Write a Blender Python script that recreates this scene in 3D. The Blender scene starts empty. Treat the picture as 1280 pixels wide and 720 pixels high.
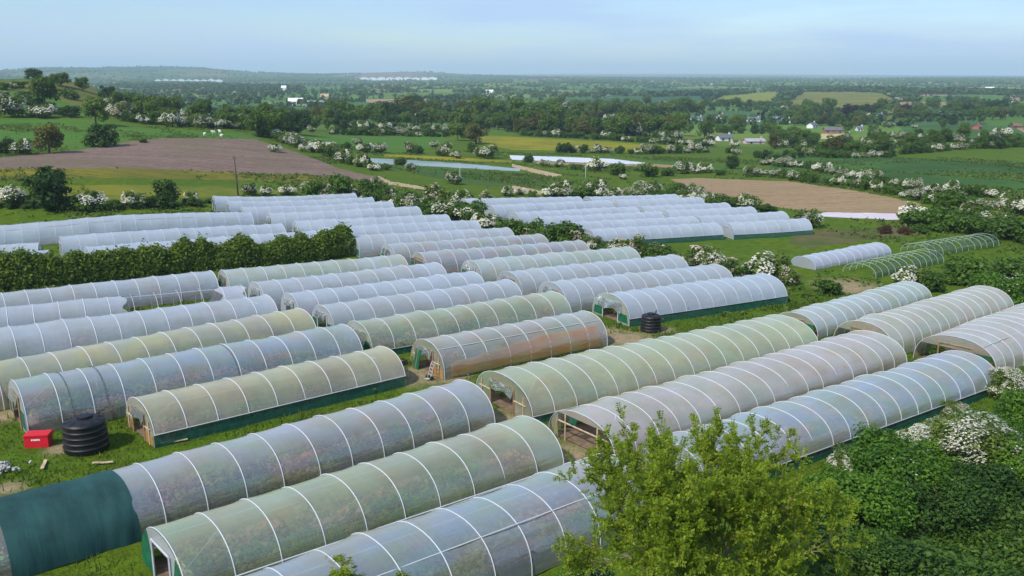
# Polytunnels on a hillside above a green valley: everything is built from code, in metres.
import bpy, math, random
import numpy as np
from mathutils import Vector, Matrix, kdtree
# ---------------- terrain ----------------
CAM_H=22.0
SLOPE=.025
def _base(x,y):
    d=np.hypot(x,y)
    f=np.clip((420-d)/260,0,1); f=f*f*(3-2*f)
    return -SLOPE*x*f
def _uv(x,y):
    return np.arctan2(x,y)*2.2, np.log(np.hypot(x,y)+1.0)
class Terrain:
    def __init__(s,ctrl):
        c=np.array(ctrl,float)
        x,y,z=c.T
        u,v=_uv(x,y); s.u=u;s.v=v
        r=z-_base(x,y)
        n=len(x)
        K=s._k(u[:,None]-u[None],v[:,None]-v[None])
        M=np.zeros((n+1,n+1));M[:n,:n]=K-np.eye(n)*.004;M[:n,n]=1;M[n,:n]=1
        s.w=np.linalg.solve(M,np.append(r,0))
    @staticmethod
    def _k(du,dv): return np.sqrt(du*du+dv*dv+.012)
    def __call__(s,x,y):
        x=np.asarray(x,float);y=np.asarray(y,float);sh=x.shape
        x=x.ravel();y=y.ravel()
        u,v=_uv(x,y); out=np.empty(len(x))
        for i in range(0,len(x),40000):
            q=slice(i,i+40000)
            out[q]=s._k(u[q,None]-s.u,v[q,None]-s.v)@s.w[:-1]+s.w[-1]
        return (out+_base(x,y)).reshape(sh)
HAZE=1.3e-4
CLOUD=(4.2,5.0,6.3,1)
EXPO=0.27
CTRL=[(-3.86, 1.04, 0.1), (-9.66, 2.59, 0.24), (-21.25, 5.69, 0.53), (-43.47, 11.65, 1.09), (-77.27, 20.71, 1.93), (-111.08, 29.76, 2.78), (-135.23, 36.23, 3.38), (-3.46, 2.0, 0.09), (-8.66, 5.0, 0.22), (-19.05, 11.0, 0.48), (-38.97, 22.5, 0.97), (-69.28, 40.0, 1.73), (-99.59, 57.5, 2.49), (-121.24, 70.0, 3.03), (-2.83, 2.83, 0.07), (-7.07, 7.07, 0.18), (-15.56, 15.56, 0.39), (-31.82, 31.82, 0.8), (-56.57, 56.57, 1.41), (-81.32, 81.32, 2.03), (-98.99, 98.99, 2.47), (-2.0, 3.46, 0.05), (-5.0, 8.66, 0.12), (-11.0, 19.05, 0.27), (-22.5, 38.97, 0.56), (-40.0, 69.28, 1.0), (-57.5, 99.59, 1.44), (-70.0, 121.24, 1.75), (-1.04, 3.86, 0.03), (-2.59, 9.66, 0.06), (-5.69, 21.25, 0.14), (-11.65, 43.47, 0.29), (-20.71, 77.27, 0.52), (-29.76, 111.08, 0.74), (-36.23, 135.23, 0.91), (0.0, 4.0, -0.0), (0.0, 10.0, -0.0), (0.0, 22.0, -0.0), (0.0, 45.0, -0.0), (0.0, 80.0, -0.0), (0.0, 115.0, -0.0), (0.0, 140.0, -0.0), (1.04, 3.86, -0.03), (2.59, 9.66, -0.06), (5.69, 21.25, -0.14), (11.65, 43.47, -0.29), (20.71, 77.27, -0.52), (29.76, 111.08, -0.74), (36.23, 135.23, -0.91), (2.0, 3.46, -0.05), (5.0, 8.66, -0.12), (11.0, 19.05, -0.27), (22.5, 38.97, -0.56), (40.0, 69.28, -1.0), (57.5, 99.59, -1.44), (70.0, 121.24, -1.75), (2.83, 2.83, -0.07), (7.07, 7.07, -0.18), (15.56, 15.56, -0.39), (31.82, 31.82, -0.8), (56.57, 56.57, -1.41), (81.32, 81.32, -2.03), (98.99, 98.99, -2.47), (3.46, 2.0, -0.09), (8.66, 5.0, -0.22), (19.05, 11.0, -0.48), (38.97, 22.5, -0.97), (69.28, 40.0, -1.73), (99.59, 57.5, -2.49), (121.24, 70.0, -3.03), (3.86, 1.04, -0.1), (9.66, 2.59, -0.24), (21.25, 5.69, -0.53), (43.47, 11.65, -1.09), (77.27, 20.71, -1.93), (111.08, 29.76, -2.78), (135.23, 36.23, -3.38), (-0.0, -4.0, 0.0), (-0.0, -30.0, 0.0), (-0.0, -140.0, 0.0), (-0.0, -600.0, -8.0), (-0.0, -3000.0, -8.0), (-2.57, -3.06, 0.06), (-19.28, -22.98, 0.48), (-89.99, -107.25, 2.25), (-385.67, -459.63, -8.0), (-1928.36, -2298.13, -8.0), (-3.86, -1.04, 0.1), (-28.98, -7.76, 0.72), (-135.23, -36.23, 3.38), (-579.56, -155.29, -8.0), (-2897.78, -776.46, -8.0), (3.86, -1.04, -0.1), (28.98, -7.76, -0.72), (135.23, -36.23, -3.38), (579.56, -155.29, -8.0), (2897.78, -776.46, -8.0), (2.57, -3.06, -0.06), (19.28, -22.98, -0.48), (89.99, -107.25, -2.25), (385.67, -459.63, -8.0), (1928.36, -2298.13, -8.0), (-86.59, 152.08, 6.47), (-71.46, 167.38, 5.06), (-51.54, 180.8, 2.57), (-106.13, 186.98, 5.38), (-100.57, 212.39, 4.99), (-94.13, 242.36, 5.35), (-73.42, 259.82, 3.7), (-34.18, 191.98, 1.88), (-108.39, 200.59, 5.23), (-83.24, 277.8, 4.85), (-109.02, 252.47, 6.42), (-119.34, 233.24, 6.59), (-154.39, 274.57, 8.62), (-141.29, 298.22, 9.27), (-115.49, 298.43, 6.17), (-228.59, 410.67, 19.57), (-216.08, 428.61, 20.55), (-196.95, 426.74, 17.3), (-172.21, 394.01, 11.28), (-148.6, 360.58, 7.55), (-57.13, 269.0, 0.7), (-76.57, 361.99, -0.34), (-35.08, 282.83, -1.64), (-45.37, 367.21, -2.9), (0.0, 255.0, -2.69), (0.0, 390.0, -3.77), (31.42, 283.26, -3.67), (11.48, 214.69, -1.45), (0.0, 200.0, -0.91), (0.0, 800.0, -10.07), (0.0, 1500.0, -12.4), (0.0, 3000.0, -8.49), (-115.54, 547.95, -4.69), (-205.53, 978.65, -8.82), (-450.41, 2153.4, -9.03), (43.21, 210.61, -1.94), (63.76, 144.56, -0.02), (88.61, 154.38, 0.85), (192.04, 339.44, -3.39), (104.82, 328.69, -5.47), (107.66, 405.97, -8.37), (193.36, 610.09, -13.01), (302.8, 563.83, -10.35), (251.8, 926.39, -15.14), (342.0, 929.05, -13.64), (584.96, 1596.19, -9.16), (528.04, 1077.58, -11.94), (1096.49, 2246.71, -10.38), (450.06, 2459.15, -13.44), (101.81, 550.67, -9.6), (40.05, 377.88, -4.62), (94.32, 220.69, -1.32), (156.11, 368.28, -3.94), (-2756.39, 5886.62, 61.72), (-2407.35, 6037.77, 72.91), (-2034.2, 6173.49, 63.66), (-1739.9, 6262.81, 32.58), (-776.91, 7459.65, 44.04), (-519.75, 7481.97, 28.32), (-1345.72, 7378.28, 22.0), (901.0, 12968.74, 27.48), (2439.59, 12769.04, 27.39), (3879.82, 12407.54, 16.76), (-364.38, 655.54, 0.0), (-337.41, 669.82, -3.0), (-283.5, 640.02, -6.0), (-199.9, 523.1, -4.0), (-971.68, 1748.09, -8.0), (-1061.55, 2263.43, -8.0), (-856.73, 2348.62, -8.0), (-282.07, 854.66, -8.0), (-265.91, 387.55, 22.0), (-509.19, 742.11, 5.0), (-147.34, 201.96, 8.0), (220.35, 333.83, -7.0), (826.33, 1251.87, -12.0), (2478.98, 3755.61, -4.0), (-2186.28, 3933.21, 20.0), (-1534.97, 4016.7, -2.0), (-918.26, 4405.31, -4.0), (0.0, 4500.0, -4.0), (991.21, 4389.48, -4.0), (1822.47, 4114.44, -4.0), (0.0, 9000.0, -2.0), (1982.42, 8778.95, -2.0), (3644.94, 8228.88, -2.0), (4372.57, 7866.43, -2.0), (-4246.2, 9053.72, 30.0), (-1207.04, 9926.89, 10.0), (6315.93, 11362.61, 5.0), (-2652.76, 12726.46, 5.0)]
FIELDS=[
('ploughed_field','ploughed',[(-103.4,166.3),(-103.0,169.3),(-103.1,173.4),(-103.8,178.5),(-104.4,183.9),(-104.6,188.4),(-104.4,192.4),(-104.0,196.1),(-103.3,199.6),(-102.5,203.0),(-101.1,206.7),(-99.6,210.3),(-99.4,216.1),(-99.1,222.0),(-98.0,227.4),(-96.9,233.4),(-95.5,237.6),(-94.1,242.2),(-91.3,244.3),(-88.5,246.5),(-85.7,248.9),(-83.1,250.3),(-80.6,252.1),(-78.2,254.6),(-76.0,257.8),(-74.0,261.9),(-65.8,252.0),(-57.4,240.1),(-48.2,221.5),(-39.2,200.1),(-32.9,189.5),(-29.9,186.5),(-27.1,183.9),(-23.9,178.7),(-26.6,175.5),(-30.1,177.5),(-33.7,179.9),(-36.7,181.0),(-39.8,182.2),(-42.6,182.3),(-45.4,182.2),(-48.5,181.7),(-51.5,180.7),(-53.9,180.1),(-56.2,179.2),(-58.3,178.1),(-60.4,176.8),(-62.5,175.4),(-64.3,173.7),(-66.1,172.0),(-67.9,170.4),(-69.7,168.9),(-71.6,167.7),(-73.0,165.9),(-74.4,164.3),(-75.9,162.8),(-77.3,161.4),(-78.6,159.9),(-79.9,158.4),(-81.2,156.9),(-82.5,155.5),(-83.9,154.3),(-85.4,153.4),(-87.0,152.8),(-88.7,152.3),(-90.7,152.1),(-92.7,152.1),(-94.9,152.3)]),
('flower_strip','flowers',[(-94.9,152.3),(-92.7,152.1),(-90.7,152.1),(-88.7,152.3),(-87.0,152.8),(-85.4,153.4),(-83.9,154.3),(-82.5,155.5),(-81.2,156.9),(-79.9,158.4),(-78.6,159.9),(-77.3,161.4),(-75.9,162.8),(-74.4,164.3),(-73.0,165.9),(-71.6,167.7),(-69.7,168.9),(-67.9,170.4),(-66.1,172.0),(-64.3,173.7),(-62.5,175.4),(-60.4,176.8),(-58.3,178.1),(-56.2,179.2),(-53.9,180.1),(-51.5,180.7),(-49.3,181.4),(-47.0,181.9),(-44.6,182.1),(-42.2,182.2),(-39.8,182.2),(-36.7,181.0),(-33.7,179.9),(-30.6,171.2),(-33.0,171.1),(-35.4,171.2),(-37.8,171.3),(-40.2,171.4),(-42.6,171.4),(-45.0,171.2),(-47.3,170.9),(-49.2,170.1),(-51.1,169.1),(-52.8,168.0),(-54.5,166.6),(-56.1,165.2),(-57.7,163.7),(-59.2,162.2),(-60.7,160.7),(-62.2,159.3),(-63.6,158.0),(-65.1,156.8),(-66.6,155.7),(-68.0,154.2),(-69.4,152.8),(-70.8,151.6),(-72.2,150.3),(-73.5,149.2),(-74.9,148.0),(-76.3,147.0),(-77.7,146.0),(-79.1,145.1),(-80.6,144.4),(-82.1,143.8),(-83.7,143.2),(-85.4,142.8),(-87.1,142.5),(-88.9,142.4)]),
('flower_strip','flowers2',[(-86.3,137.8),(-84.7,138.3),(-83.1,138.8),(-81.6,139.4),(-80.1,140.0),(-78.5,140.5),(-77.0,141.1),(-75.6,141.8),(-74.1,142.5),(-72.6,143.3),(-71.2,144.1),(-69.7,144.9),(-68.2,145.8),(-66.8,146.8),(-65.3,147.9),(-63.9,149.0),(-62.4,150.0),(-61.0,151.1),(-59.5,152.3),(-58.1,153.6),(-56.7,155.0),(-55.2,156.4),(-53.7,157.8),(-52.2,159.2),(-50.6,160.5),(-48.9,161.7),(-47.2,162.8),(-45.3,163.7),(-42.3,160.4),(-39.4,157.1),(-41.2,155.9),(-42.9,154.5),(-44.5,153.0),(-46.1,151.3),(-47.6,149.6),(-49.0,147.8),(-50.4,146.0),(-51.7,144.3),(-53.1,142.7),(-54.4,141.2),(-55.8,139.8),(-57.1,138.5),(-58.6,137.6),(-60.2,136.9),(-61.7,136.2),(-63.3,135.7),(-64.9,135.2),(-66.5,134.7),(-68.1,134.4),(-69.7,134.0),(-71.3,133.6),(-72.9,133.3),(-74.5,132.9),(-76.1,132.5),(-77.6,132.1),(-79.2,131.7),(-80.7,131.4),(-82.3,131.0)]),
('upper_pasture','olive',[(-1937.5,3183.7),(-1865.5,3131.9),(-235.9,404.9),(-226.0,396.7),(-218.0,391.6),(-215.6,396.6),(-212.6,400.8),(-210.3,406.5),(-211.3,419.0),(-201.5,413.7),(-1380.7,2937.4),(-175.9,389.0),(-163.3,370.2),(-145.7,339.1),(-133.9,324.5),(-121.5,307.3),(-125.9,304.9),(-130.0,302.1),(-139.1,310.8),(-148.3,319.1),(-158.5,331.3),(-168.0,341.1),(-177.1,349.7),(-184.5,352.4),(-192.8,356.6),(-195.9,353.4),(-199.2,350.4),(-202.3,347.4),(-205.3,344.3),(-208.1,341.2)]),
('upper_pasture','pasture',[(-205.0,335.9),(-202.1,338.9),(-199.2,342.0),(-196.2,345.0),(-193.1,348.0),(-190.0,351.3),(-181.9,347.4),(-174.6,344.6),(-165.0,337.0),(-155.1,328.1),(-132.6,290.2),(-135.9,289.3),(-139.6,289.1),(-145.1,291.8),(-150.7,294.6),(-156.2,297.0),(-159.6,296.4),(-162.9,295.6),(-165.9,294.5),(-168.8,293.1),(-171.4,291.4),(-173.9,289.5),(-176.2,287.4)]),
('sheep_pasture','pasture',[(-161.5,262.6),(-160.4,266.6),(-159.1,270.3),(-157.4,273.6),(-155.4,276.5),(-153.0,278.8),(-150.3,280.6),(-147.5,282.2),(-144.6,283.8),(-140.4,282.5),(-136.5,281.5),(-132.8,281.0),(-129.4,281.0),(-126.2,281.6),(-120.8,278.4),(-115.4,275.0),(-109.8,271.0),(-106.7,271.7),(-103.5,271.9),(-100.0,271.7),(-96.5,271.1),(-92.9,270.5),(-89.5,270.2),(-86.3,270.6),(-83.4,272.0),(-80.9,274.6),(-78.6,278.7),(-73.4,263.8),(-75.6,259.5),(-78.0,256.2),(-80.7,253.9),(-83.5,252.2),(-86.4,251.1),(-89.2,248.7),(-92.1,246.5),(-94.9,244.3),(-96.2,239.6),(-97.6,235.2),(-98.3,228.8),(-99.1,223.0),(-99.8,217.4),(-100.4,211.9),(-101.9,208.4),(-103.4,204.7),(-104.2,201.4),(-105.0,198.0),(-105.5,194.5),(-105.8,190.6),(-105.8,186.4),(-105.4,181.3),(-104.8,176.2),(-104.4,171.8),(-104.6,168.3),(-124.0,200.2),(-141.3,228.9)]),
('pasture','pasture',[(-71.6,300.7),(-70.9,315.3),(-69.9,330.1),(-68.4,344.9),(-66.6,359.7),(-62.7,365.3),(-58.6,369.9),(-54.1,373.4),(-49.4,375.8),(-44.5,377.1),(-39.4,377.2),(-34.3,376.5),(-29.1,375.1),(-23.7,344.5),(-26.6,327.5),(-29.2,310.9),(-31.3,294.8),(-34.6,279.1),(-37.8,277.2),(-40.9,275.1),(-44.0,272.6),(-46.9,269.9),(-49.6,266.7),(-54.8,272.0),(-59.7,275.5)]),
('pasture','pasture2',[(-91.6,433.9),(-90.2,459.1),(-87.7,482.5),(-84.6,506.4),(-76.9,501.8),(-69.4,497.9),(-62.1,494.3),(-54.9,490.8),(-47.8,487.4),(-40.7,483.7),(-33.8,479.9),(-25.5,445.2),(-18.3,415.1),(-23.9,407.1),(-29.3,399.4),(-34.5,391.6),(-39.5,391.5),(-44.3,390.7),(-49.0,389.1),(-53.6,386.5),(-57.9,383.0),(-62.0,378.4),(-65.7,372.9),(-77.2,398.1)]),
('buttercup_meadow','yellow',[(-19.4,401.0),(-12.8,395.1),(-6.3,389.4),(0.0,384.2),(4.8,381.0),(9.5,378.3),(14.2,375.8),(18.8,373.5),(23.4,371.5),(28.0,369.7),(32.5,368.2),(37.4,366.0),(42.3,364.4),(47.3,363.4),(52.2,362.7),(57.2,362.1),(62.1,361.6),(67.0,360.9),(54.0,320.6),(49.6,319.2),(45.3,317.9),(41.0,316.8),(36.8,315.8),(32.6,315.0),(28.5,314.3),(24.4,313.8),(20.3,313.5),(16.2,313.2),(12.2,313.1),(8.1,313.0),(4.0,312.9),(0.0,312.8),(-4.6,323.0),(-9.5,334.1),(-14.7,346.4)]),
('buttercup_meadow','yellow',[(-38.1,268.7),(-34.5,270.0),(-30.8,271.1),(-27.0,271.9),(-23.2,272.5),(-19.4,272.9),(-15.4,272.1),(-11.6,271.2),(-7.7,270.1),(-3.8,268.8),(0.0,267.1),(0.0,257.9),(-3.7,258.6),(-7.4,258.8),(-11.0,258.6),(-14.7,258.2),(-18.3,257.6),(-21.9,257.5),(-25.6,257.3),(-29.2,256.9),(-32.8,256.4),(-36.3,255.8)]),
('distant_soil_field','pinksoil',[(-197.6,1189.7),(-182.8,1206.7),(-167.6,1224.2),(-152.0,1242.2),(-133.9,1246.0),(-115.8,1250.0),(-101.7,1056.8),(-114.0,1042.2),(-125.9,1028.0),(-137.5,1014.2),(-148.9,1000.9)]),
('netted_crop_field','net',[(-38.7,245.4),(-35.8,246.5),(-32.7,247.5),(-29.7,248.4),(-26.5,249.1),(-23.0,248.9),(-19.4,248.6),(-15.9,248.2),(-12.3,247.6),(-8.8,246.7),(-5.1,243.8),(-1.4,240.3),(2.1,236.3),(2.0,227.1),(-1.0,228.6),(-4.1,229.7),(-7.2,230.3),(-10.3,230.5),(-13.3,230.3),(-16.4,229.9),(-19.5,228.9),(-22.5,227.6),(-25.5,226.2),(-28.5,224.6),(-31.4,223.0),(-34.2,221.3)]),
('plastic_mulch_strip','plastic',[(-1.0,288.7),(3.1,288.2),(7.1,287.5),(11.2,286.7),(15.2,285.9),(19.3,284.7),(23.3,283.6),(27.3,282.5),(31.2,281.5),(35.4,274.2),(39.3,266.8),(34.6,259.3),(30.5,260.5),(26.4,261.8),(22.2,263.1),(18.6,264.6),(15.0,266.2),(11.3,267.8),(7.6,269.4),(3.8,270.7),(0.0,271.8)]),
('soil_strip','soil',[(0.0,268.7),(3.8,267.8),(7.5,266.6),(11.2,265.1),(14.8,263.7),(18.4,262.2),(22.0,260.8),(26.1,259.5),(30.2,258.2),(34.3,257.0),(39.1,265.1),(42.1,262.5),(45.1,259.8),(48.0,257.0),(43.1,248.4),(39.8,248.7),(36.5,249.0),(33.2,249.3),(29.9,249.5),(26.6,249.7),(23.2,250.8),(19.7,252.1),(16.2,253.5),(12.7,255.0),(9.1,256.6),(4.7,262.9)]),
('crop_field','darkgreen',[(-30.9,216.9),(-28.0,218.6),(-25.1,220.2),(-22.1,221.6),(-19.0,222.9),(-15.9,223.9),(-13.0,224.4),(-10.0,224.6),(-7.0,224.4),(-4.0,223.8),(-1.0,222.8),(2.0,221.4),(5.7,214.2),(9.3,207.8),(6.5,182.4),(3.9,183.0),(1.3,183.5),(-1.3,183.8),(-3.9,183.9),(-6.6,183.9),(-9.2,186.5),(-11.8,189.0),(-14.5,191.4),(-17.3,193.8),(-20.3,198.6),(-23.6,203.8),(-27.1,209.8)]),
('dirt_track','dirt',[(0.0,254.7),(3.5,244.6),(6.7,234.0),(9.6,223.9),(12.3,215.1),(9.4,210.0),(7.0,217.5),(4.4,226.1),(0.0,243.6)]),
('dirt_track','dirt',[(-28.4,187.8),(-23.9,178.7),(-21.5,177.2),(-19.1,175.6),(-16.8,174.0),(-14.4,171.5),(-12.1,168.9),(-13.2,167.1),(-15.7,169.1),(-18.3,171.0),(-21.3,172.7),(-24.3,174.3)]),
('dirt_track','dirt',[(0.0,187.0),(4.1,181.8),(7.7,171.4),(5.1,172.1),(2.6,172.7),(0.0,173.2)]),
('dirt_track','dirt',[(18.2,184.9),(21.4,184.2),(24.6,183.3),(25.1,175.1),(22.2,175.0),(19.3,174.9),(16.4,174.7)]),
('bare_soil_field','soil',[(36.9,210.1),(40.4,212.1),(43.9,214.0),(46.5,212.7),(49.0,211.4),(51.5,209.9),(53.9,208.3),(56.2,206.6),(58.5,204.9),(62.4,202.7),(63.5,197.7),(64.6,192.9),(65.6,188.3),(66.6,183.9),(67.5,179.6),(68.1,174.2),(68.7,169.1),(69.3,164.5),(69.6,160.4),(70.1,156.8),(70.6,153.5),(66.3,147.4),(62.6,144.8),(61.0,145.4),(59.4,146.1),(57.8,146.8),(56.2,147.6),(54.6,148.4),(53.0,149.2),(51.2,151.3),(49.2,153.4),(47.7,156.1),(46.2,158.9),(44.6,161.8),(42.8,164.6),(41.6,168.8),(40.3,173.1),(39.0,177.6),(37.6,191.3)]),
('plastic_mulch_strip','lilac',[(52.3,149.1),(52.9,148.9),(54.5,148.1),(56.1,147.3),(57.7,146.5),(59.3,145.8),(60.8,145.1),(62.4,144.5),(60.7,139.2),(59.1,139.8),(57.6,140.6),(56.0,141.4),(54.4,142.3),(52.9,143.2),(51.3,144.2),(50.4,147.2)]),
('green_field','deep',[(67.6,237.3),(69.1,230.7),(70.6,224.2),(71.9,218.1),(71.6,207.6),(71.3,198.1),(71.1,189.4),(71.5,183.2),(71.9,177.4),(72.4,172.0),(72.6,167.2),(73.0,162.9),(73.4,159.0),(73.9,155.5),(75.2,153.6),(76.4,152.0),(77.7,150.4),(79.0,149.0),(84.2,156.6),(83.3,159.0),(82.5,161.6),(81.8,164.6),(81.1,167.9),(80.5,171.4),(79.9,175.2),(79.8,180.4),(79.7,185.9),(79.6,191.8),(79.6,198.2),(79.5,204.9),(79.4,212.1),(79.8,221.2),(80.3,231.2),(80.8,242.1),(81.3,254.0),(79.9,262.6),(78.4,271.6)]),
('green_field','deep2',[(97.6,333.9),(100.5,328.8),(103.1,323.1),(105.3,317.0),(107.4,310.8),(109.4,304.8),(111.4,299.2),(113.2,293.1),(115.1,287.6),(117.1,282.6),(119.2,278.3),(121.4,274.4),(123.7,271.1),(126.1,268.2),(128.7,266.5),(131.3,265.1),(134.2,264.0),(137.1,263.3),(140.2,262.9),(143.5,262.9),(147.0,263.2),(150.7,263.8),(154.6,264.7),(158.7,266.0),(163.0,267.6),(167.6,269.5),(136.1,218.0),(110.0,175.5),(106.2,173.0),(102.5,170.6),(99.2,168.7),(96.2,167.1),(93.5,166.1),(91.1,165.7),(88.9,165.6),(87.8,167.8),(86.8,170.2),(85.8,172.8),(84.8,175.6),(83.8,178.6),(82.8,181.7),(83.0,187.7),(83.2,194.1),(83.4,201.0),(83.6,208.4),(83.8,216.3),(84.0,224.7),(84.4,234.3),(84.9,244.8),(85.4,256.1),(85.9,268.6),(85.3,280.5),(84.5,293.0)]),
('green_field','deep',[(37.9,284.9),(41.6,284.3),(45.3,283.6),(48.9,282.8),(52.6,282.0),(55.8,275.4),(58.9,268.6),(61.6,261.7),(64.1,254.5),(66.4,247.4),(68.4,240.3),(66.0,231.5),(63.9,236.2),(61.7,240.9),(59.4,245.5),(56.9,250.0),(54.3,254.5),(51.5,257.5),(48.6,260.3),(45.6,263.1),(42.5,265.8),(40.3,275.4)]),
('yellow_green_field','gold',[(521.4,1637.0),(550.0,1644.3),(580.5,1656.6),(614.3,1676.5),(627.2,1633.8),(642.8,1601.6),(525.0,1254.0),(445.6,1088.0),(366.8,940.7),(342.1,918.4),(318.9,897.9),(318.2,928.3),(317.1,959.8),(315.4,991.8),(313.1,1024.3),(310.1,1057.4),(388.8,1271.0)]),
('yellow_green_field','lime',[(233.9,1113.6),(344.2,1487.2),(384.6,1554.9),(429.6,1631.9),(481.5,1724.6),(488.9,1667.4),(496.2,1615.5),(377.0,1293.5),(301.9,1095.1),(283.1,1086.9),(264.1,1077.5),(249.3,1095.5)]),
('teal_crop_field','teal',[(44.5,1272.6),(63.1,1295.7),(82.3,1318.3),(102.1,1340.5),(122.4,1362.2),(143.3,1383.3),(164.7,1403.9),(186.6,1423.9),(209.0,1442.7),(231.8,1460.7),(254.9,1477.9),(278.4,1494.2),(302.1,1509.6),(326.0,1524.1),(242.6,1195.4),(202.7,1061.9),(190.1,1064.3),(177.4,1066.5),(164.6,1068.4),(151.8,1070.2),(138.8,1071.7),(125.9,1073.1),(112.9,1074.4),(99.5,1072.2),(86.1,1069.9),(72.9,1067.3),(59.6,1064.6),(46.5,1061.8)]),
('teal_crop_field','teal',[(345.1,2198.9),(381.8,2237.9),(419.1,2273.8),(456.3,2304.7),(493.3,2330.2),(529.9,2351.4),(566.6,2370.0),(603.5,2387.8),(501.0,1883.2),(455.8,1801.6),(415.3,1730.7),(378.5,1668.2),(344.7,1611.8),(319.9,1597.4),(295.2,1582.0),(270.9,1565.8),(246.8,1548.7),(223.1,1530.8),(199.7,1512.2),(176.8,1492.9),(154.4,1473.1),(188.5,1599.7),(229.5,1752.9),(280.3,1947.3)]),
('green_field','pasture2',[(0.0,4130.8),(56.3,4175.7),(113.8,4220.4),(172.5,4264.7),(232.4,4309.3),(183.6,3516.2),(134.9,3444.1),(88.1,3372.2),(43.1,3302.2),(0.0,3236.5)]),
('green_field','pasture2',[(-235.3,1586.0),(-218.6,1615.8),(-201.2,1646.6),(-183.0,1678.2),(-164.2,1710.7),(-144.5,1744.0),(-124.1,1778.0),(-94.8,1715.2),(-67.5,1656.9),(-42.0,1602.2),(-62.5,1533.5),(-81.2,1468.1),(-98.2,1405.8),(-117.2,1397.2),(-135.8,1388.7),(-154.3,1380.2),(-172.6,1372.0),(-190.6,1363.9)]),
('rough_field','olive2',[(40.3,920.7),(57.4,936.8),(75.1,952.8),(88.0,947.6),(100.8,942.7),(113.4,938.1),(126.0,933.6),(138.5,929.3),(98.9,750.7),(88.3,739.3),(78.0,728.0),(68.0,716.8),(58.3,705.9),(48.8,695.2),(45.5,798.0)]),
('pasture','pasture',[(368.3,940.2),(388.1,955.7),(408.8,972.4),(362.9,858.5),(338.5,848.2)]),
('pasture','pasture',[(409.6,885.0),(427.0,894.9),(444.9,905.5),(463.5,916.7),(401.5,790.1),(387.1,781.6),(373.2,773.5),(359.7,765.8)]),
('pasture','deep2',[(254.6,596.4),(265.4,603.1),(276.5,610.1),(287.8,617.3),(299.6,624.9),(311.7,632.9),(311.8,617.5),(311.9,602.8),(312.0,588.9),(312.2,575.8),(312.6,563.6),(251.8,438.9),(236.6,422.0),(218.7,399.6),(196.5,367.8),(182.8,350.7),(179.6,353.8),(177.2,358.3),(175.3,364.3),(174.3,372.4),(174.5,383.9),(176.3,399.5)]),
('pasture','pasture',[(367.7,711.9),(384.0,724.6),(401.0,737.8),(418.6,751.6),(437.0,766.0),(424.0,726.1),(411.6,689.0),(372.0,636.2),(335.8,587.0),(328.7,591.4),(321.9,596.4),(315.2,602.1)]),
('pasture','pasture',[(565.8,1321.7),(598.1,1353.2),(633.2,1388.9),(671.4,1429.2),(713.2,1474.6),(758.8,1525.0),(757.2,1476.6),(756.1,1432.0),(755.3,1390.3),(638.0,1196.2),(619.8,1189.9),(601.9,1184.0),(584.5,1178.5),(567.3,1173.5),(550.6,1169.0),(534.2,1165.1),(518.1,1161.6)]),
('pasture','pasture2',[(822.0,2005.9),(874.1,2067.3),(927.8,2128.7),(982.9,2189.7),(1039.0,2249.4),(1061.5,2228.0),(1083.1,2206.1),(1103.8,2183.5),(904.0,1818.3),(870.5,1798.3),(837.1,1777.3),(803.9,1755.5),(771.1,1733.2),(738.7,1710.7),(707.1,1688.5)]),
('stubble_field','tan',[(174.8,512.4),(182.5,500.0),(153.4,417.6),(151.6,428.6),(148.9,438.1)]),
('pasture','pasture',[(15.1,574.0),(22.8,588.3),(30.7,603.1),(39.1,618.4),(47.9,634.4),(57.2,651.1),(61.5,608.4),(65.2,570.0),(51.8,535.4),(39.9,503.4),(32.4,501.3),(24.9,499.5),(17.5,498.1)]),
('rough_ground','brownweed',[(42.2,131.4),(44.2,131.7),(46.3,132.1),(48.3,132.5),(50.4,132.9),(52.2,133.1),(53.9,133.3),(55.7,133.5),(57.5,133.8),(59.4,134.2),(60.0,131.3),(60.6,128.8),(58.5,127.8),(56.5,126.9),(54.5,126.0),(52.6,125.1),(50.7,124.3),(48.5,123.1),(46.3,122.0),(44.1,121.0),(42.0,119.9),(39.9,118.8),(38.1,121.9)])]
ROWS=['in the boundary hedge below the ploughed field', 'behind the middle polytunnel rows', 'between the middle rows and far block', 'on the rough bank behind the right polytunnels', 'in the rough beyond the bare hoops', 'behind the far block of polytunnels', 'in the hedge above the bare brown field', 'in the short row above the bare field hedge', 'in the upper row past the bare field', 'in the row bordering the bare field', 'in the hedge across the green valley field', 'in the hedge at the valley right edge', 'on the grassy hill at the left', 'in the hawthorn row down the left hill', 'in the dark hedge across the left hill', 'at the foot of the left hill', 'in fields behind the ploughed field', 'in the hawthorn row below the wood', 'in the hedge across the middle pasture', 'in the hawthorns at the wood edge', 'in the wood beyond the small fields', 'in the tall hedge right of the wood', 'in the copse left of the houses', 'in the hedge below the copse', 'around the valley houses', 'in the hedges around the valley houses', 'in the hedge beside the yellow green field', 'in the hedge beyond the yellow green field', 'in the hedgerow beyond the teal field', 'in the hedgerow at the right of the valley', 'on the overgrown bank at the front right', 'in the hedges below the village', 'along the right edge of the ploughed field']
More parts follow.
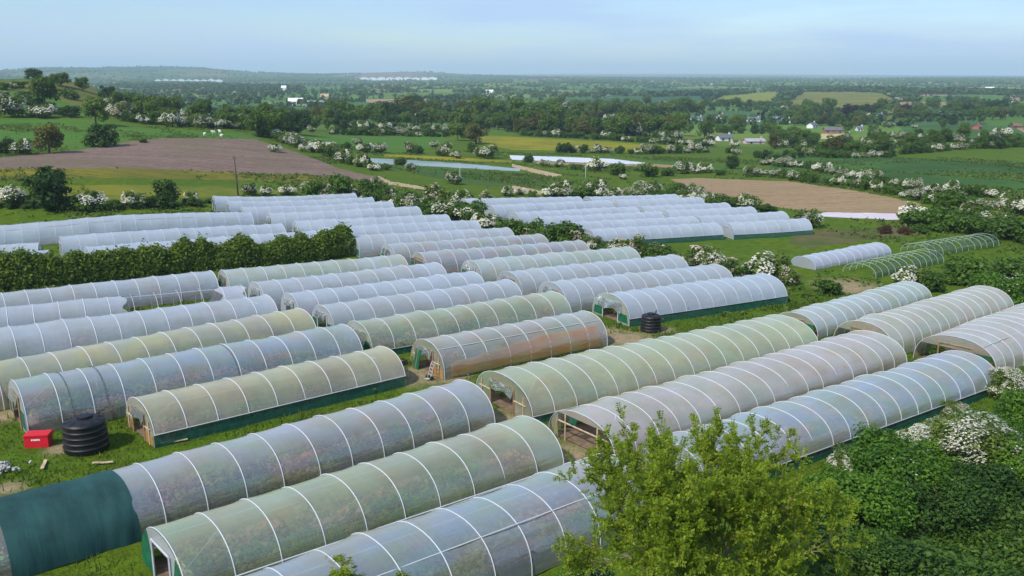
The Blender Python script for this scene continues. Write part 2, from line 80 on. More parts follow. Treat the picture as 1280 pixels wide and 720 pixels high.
PLANTS=[('haw',-73.8,130.9,4.94,1,0),
('dark',-67.4,129.6,7.69,1.1,0),
('haw',-61.3,130.6,4.46,1,0),
('bush',-58.7,130.5,3.52,0.7,0),
('haw',-56.2,132.4,4.52,0.9,0),
('dark',-52.8,136.7,4.66,1,0),
('haw',-50.2,139.9,2.51,1,0),
('haw',-44.9,152.8,3.28,1,0),
('haw',-42.4,154.1,2.49,1,0),
('haw',-39.2,155.4,3.06,1,0),
('bush',-64.2,129.8,4.2,0.7,0),
('bush',-54.1,133.9,3.37,0.7,0),
('bush',-76.9,129.8,4.66,0.8,0),
('bush',-45.4,142.6,2.82,0.6,0),
('haw',-34.0,154.9,4.72,1,1),
('haw',-30.4,155.5,5.02,1,1),
('pink',-27.7,155.1,3.62,1,1),
('bush',-23.3,150.8,5.41,1,1),
('haw',-21.1,154.0,3.32,1,1),
('bush',-17.5,146.1,4.73,1,1),
('pink',-12.1,145.8,5.77,1,1),
('bush',-13.6,137.3,4.95,0.8,1),
('haw',-8.4,150.6,4.06,1,1),
('bush',-6.4,135.7,5.38,0.9,1),
('pink',-4.2,154.9,3.34,1,1),
('haw',-12.1,183.5,3.93,1,1),
('haw',-23.3,205.7,2.93,1,1),
('haw',-3.7,127.5,4.61,0.85,1),
('bush',-9.8,135.7,3.67,1,1),
('haw',-26.0,170.9,2.44,1,1),
('bush',-28.1,169.9,3.04,0.6,1),
('haw',0.6,128.3,2.32,1,2),
('bush',2.7,122.8,4.23,0.9,2),
('bush',6.8,118.1,5.57,0.8,2),
('pink',10.7,115.3,2.72,1,2),
('haw',13.5,112.5,3.48,0.9,2),
('bush',15.9,110.7,3.02,1,2),
('pink',18.4,108.5,2.97,1,2),
('bush',20.1,107.3,2.74,1,2),
('haw',23.4,104.3,4.0,1,2),
('bush',24.7,100.9,2.77,0.8,2),
('haw',28.9,99.1,5.63,0.9,2),
('pink',30.6,96.8,2.84,1,2),
('bush',33.5,92.9,3.42,0.8,2),
('bush',26.4,99.3,3.09,0.8,2),
('haw',21.5,105.5,2.12,1,2),
('haw',44.4,97.2,4.1,0.9,3),
('bush',46.1,95.6,3.51,0.9,3),
('bush',51.9,100.6,4.43,0.9,3),
('specks',51.3,90.9,6.37,0.8,3),
('bush',41.5,94.0,2.25,0.7,3),
('haw',62.3,103.4,4.74,1,3),
('haw',45.1,135.2,4.15,1,4),
('russet',54.6,129.4,2.58,0.7,4),
('russet',57.2,129.0,2.57,0.7,4),
('bush',59.8,129.7,3.05,0.7,4),
('haw',61.9,137.8,4.47,1,4),
('bush',64.7,136.6,5.42,0.8,4),
('bush',67.4,135.7,5.39,0.8,4),
('pink',73.4,143.0,3.09,1,4),
('bush',74.1,140.6,3.8,0.9,4),
('haw',80.6,142.6,4.36,1,4),
('haw',72.4,133.6,4.83,0.9,4),
('bush',71.8,128.2,6.27,0.8,4),
('pink',77.5,140.5,3.29,1,4),
('bush',68.3,131.4,4.04,0.7,4),
('haw',9.2,170.5,5.19,1,5),
('haw',13.7,174.1,2.81,1,5),
('haw',16.0,172.0,5.24,1,5),
('haw',23.0,176.0,1.89,1,5),
('haw',26.6,172.7,5.57,1,5),
('bush',31.8,173.3,4.66,1,5),
('haw',35.2,173.6,4.35,1,5),
('haw',36.9,168.6,2.72,1,5),
('bush',37.5,159.5,5.16,0.7,5),
('haw',41.0,154.1,4.99,0.9,5),
('bush',43.9,152.7,3.57,0.6,5),
('bush',3.8,167.8,2.11,1,5),
('haw',-0.9,167.6,2.7,1,5),
('haw',1.5,169.7,2.13,1,5),
('haw',8.8,246.9,3.29,1,6),
('haw',21.6,230.6,5.34,1,6),
('bush',25.3,218.8,5.46,0.8,6),
('bush',32.3,215.9,6.16,0.9,6),
('haw',25.6,207.8,2.22,1,6),
('haw',42.9,227.2,4.86,1,6),
('haw',49.6,230.3,4.1,1,6),
('dark',59.9,244.8,4.36,1,6),
('haw',57.6,216.8,4.25,1,6),
('bush',4.7,262.2,3.73,1,6),
('haw',13.0,244.2,3.47,1,6),
('bush',16.8,235.3,3.77,0.7,6),
('bush',38.1,219.2,4.3,0.7,6),
('haw',46.2,227.4,3.24,1,6),
('bush',51.5,222.4,3.57,0.7,6),
('dark',16.1,302.8,3.91,1.11,7),
('dark',18.5,302.6,4.76,1.09,7),
('haw',20.7,303.6,3.56,1.12,7),
('dark',24.0,302.7,4.25,1.05,7),
('haw',27.4,304.3,3.21,0.87,7),
('haw',29.5,304.9,4.97,0.95,7),
('haw',32.7,304.9,3.31,1.0,7),
('bush',36.2,305.5,3.96,1.02,7),
('bush',40.1,305.4,3.04,0.92,7),
('haw',42.6,304.7,3.01,1.1,7),
('haw',45.8,307.1,5.2,1.13,7),
('dark',48.0,307.7,3.79,1.02,7),
('bush',51.1,311.3,4.57,0.95,7),
('haw',55.7,314.4,4.83,1.06,7),
('dark',58.1,316.0,4.11,1.02,7),
('haw',61.5,318.0,3.44,0.97,7),
('haw',65.3,322.3,5.54,1.14,7),
('haw',70.2,327.3,3.84,0.97,7),
('haw',72.6,259.2,3.09,0.97,8),
('haw',74.4,260.2,3.63,0.96,8),
('bush',74.7,252.8,3.32,0.89,8),
('haw',75.7,249.2,4.53,1.1,8),
('haw',76.8,247.2,3.4,0.97,8),
('haw',78.6,245.9,3.1,0.86,8),
('bush',78.4,236.9,3.38,1.1,8),
('haw',77.5,228.0,3.38,1.14,8),
('haw',78.2,225.7,3.77,1.13,8),
('haw',78.0,220.6,2.65,0.92,8),
('haw',78.2,217.7,3.2,0.89,8),
('haw',77.7,211.1,3.21,1.13,8),
('haw',77.2,205.3,3.18,0.86,8),
('haw',77.9,202.0,3.39,1.15,8),
('haw',77.4,197.5,3.44,1.07,8),
('haw',78.0,194.1,3.87,1.06,8),
('bush',77.5,187.7,3.9,0.86,8),
('bush',78.1,185.2,2.23,0.85,8),
('haw',77.6,181.3,2.32,1.11,8),
('bush',77.8,177.7,2.82,1.1,8),
('haw',77.8,175.1,3.42,0.88,8),
('haw',77.5,172.2,3.73,1.03,8),
('haw',77.9,168.9,2.45,0.89,8),
('haw',78.5,166.7,2.87,0.98,8),
('haw',79.7,165.5,2.52,0.98,8),
('haw',80.5,163.5,3.47,1.02,8),
('bush',81.2,162.4,2.16,1.12,8),
('haw',81.4,160.8,2.02,0.88,8),
('bush',82.5,160.2,3.42,1.01,8),
('bush',83.4,158.9,3.06,1.1,8),
('haw',83.9,157.7,2.86,0.94,8),
('haw',62.1,221.4,2.81,0.91,9),
('haw',62.9,214.3,3.29,1.15,9),
('bush',63.6,211.1,2.88,1.09,9),
('haw',64.5,204.6,4.06,0.93,9),
('bush',65.6,200.3,4.12,0.9,9),
('bush',66.3,196.8,3.19,1.0,9),
('bush',67.5,192.5,2.74,0.88,9),
('haw',69.0,189.2,3.83,0.91,9),
('bush',69.9,184.8,2.33,1.11,9),
('haw',70.7,180.9,4.1,1.14,9),
('bush',70.7,177.2,3.87,0.89,9),
('haw',71.1,174.4,2.92,1.01,9),
('bush',71.3,169.5,2.71,0.95,9),
('bush',71.6,167.0,2.89,0.93,9),
('haw',71.6,161.9,2.41,0.86,9),
('haw',71.7,158.2,3.16,1.15,9),
('bush',71.8,153.9,2.79,1.13,9),
('haw',72.8,152.5,3.48,0.98,9),
('bush',74.0,151.4,3.26,1.01,9),
('haw',75.3,150.0,2.79,1.14,9),
('bush',79.1,325.8,4.52,0.88,10),
('haw',78.6,316.9,3.9,1.0,10),
('dark',80.5,296.2,3.4,0.95,10),
('dark',80.7,286.2,4.81,0.88,10),
('bush',83.4,288.1,2.75,1.08,10),
('bush',85.6,290.5,3.16,0.94,10),
('dark',89.0,292.7,3.3,1.07,10),
('bush',90.2,291.1,3.9,1.06,10),
('dark',93.7,293.0,2.78,1.03,10),
('haw',97.0,295.9,4.8,1.01,10),
('bush',99.4,294.2,4.18,1.07,10),
('bush',100.2,288.5,4.77,1.12,10),
('bush',100.7,284.7,4.42,0.89,10),
('bush',102.6,284.6,4.3,0.98,10),
('bush',104.4,281.6,3.85,1.04,10),
('haw',105.9,278.5,2.81,1.12,10),
('haw',108.8,278.3,2.85,0.95,10),
('haw',111.8,278.6,4.45,0.86,10),
('haw',114.3,278.4,3.96,0.91,10),
('bush',115.1,276.2,2.95,1.13,10),
('dark',118.2,279.8,2.74,0.88,10),
('bush',124.8,287.2,3.89,1.03,11),
('dark',127.3,289.4,4.6,0.99,11),
('dark',130.4,289.7,3.87,0.88,11),
('bush',134.0,291.2,3.69,1.06,11),
('haw',138.7,294.6,4.5,0.91,11),
('bush',143.0,298.0,3.82,0.88,11),
('haw',147.6,301.4,3.4,0.95,11),
('haw',150.1,301.1,3.93,0.97,11),
('bush',154.9,304.7,3.2,0.88,11),
('bush',159.5,307.2,5.63,1.13,11),
('haw',162.9,308.2,3.94,1.01,11),
('dark',166.3,310.0,5.71,1.08,11),
('bush',171.8,313.6,3.17,0.93,11),
('dark',176.4,317.4,3.28,0.85,11),
('bush',181.0,321.4,3.94,1.0,11),
('bush',188.5,328.3,4.84,1.09,11),
('tree',-157.5,308.3,10.8,1,12),
('tree',-121.9,266.5,8.44,1.1,12),
('dark',-98.8,218.2,8.88,0.95,12),
('brown',-102.8,200.7,7.11,0.95,12),
('haw',-105.9,194.8,4.83,1,12),
('dark',-210.4,404.6,8.44,0.7,12),
('tree',-190.3,387.3,9.45,0.7,12),
('tree',-182.3,389.3,6.79,1,12),
('haw',-154.2,280.9,9.37,1,12),
('haw',-146.3,283.4,9.95,0.7,12),
('dark',-139.6,289.1,6.6,0.7,12),
('bush',-170.1,352.7,8.01,0.8,12),
('dark',-171.9,389.5,8.17,1,12),
('haw',-160.1,363.5,5.09,1,12),
('bush',-167.7,403.4,10.59,0.7,12),
('haw',-177.3,319.4,5.59,1,12),
('bush',-194.8,363.4,6.97,0.6,12),
('haw',-194.7,358.5,3.75,1,12),
('bush',-175.8,329.8,6.92,0.7,12),
('bush',-195.7,351.8,6.75,0.6,12),
('dark',-110.1,194.7,5.18,1,12),
('bush',-93.7,230.6,2.85,0.6,12),
('haw',-133.9,308.2,6.3,1.13,13),
('pink',-128.0,299.0,7.41,1.03,13),
('bush',-122.9,291.6,5.62,1.03,13),
('bush',-120.6,291.1,4.91,0.94,13),
('haw',-117.0,288.7,4.9,1.03,13),
('pink',-116.6,293.8,5.37,0.94,13),
('bush',-113.9,292.4,5.94,1.12,13),
('haw',-112.0,293.0,5.6,0.88,13),
('haw',-106.2,285.0,6.87,1.1,13),
('haw',-106.0,291.0,4.33,0.89,13),
('haw',-104.4,294.7,5.22,0.98,13),
('bush',-99.9,288.9,5.45,1.05,13),
('haw',-96.7,285.6,6.34,1.07,13),
('bush',-95.6,287.8,4.28,1.04,13),
('haw',-94.1,289.5,4.84,0.91,13),
('haw',-93.3,293.4,4.79,1.05,13),
('haw',-94.7,303.8,6.53,0.93,13),
('haw',-90.8,296.4,4.15,0.87,13),
('haw',-91.6,304.5,6.52,1.14,13),
('bush',-89.9,307.0,5.43,1.07,13),
('haw',-88.3,311.8,4.5,1.1,13),
('pink',-87.4,319.6,7.19,0.93,13),
('dark',-187.0,329.5,4.77,0.75,14),
('dark',-182.4,326.1,4.16,0.69,14),
('dark',-179.4,324.2,5.23,0.7,14),
('bush',-176.3,323.1,4.47,0.64,14),
('dark',-172.0,319.6,3.77,0.76,14),
('bush',-168.8,317.2,6.14,0.75,14),
('dark',-165.0,313.6,3.81,0.79,14),
('dark',-160.0,309.2,6.08,0.8,14),
('bush',-156.7,306.8,4.03,0.77,14),
('dark',-152.9,302.0,5.27,0.75,14),
('bush',-149.1,298.1,4.4,0.71,14),
('dark',-145.8,294.7,5.38,0.64,14),
('dark',-142.7,291.1,3.66,0.73,14),
('dark',-138.0,286.2,3.34,0.61,14),
('tree',-103.0,300.2,7.92,1,15),
('tree',-126.1,329.9,8.7,1,15),
('brown',-116.1,310.7,6.56,1,15),
('tree',-134.6,333.4,8.2,1,15),
('tree',-110.1,352.5,8.06,1,15),
('tree',-103.1,355.0,8.75,1,15),
('haw',-76.1,276.4,3.9,1,16),
('haw',-65.6,263.0,3.72,1,16),
('haw',-61.6,256.9,5.0,1,16),
('haw',-78.4,353.1,3.73,1,16),
('haw',-52.8,248.4,6.16,1,16),
('pink',-48.4,243.9,4.76,1,16),
('bush',-51.1,277.7,3.44,1,16),
('haw',-40.3,214.0,4.56,1,16),
('haw',-51.2,301.7,3.73,1,16),
('haw',-43.5,268.0,5.22,1,16),
('dark',-34.9,214.3,2.86,1,16),
('haw',-39.9,272.9,4.84,1,16),
('pink',-31.7,282.0,5.5,1,16),
('bush',-29.3,280.1,3.97,1,16),
('haw',-27.0,315.1,3.9,1,16),
('haw',-20.5,275.6,6.36,1,16),
('haw',-16.6,267.8,3.8,1,16),
('bush',-13.2,298.0,4.75,1,16),
('haw',-6.8,273.8,6.8,1,16),
('pink',-9.9,278.8,4.45,1,16),
('brown',-13.4,337.6,10.15,0.9,16),
('tree',-21.3,355.0,8.15,1,16),
('haw',-60.7,232.2,3.7,1,16),
('haw',-55.9,244.5,3.47,1,16),
('bush',-28.0,225.3,4.0,0.6,16),
('haw',-69.4,350.0,3.09,1,16),
('bush',-28.9,203.2,3.98,0.5,16),
('haw',-74.9,425.1,5.99,1.04,17),
('bush',-71.9,421.3,5.96,1.06,17),
('haw',-68.3,417.7,6.41,0.97,17),
('bush',-66.4,423.4,6.69,1.0,17),
('bush',-61.6,415.7,3.81,0.97,17),
('haw',-58.1,416.5,5.65,1.1,17),
('bush',-55.3,424.8,6.68,0.96,17),
('haw',-52.4,417.7,3.95,0.92,17),
('bush',-50.9,424.7,5.66,0.91,17),
('haw',-47.7,422.7,4.56,1.07,17),
('haw',-44.7,419.3,4.1,1.08,17),
('haw',-43.1,424.7,5.18,0.91,17),
('bush',-40.0,420.7,5.46,1.03,17),
('haw',-37.5,421.2,4.21,1.12,17),
('bush',-33.3,416.9,5.54,0.93,17),
('haw',-29.1,411.7,6.34,1.08,17),
('bush',-69.3,357.1,4.6,1.13,18),
('dark',-65.8,355.3,3.5,0.87,18),
('bush',-63.1,358.7,4.69,0.99,18),
('bush',-62.1,365.2,3.68,1.08,18),
('bush',-60.1,365.6,4.82,1.15,18),
('bush',-58.3,368.6,3.98,0.9,18),
('bush',-56.2,368.8,4.88,0.87,18),
('haw',-54.2,370.3,4.43,1.06,18),
('dark',-53.4,378.4,4.6,0.91,18),
('bush',-51.2,378.4,4.44,1.01,18),
('dark',-48.5,379.1,3.19,0.97,18),
('haw',-45.7,380.1,5.22,1.06,18),
('bush',-43.5,378.1,3.75,1.09,18),
('bush',-41.5,379.0,3.88,0.99,18),
('haw',-39.1,378.6,3.08,1.1,18),
('bush',-36.3,383.0,5.03,0.96,18),
('dark',-33.2,379.9,3.54,1.02,18),
('bush',-31.2,380.0,3.27,0.95,18),
('dark',-27.8,381.8,4.19,0.96,18),
('haw',-63.7,517.9,7.33,1.06,19),
('haw',-60.4,521.6,6.48,0.88,19),
('haw',-57.0,526.7,5.52,1.08,19),
('haw',-52.6,526.2,8.28,1.08,19),
('haw',-46.7,525.7,6.46,1.04,19),
('tree',-75.6,271.9,8.71,1.09,20),
('tree',-75.4,286.5,9.15,0.91,20),
('dark',-74.3,295.1,8.54,1.0,20),
('dark',-75.1,316.8,11.35,0.93,20),
('tree',-106.5,384.3,8.32,1.0,20),
('tree',-97.1,359.3,9.99,1.06,20),
('tree',-104.9,406.0,10.41,0.91,20),
('tree',-108.8,432.6,9.02,0.95,20),
('tree',-105.0,451.4,8.69,1.02,20),
('brown',-102.2,458.1,9.69,0.89,20),
('brown',-103.3,488.0,10.49,1.02,20),
('tree',-93.6,467.0,9.33,0.99,20),
('tree',-95.7,498.9,14.36,1.05,20),
('tree',-88.9,490.5,11.22,1.08,20),
('tree',-90.8,522.0,12.17,0.97,20),
('tree',-87.3,531.4,10.52,0.92,20),
('tree',-77.8,510.5,9.2,1.09,20),
('tree',-76.5,531.8,13.07,0.97,20),
('dark',-70.4,526.0,14.42,1.0,20),
('dark',-64.9,533.8,15.8,0.89,20),
('brown',-64.0,558.1,17.35,0.98,20),
('tree',-60.1,583.5,12.81,1.03,20),
('brown',-52.6,558.1,12.72,0.94,20),
('tree',-46.9,556.2,10.15,0.92,20),
('dark',-36.4,557.4,12.12,1.11,20),
('brown',-30.0,566.1,15.86,0.98,20),
('dark',-24.6,588.4,12.06,1.12,20),
('tree',-20.0,571.7,16.54,1.02,20),
('brown',-16.4,630.0,13.6,0.9,20),
('tree',-10.5,608.7,14.52,0.96,20),
('tree',-4.6,609.0,10.9,0.94,20),
('bush',-161.0,611.0,7.59,0.91,20),
('tree',-128.0,602.6,7.28,1.14,20),
('tree',-122.2,659.0,9.88,0.94,20),
('tree',-105.3,617.9,7.99,1.0,20),
('tree',-101.5,638.0,8.71,0.88,20),
('tree',-92.0,631.0,12.83,0.93,20),
('tree',-86.1,655.7,7.81,1.01,20),
('tree',-76.9,651.8,7.49,1.01,20),
('tree',-72.3,685.7,11.28,1.08,20),
('tree',-67.6,715.6,9.8,1.09,20),
('tree',-58.1,689.1,13.48,1.08,20),
('bush',-39.5,698.1,13.74,1.08,20),
('tree',-30.5,703.2,11.14,1.01,20),
('tree',-19.8,756.7,9.61,0.98,20),
('bush',-8.2,708.2,11.51,1.09,20),
('tree',-0.5,707.9,11.11,1.03,20),
('dark',-84.8,806.6,18.38,1.1,20),
('dark',-87.9,759.8,10.66,1,20),
('dark',-31.0,588.5,14.48,1,20),
('bush',-25.6,469.0,6.78,0.98,21),
('bush',-20.8,466.2,7.35,1.0,21),
('tree',-16.8,454.1,7.72,0.86,21),
('bush',-14.2,455.6,6.48,1.09,21),
('tree',-11.2,454.8,6.31,1.06,21),
('tree',-6.8,447.7,9.02,1.0,21),
('tree',-2.9,450.4,7.99,0.9,21),
('tree',1.1,449.6,9.49,0.97,21),
('dark',4.4,446.5,6.53,1.08,21),
('bush',8.0,440.5,6.06,1.07,21),
('bush',10.6,447.0,6.65,0.97,21),
('dark',13.5,441.0,7.42,1.05,21),
('bush',18.0,454.9,10.31,0.93,21),
('tree',22.1,461.8,6.87,0.92,21),
('tree',5.7,539.7,17.09,1,22),
('tree',24.9,515.2,15.41,1,22),
('brown',51.2,600.6,10.56,0.9,22),
('tree',13.6,484.1,11.08,1,22),
('tree',32.9,498.0,11.4,1,22),
('brown',3.6,404.8,7.85,1,22),
('brown',31.0,390.2,12.4,0.7,22),
('tree',45.3,394.7,11.85,0.9,22),
('tree',62.6,473.5,10.02,1,22),
('dark',70.8,472.5,8.33,1,22),
('dark',72.7,551.0,9.7,1,22),
('haw',67.3,627.7,8.83,1,22),
('haw',63.2,543.9,9.57,1,22),
('pink',65.4,523.4,7.37,1,22),
('haw',81.1,489.4,4.31,1,22),
('tree',73.9,418.4,11.08,0.8,22),
('dark',80.9,451.8,6.38,1,22),
('haw',40.0,384.0,5.43,1,22),
('tree',92.3,435.4,10.0,1,22),
('haw',99.2,453.2,4.0,1,22),
('bush',5.2,395.2,5.75,0.97,23),
('bush',8.0,389.6,3.29,1.12,23),
('bush',11.2,388.9,5.6,0.97,23),
('haw',14.4,389.4,4.15,0.95,23),
('bush',16.3,386.5,4.57,0.97,23),
('haw',19.0,385.7,5.11,1.15,23),
('bush',21.7,383.8,5.36,0.98,23),
('bush',23.4,382.5,3.8,1.01,23),
('bush',26.4,383.8,4.44,0.96,23),
('bush',28.4,384.1,5.56,0.92,23),
('bush',31.0,377.9,3.35,0.98,23),
('bush',34.1,377.5,4.02,1.01,23),
('bush',36.0,379.1,4.07,0.91,23),
('bush',38.6,379.9,3.39,0.98,23),
('bush',41.1,379.3,3.4,0.99,23),
('bush',43.1,376.7,5.31,0.98,23),
('bush',45.2,378.2,4.39,0.94,23),
('haw',46.8,373.0,3.55,1.07,23),
('bush',49.3,373.7,3.03,0.87,23),
('bush',52.3,372.9,4.43,1.14,23),
('bush',55.9,376.4,3.64,0.98,23),
('haw',57.2,369.9,3.13,0.94,23),
('haw',60.7,374.6,3.59,1.08,23),
('haw',62.2,370.2,4.8,1.12,23),
('bush',65.3,370.6,4.2,1.02,23),
('haw',68.9,375.1,3.08,1.12,23),
('haw',71.5,372.2,3.69,1.03,23),
('bush',74.5,375.4,3.86,0.86,23),
('bush',76.4,373.8,3.97,1.05,23),
('bush',77.2,368.1,4.15,0.96,23),
('haw',80.2,370.1,5.39,1.04,23),
('haw',92.3,373.0,4.4,1.01,23),
('plum',261.0,705.4,16.12,0.9,24),
('plum',333.6,775.4,13.61,0.9,24),
('haw',300.3,772.0,6.78,1,24),
('tree',283.9,874.6,15.34,1,24),
('tree',300.8,866.1,16.71,1,24),
('brown',242.0,776.1,9.54,1,24),
('dark',137.3,744.2,15.69,1,24),
('tree',141.2,562.4,8.92,1,24),
('brown',104.1,358.4,6.98,1,24),
('dark',165.6,369.2,5.22,1,24),
('tree',232.3,466.2,6.58,1.2,24),
('haw',170.5,365.7,3.87,1,24),
('haw',256.4,578.9,4.08,1,24),
('tree',323.7,629.2,11.07,1.1,24),
('tree',366.8,695.9,12.23,1,24),
('dark',300.6,621.3,7.65,1,24),
('tree',270.8,571.7,7.05,1,24),
('brown',110.2,307.0,7.62,0.9,24),
('dark',118.7,286.6,5.59,1,24),
('tree',112.3,298.1,6.34,0.8,24),
('haw',106.1,288.2,3.07,1,24),
('haw',105.5,306.7,2.72,1,24),
('bush',99.8,312.9,4.99,1,24),
('bush',103.9,308.6,4.92,1,24),
('haw',181.3,451.6,4.78,1,24),
('bush',202.7,511.0,7.21,1,24),
('haw',243.0,587.3,7.24,1,24),
('tree',192.1,519.0,7.32,1,24),
('brown',226.4,598.2,9.48,1,24),
('tree',331.8,740.8,10.41,1,24),
('tree',416.1,904.3,14.27,1,24),
('tree',493.7,980.5,13.74,1,24),
('brown',372.3,694.7,9.77,1,24),
('haw',176.5,330.0,4.08,1,24),
('dark',165.1,307.3,3.81,1,24),
('tree',178.5,324.5,5.74,0.8,24),
('tree',303.1,718.8,10.1,1,24),
('tree',287.2,659.9,10.45,1,24),
('haw',155.4,421.6,4.39,1.06,25),
('bush',165.7,418.9,5.2,1.04,25),
('haw',167.4,416.9,5.72,1.08,25),
('bush',168.2,410.6,6.07,0.89,25),
('haw',173.3,415.4,4.42,0.96,25),
('haw',163.4,384.6,3.99,0.99,25),
('haw',165.6,383.0,5.56,0.93,25),
('bush',160.8,367.2,4.99,1.15,25),
('bush',160.6,363.0,5.06,0.91,25),
('bush',162.1,361.5,4.57,1.12,25),
('haw',162.0,354.7,5.32,0.94,25),
('tree',162.9,350.7,5.22,1.07,25),
('bush',162.1,344.3,3.34,0.91,25),
('bush',164.4,344.9,5.2,0.88,25),
('bush',164.7,339.5,3.57,0.9,25),
('haw',166.4,337.3,3.6,0.97,25),
('haw',167.1,334.7,3.1,0.93,25),
('tree',167.1,331.5,3.03,0.85,25),
('haw',167.4,328.2,3.18,0.97,25),
('bush',169.5,329.4,3.71,0.91,25),
('tree',171.9,329.5,4.88,1.13,25),
('bush',175.0,330.2,5.3,1.13,25),
('haw',177.5,332.0,4.99,1.05,25),
('tree',182.2,337.3,2.98,0.99,25),
('tree',187.9,342.6,3.13,1.01,25),
('bush',192.4,345.8,5.03,1.09,25),
('bush',197.1,349.2,5.01,0.99,25),
('bush',215.4,376.4,4.4,0.89,25),
('brown',143.0,657.3,8.42,0.97,25),
('brown',154.5,626.3,8.0,1.04,25),
('tree',202.6,651.9,8.92,0.91,25),
('tree',210.5,666.8,10.19,0.98,25),
('tree',210.7,652.7,11.26,1.11,25),
('tree',213.8,648.1,9.39,0.9,25),
('tree',215.3,642.3,6.87,1.14,25),
('brown',221.1,650.2,7.99,0.97,25),
('brown',224.5,646.4,9.74,1.15,25),
('dark',223.7,635.1,9.64,1.15,25),
('tree',224.0,626.3,10.49,1.13,25),
('dark',232.3,638.0,7.41,0.89,25),
('dark',239.0,644.5,8.89,0.93,25),
('tree',245.2,652.1,9.86,1.15,25),
('tree',248.6,649.6,10.44,1.08,25),
('tree',256.5,662.3,6.92,1.1,25),
('tree',259.6,660.8,9.06,0.95,25),
('brown',286.7,691.3,8.45,0.93,25),
('dark',296.6,704.2,7.01,0.96,25),
('brown',299.1,699.7,12.0,0.95,25),
('tree',304.4,700.2,11.91,0.88,25),
('tree',314.8,712.0,7.54,0.86,25),
('tree',315.4,703.3,11.06,0.9,25),
('tree',320.5,708.2,7.99,1.05,25),
('tree',320.3,701.1,8.21,0.97,25),
('bush',117.4,512.3,7.87,0.87,25),
('bush',120.0,504.1,7.78,1.01,25),
('tree',124.9,509.8,7.18,0.88,25),
('bush',128.6,508.4,5.04,1.09,25),
('dark',135.7,506.9,5.67,1.13,25),
('dark',139.3,504.8,5.09,1.02,25),
('tree',137.3,482.5,7.94,1.0,25),
('tree',134.8,465.8,6.85,1.0,25),
('tree',134.4,455.4,5.86,0.97,25),
('dark',133.2,444.4,5.21,0.88,25),
('bush',131.5,431.6,7.56,1.14,25),
('bush',126.3,405.8,5.42,1.06,25),
('tree',126.4,400.0,6.75,1.1,25),
('tree',127.3,393.3,6.27,1.04,25),
('bush',128.8,390.4,5.5,1.1,25),
('tree',132.1,394.9,5.3,1.01,25),
('haw',287.5,1042.2,5.72,0.94,26),
('bush',301.6,1079.9,6.47,1.09,26),
('bush',311.2,1103.3,8.41,0.86,26),
('bush',326.1,1141.6,5.89,0.97,26),
('bush',339.3,1177.8,6.26,0.96,26),
('bush',354.6,1214.5,8.6,0.96,26),
('bush',371.0,1257.3,6.71,0.96,26),
('bush',395.2,1325.9,8.54,1.08,26),
('haw',407.7,1358.5,7.69,1.08,26),
('bush',422.5,1398.4,7.38,1.09,26),
('bush',455.9,1490.9,11.33,0.94,26),
('haw',476.7,1541.5,8.09,0.95,26),
('bush',495.0,1586.6,13.2,0.87,26),
('haw',521.0,1650.5,8.4,1.13,26),
('haw',547.9,1717.1,8.55,0.85,26),
('dark',223.2,1062.2,9.73,1.12,26),
('tree',230.3,1063.8,8.23,1.08,26),
('bush',233.2,1053.5,9.83,0.98,26),
('tree',238.8,1047.2,11.47,0.96,26),
('dark',249.1,1062.8,11.54,0.94,26),
('tree',255.7,1059.7,10.58,0.95,26),
('tree',255.3,1040.9,12.72,0.99,26),
('bush',262.2,1053.4,9.73,1.06,26),
('bush',265.3,1043.8,9.67,0.99,26),
('dark',271.1,1044.3,12.2,0.85,26),
('bush',275.2,1034.6,10.87,1.01,26),
('bush',280.6,1036.0,10.43,1.03,26),
('bush',286.4,1037.8,12.88,1.0,26),
('bush',288.4,1023.7,8.98,0.93,26),
('bush',293.3,1027.6,11.83,0.91,26),
('tree',294.5,1007.8,7.18,1.12,26),
('tree',299.9,1009.0,9.65,1.04,26),
('tree',300.5,991.4,9.56,1.06,26),
('bush',297.5,963.8,9.58,0.98,26),
('bush',299.0,947.6,8.35,1.09,26),
('dark',294.7,921.4,7.28,0.95,26),
('tree',293.1,904.8,7.11,1.13,26),
('bush',671.9,1674.3,10.73,1.1,27),
('bush',627.4,1547.9,8.28,1.01,27),
('bush',595.9,1460.8,8.94,0.93,27),
('bush',574.4,1400.3,7.02,0.9,27),
('haw',557.4,1349.5,11.25,1.01,27),
('bush',537.1,1289.4,9.2,0.98,27),
('haw',514.4,1223.9,9.34,1.06,27),
('bush',498.8,1179.1,6.84,0.95,27),
('haw',486.3,1150.4,10.22,1.13,27),
('haw',472.9,1128.5,6.96,1.02,27),
('bush',461.1,1106.3,10.01,0.89,27),
('haw',446.1,1080.7,8.31,1.02,27),
('haw',424.0,1037.1,8.07,1.05,27),
('bush',410.3,1008.7,7.89,1.11,27),
('haw',403.8,998.1,5.48,1.0,27),
('haw',388.7,968.0,8.71,0.94,27),
('haw',372.7,934.2,7.34,1.13,27),
('haw',358.0,906.0,7.72,1.09,27),
('haw',44.2,1008.6,10.13,0.9,28),
('bush',50.9,1018.9,7.79,0.94,28),
('tree',55.8,1023.9,12.74,1.1,28),
('haw',60.6,1001.7,9.76,1.05,28),
('bush',64.0,996.7,8.86,1.1,28),
('tree',70.5,1018.8,8.84,1.12,28),
('tree',74.7,1016.4,7.13,0.95,28),
('bush',79.9,1005.9,9.43,0.97,28),
('tree',85.5,1023.0,8.15,1.09,28),
('haw',90.1,1020.8,8.29,1.03,28),
('bush',97.3,1037.6,10.43,0.92,28),
('haw',102.2,1039.0,8.98,0.86,28),
('haw',105.0,1022.6,7.44,0.92,28),
('bush',110.9,1036.8,9.47,0.96,28),
('tree',115.6,1017.4,12.68,0.98,28),
('bush',124.1,1038.0,8.39,0.94,28),
('tree',127.6,1019.8,11.25,1.12,28),
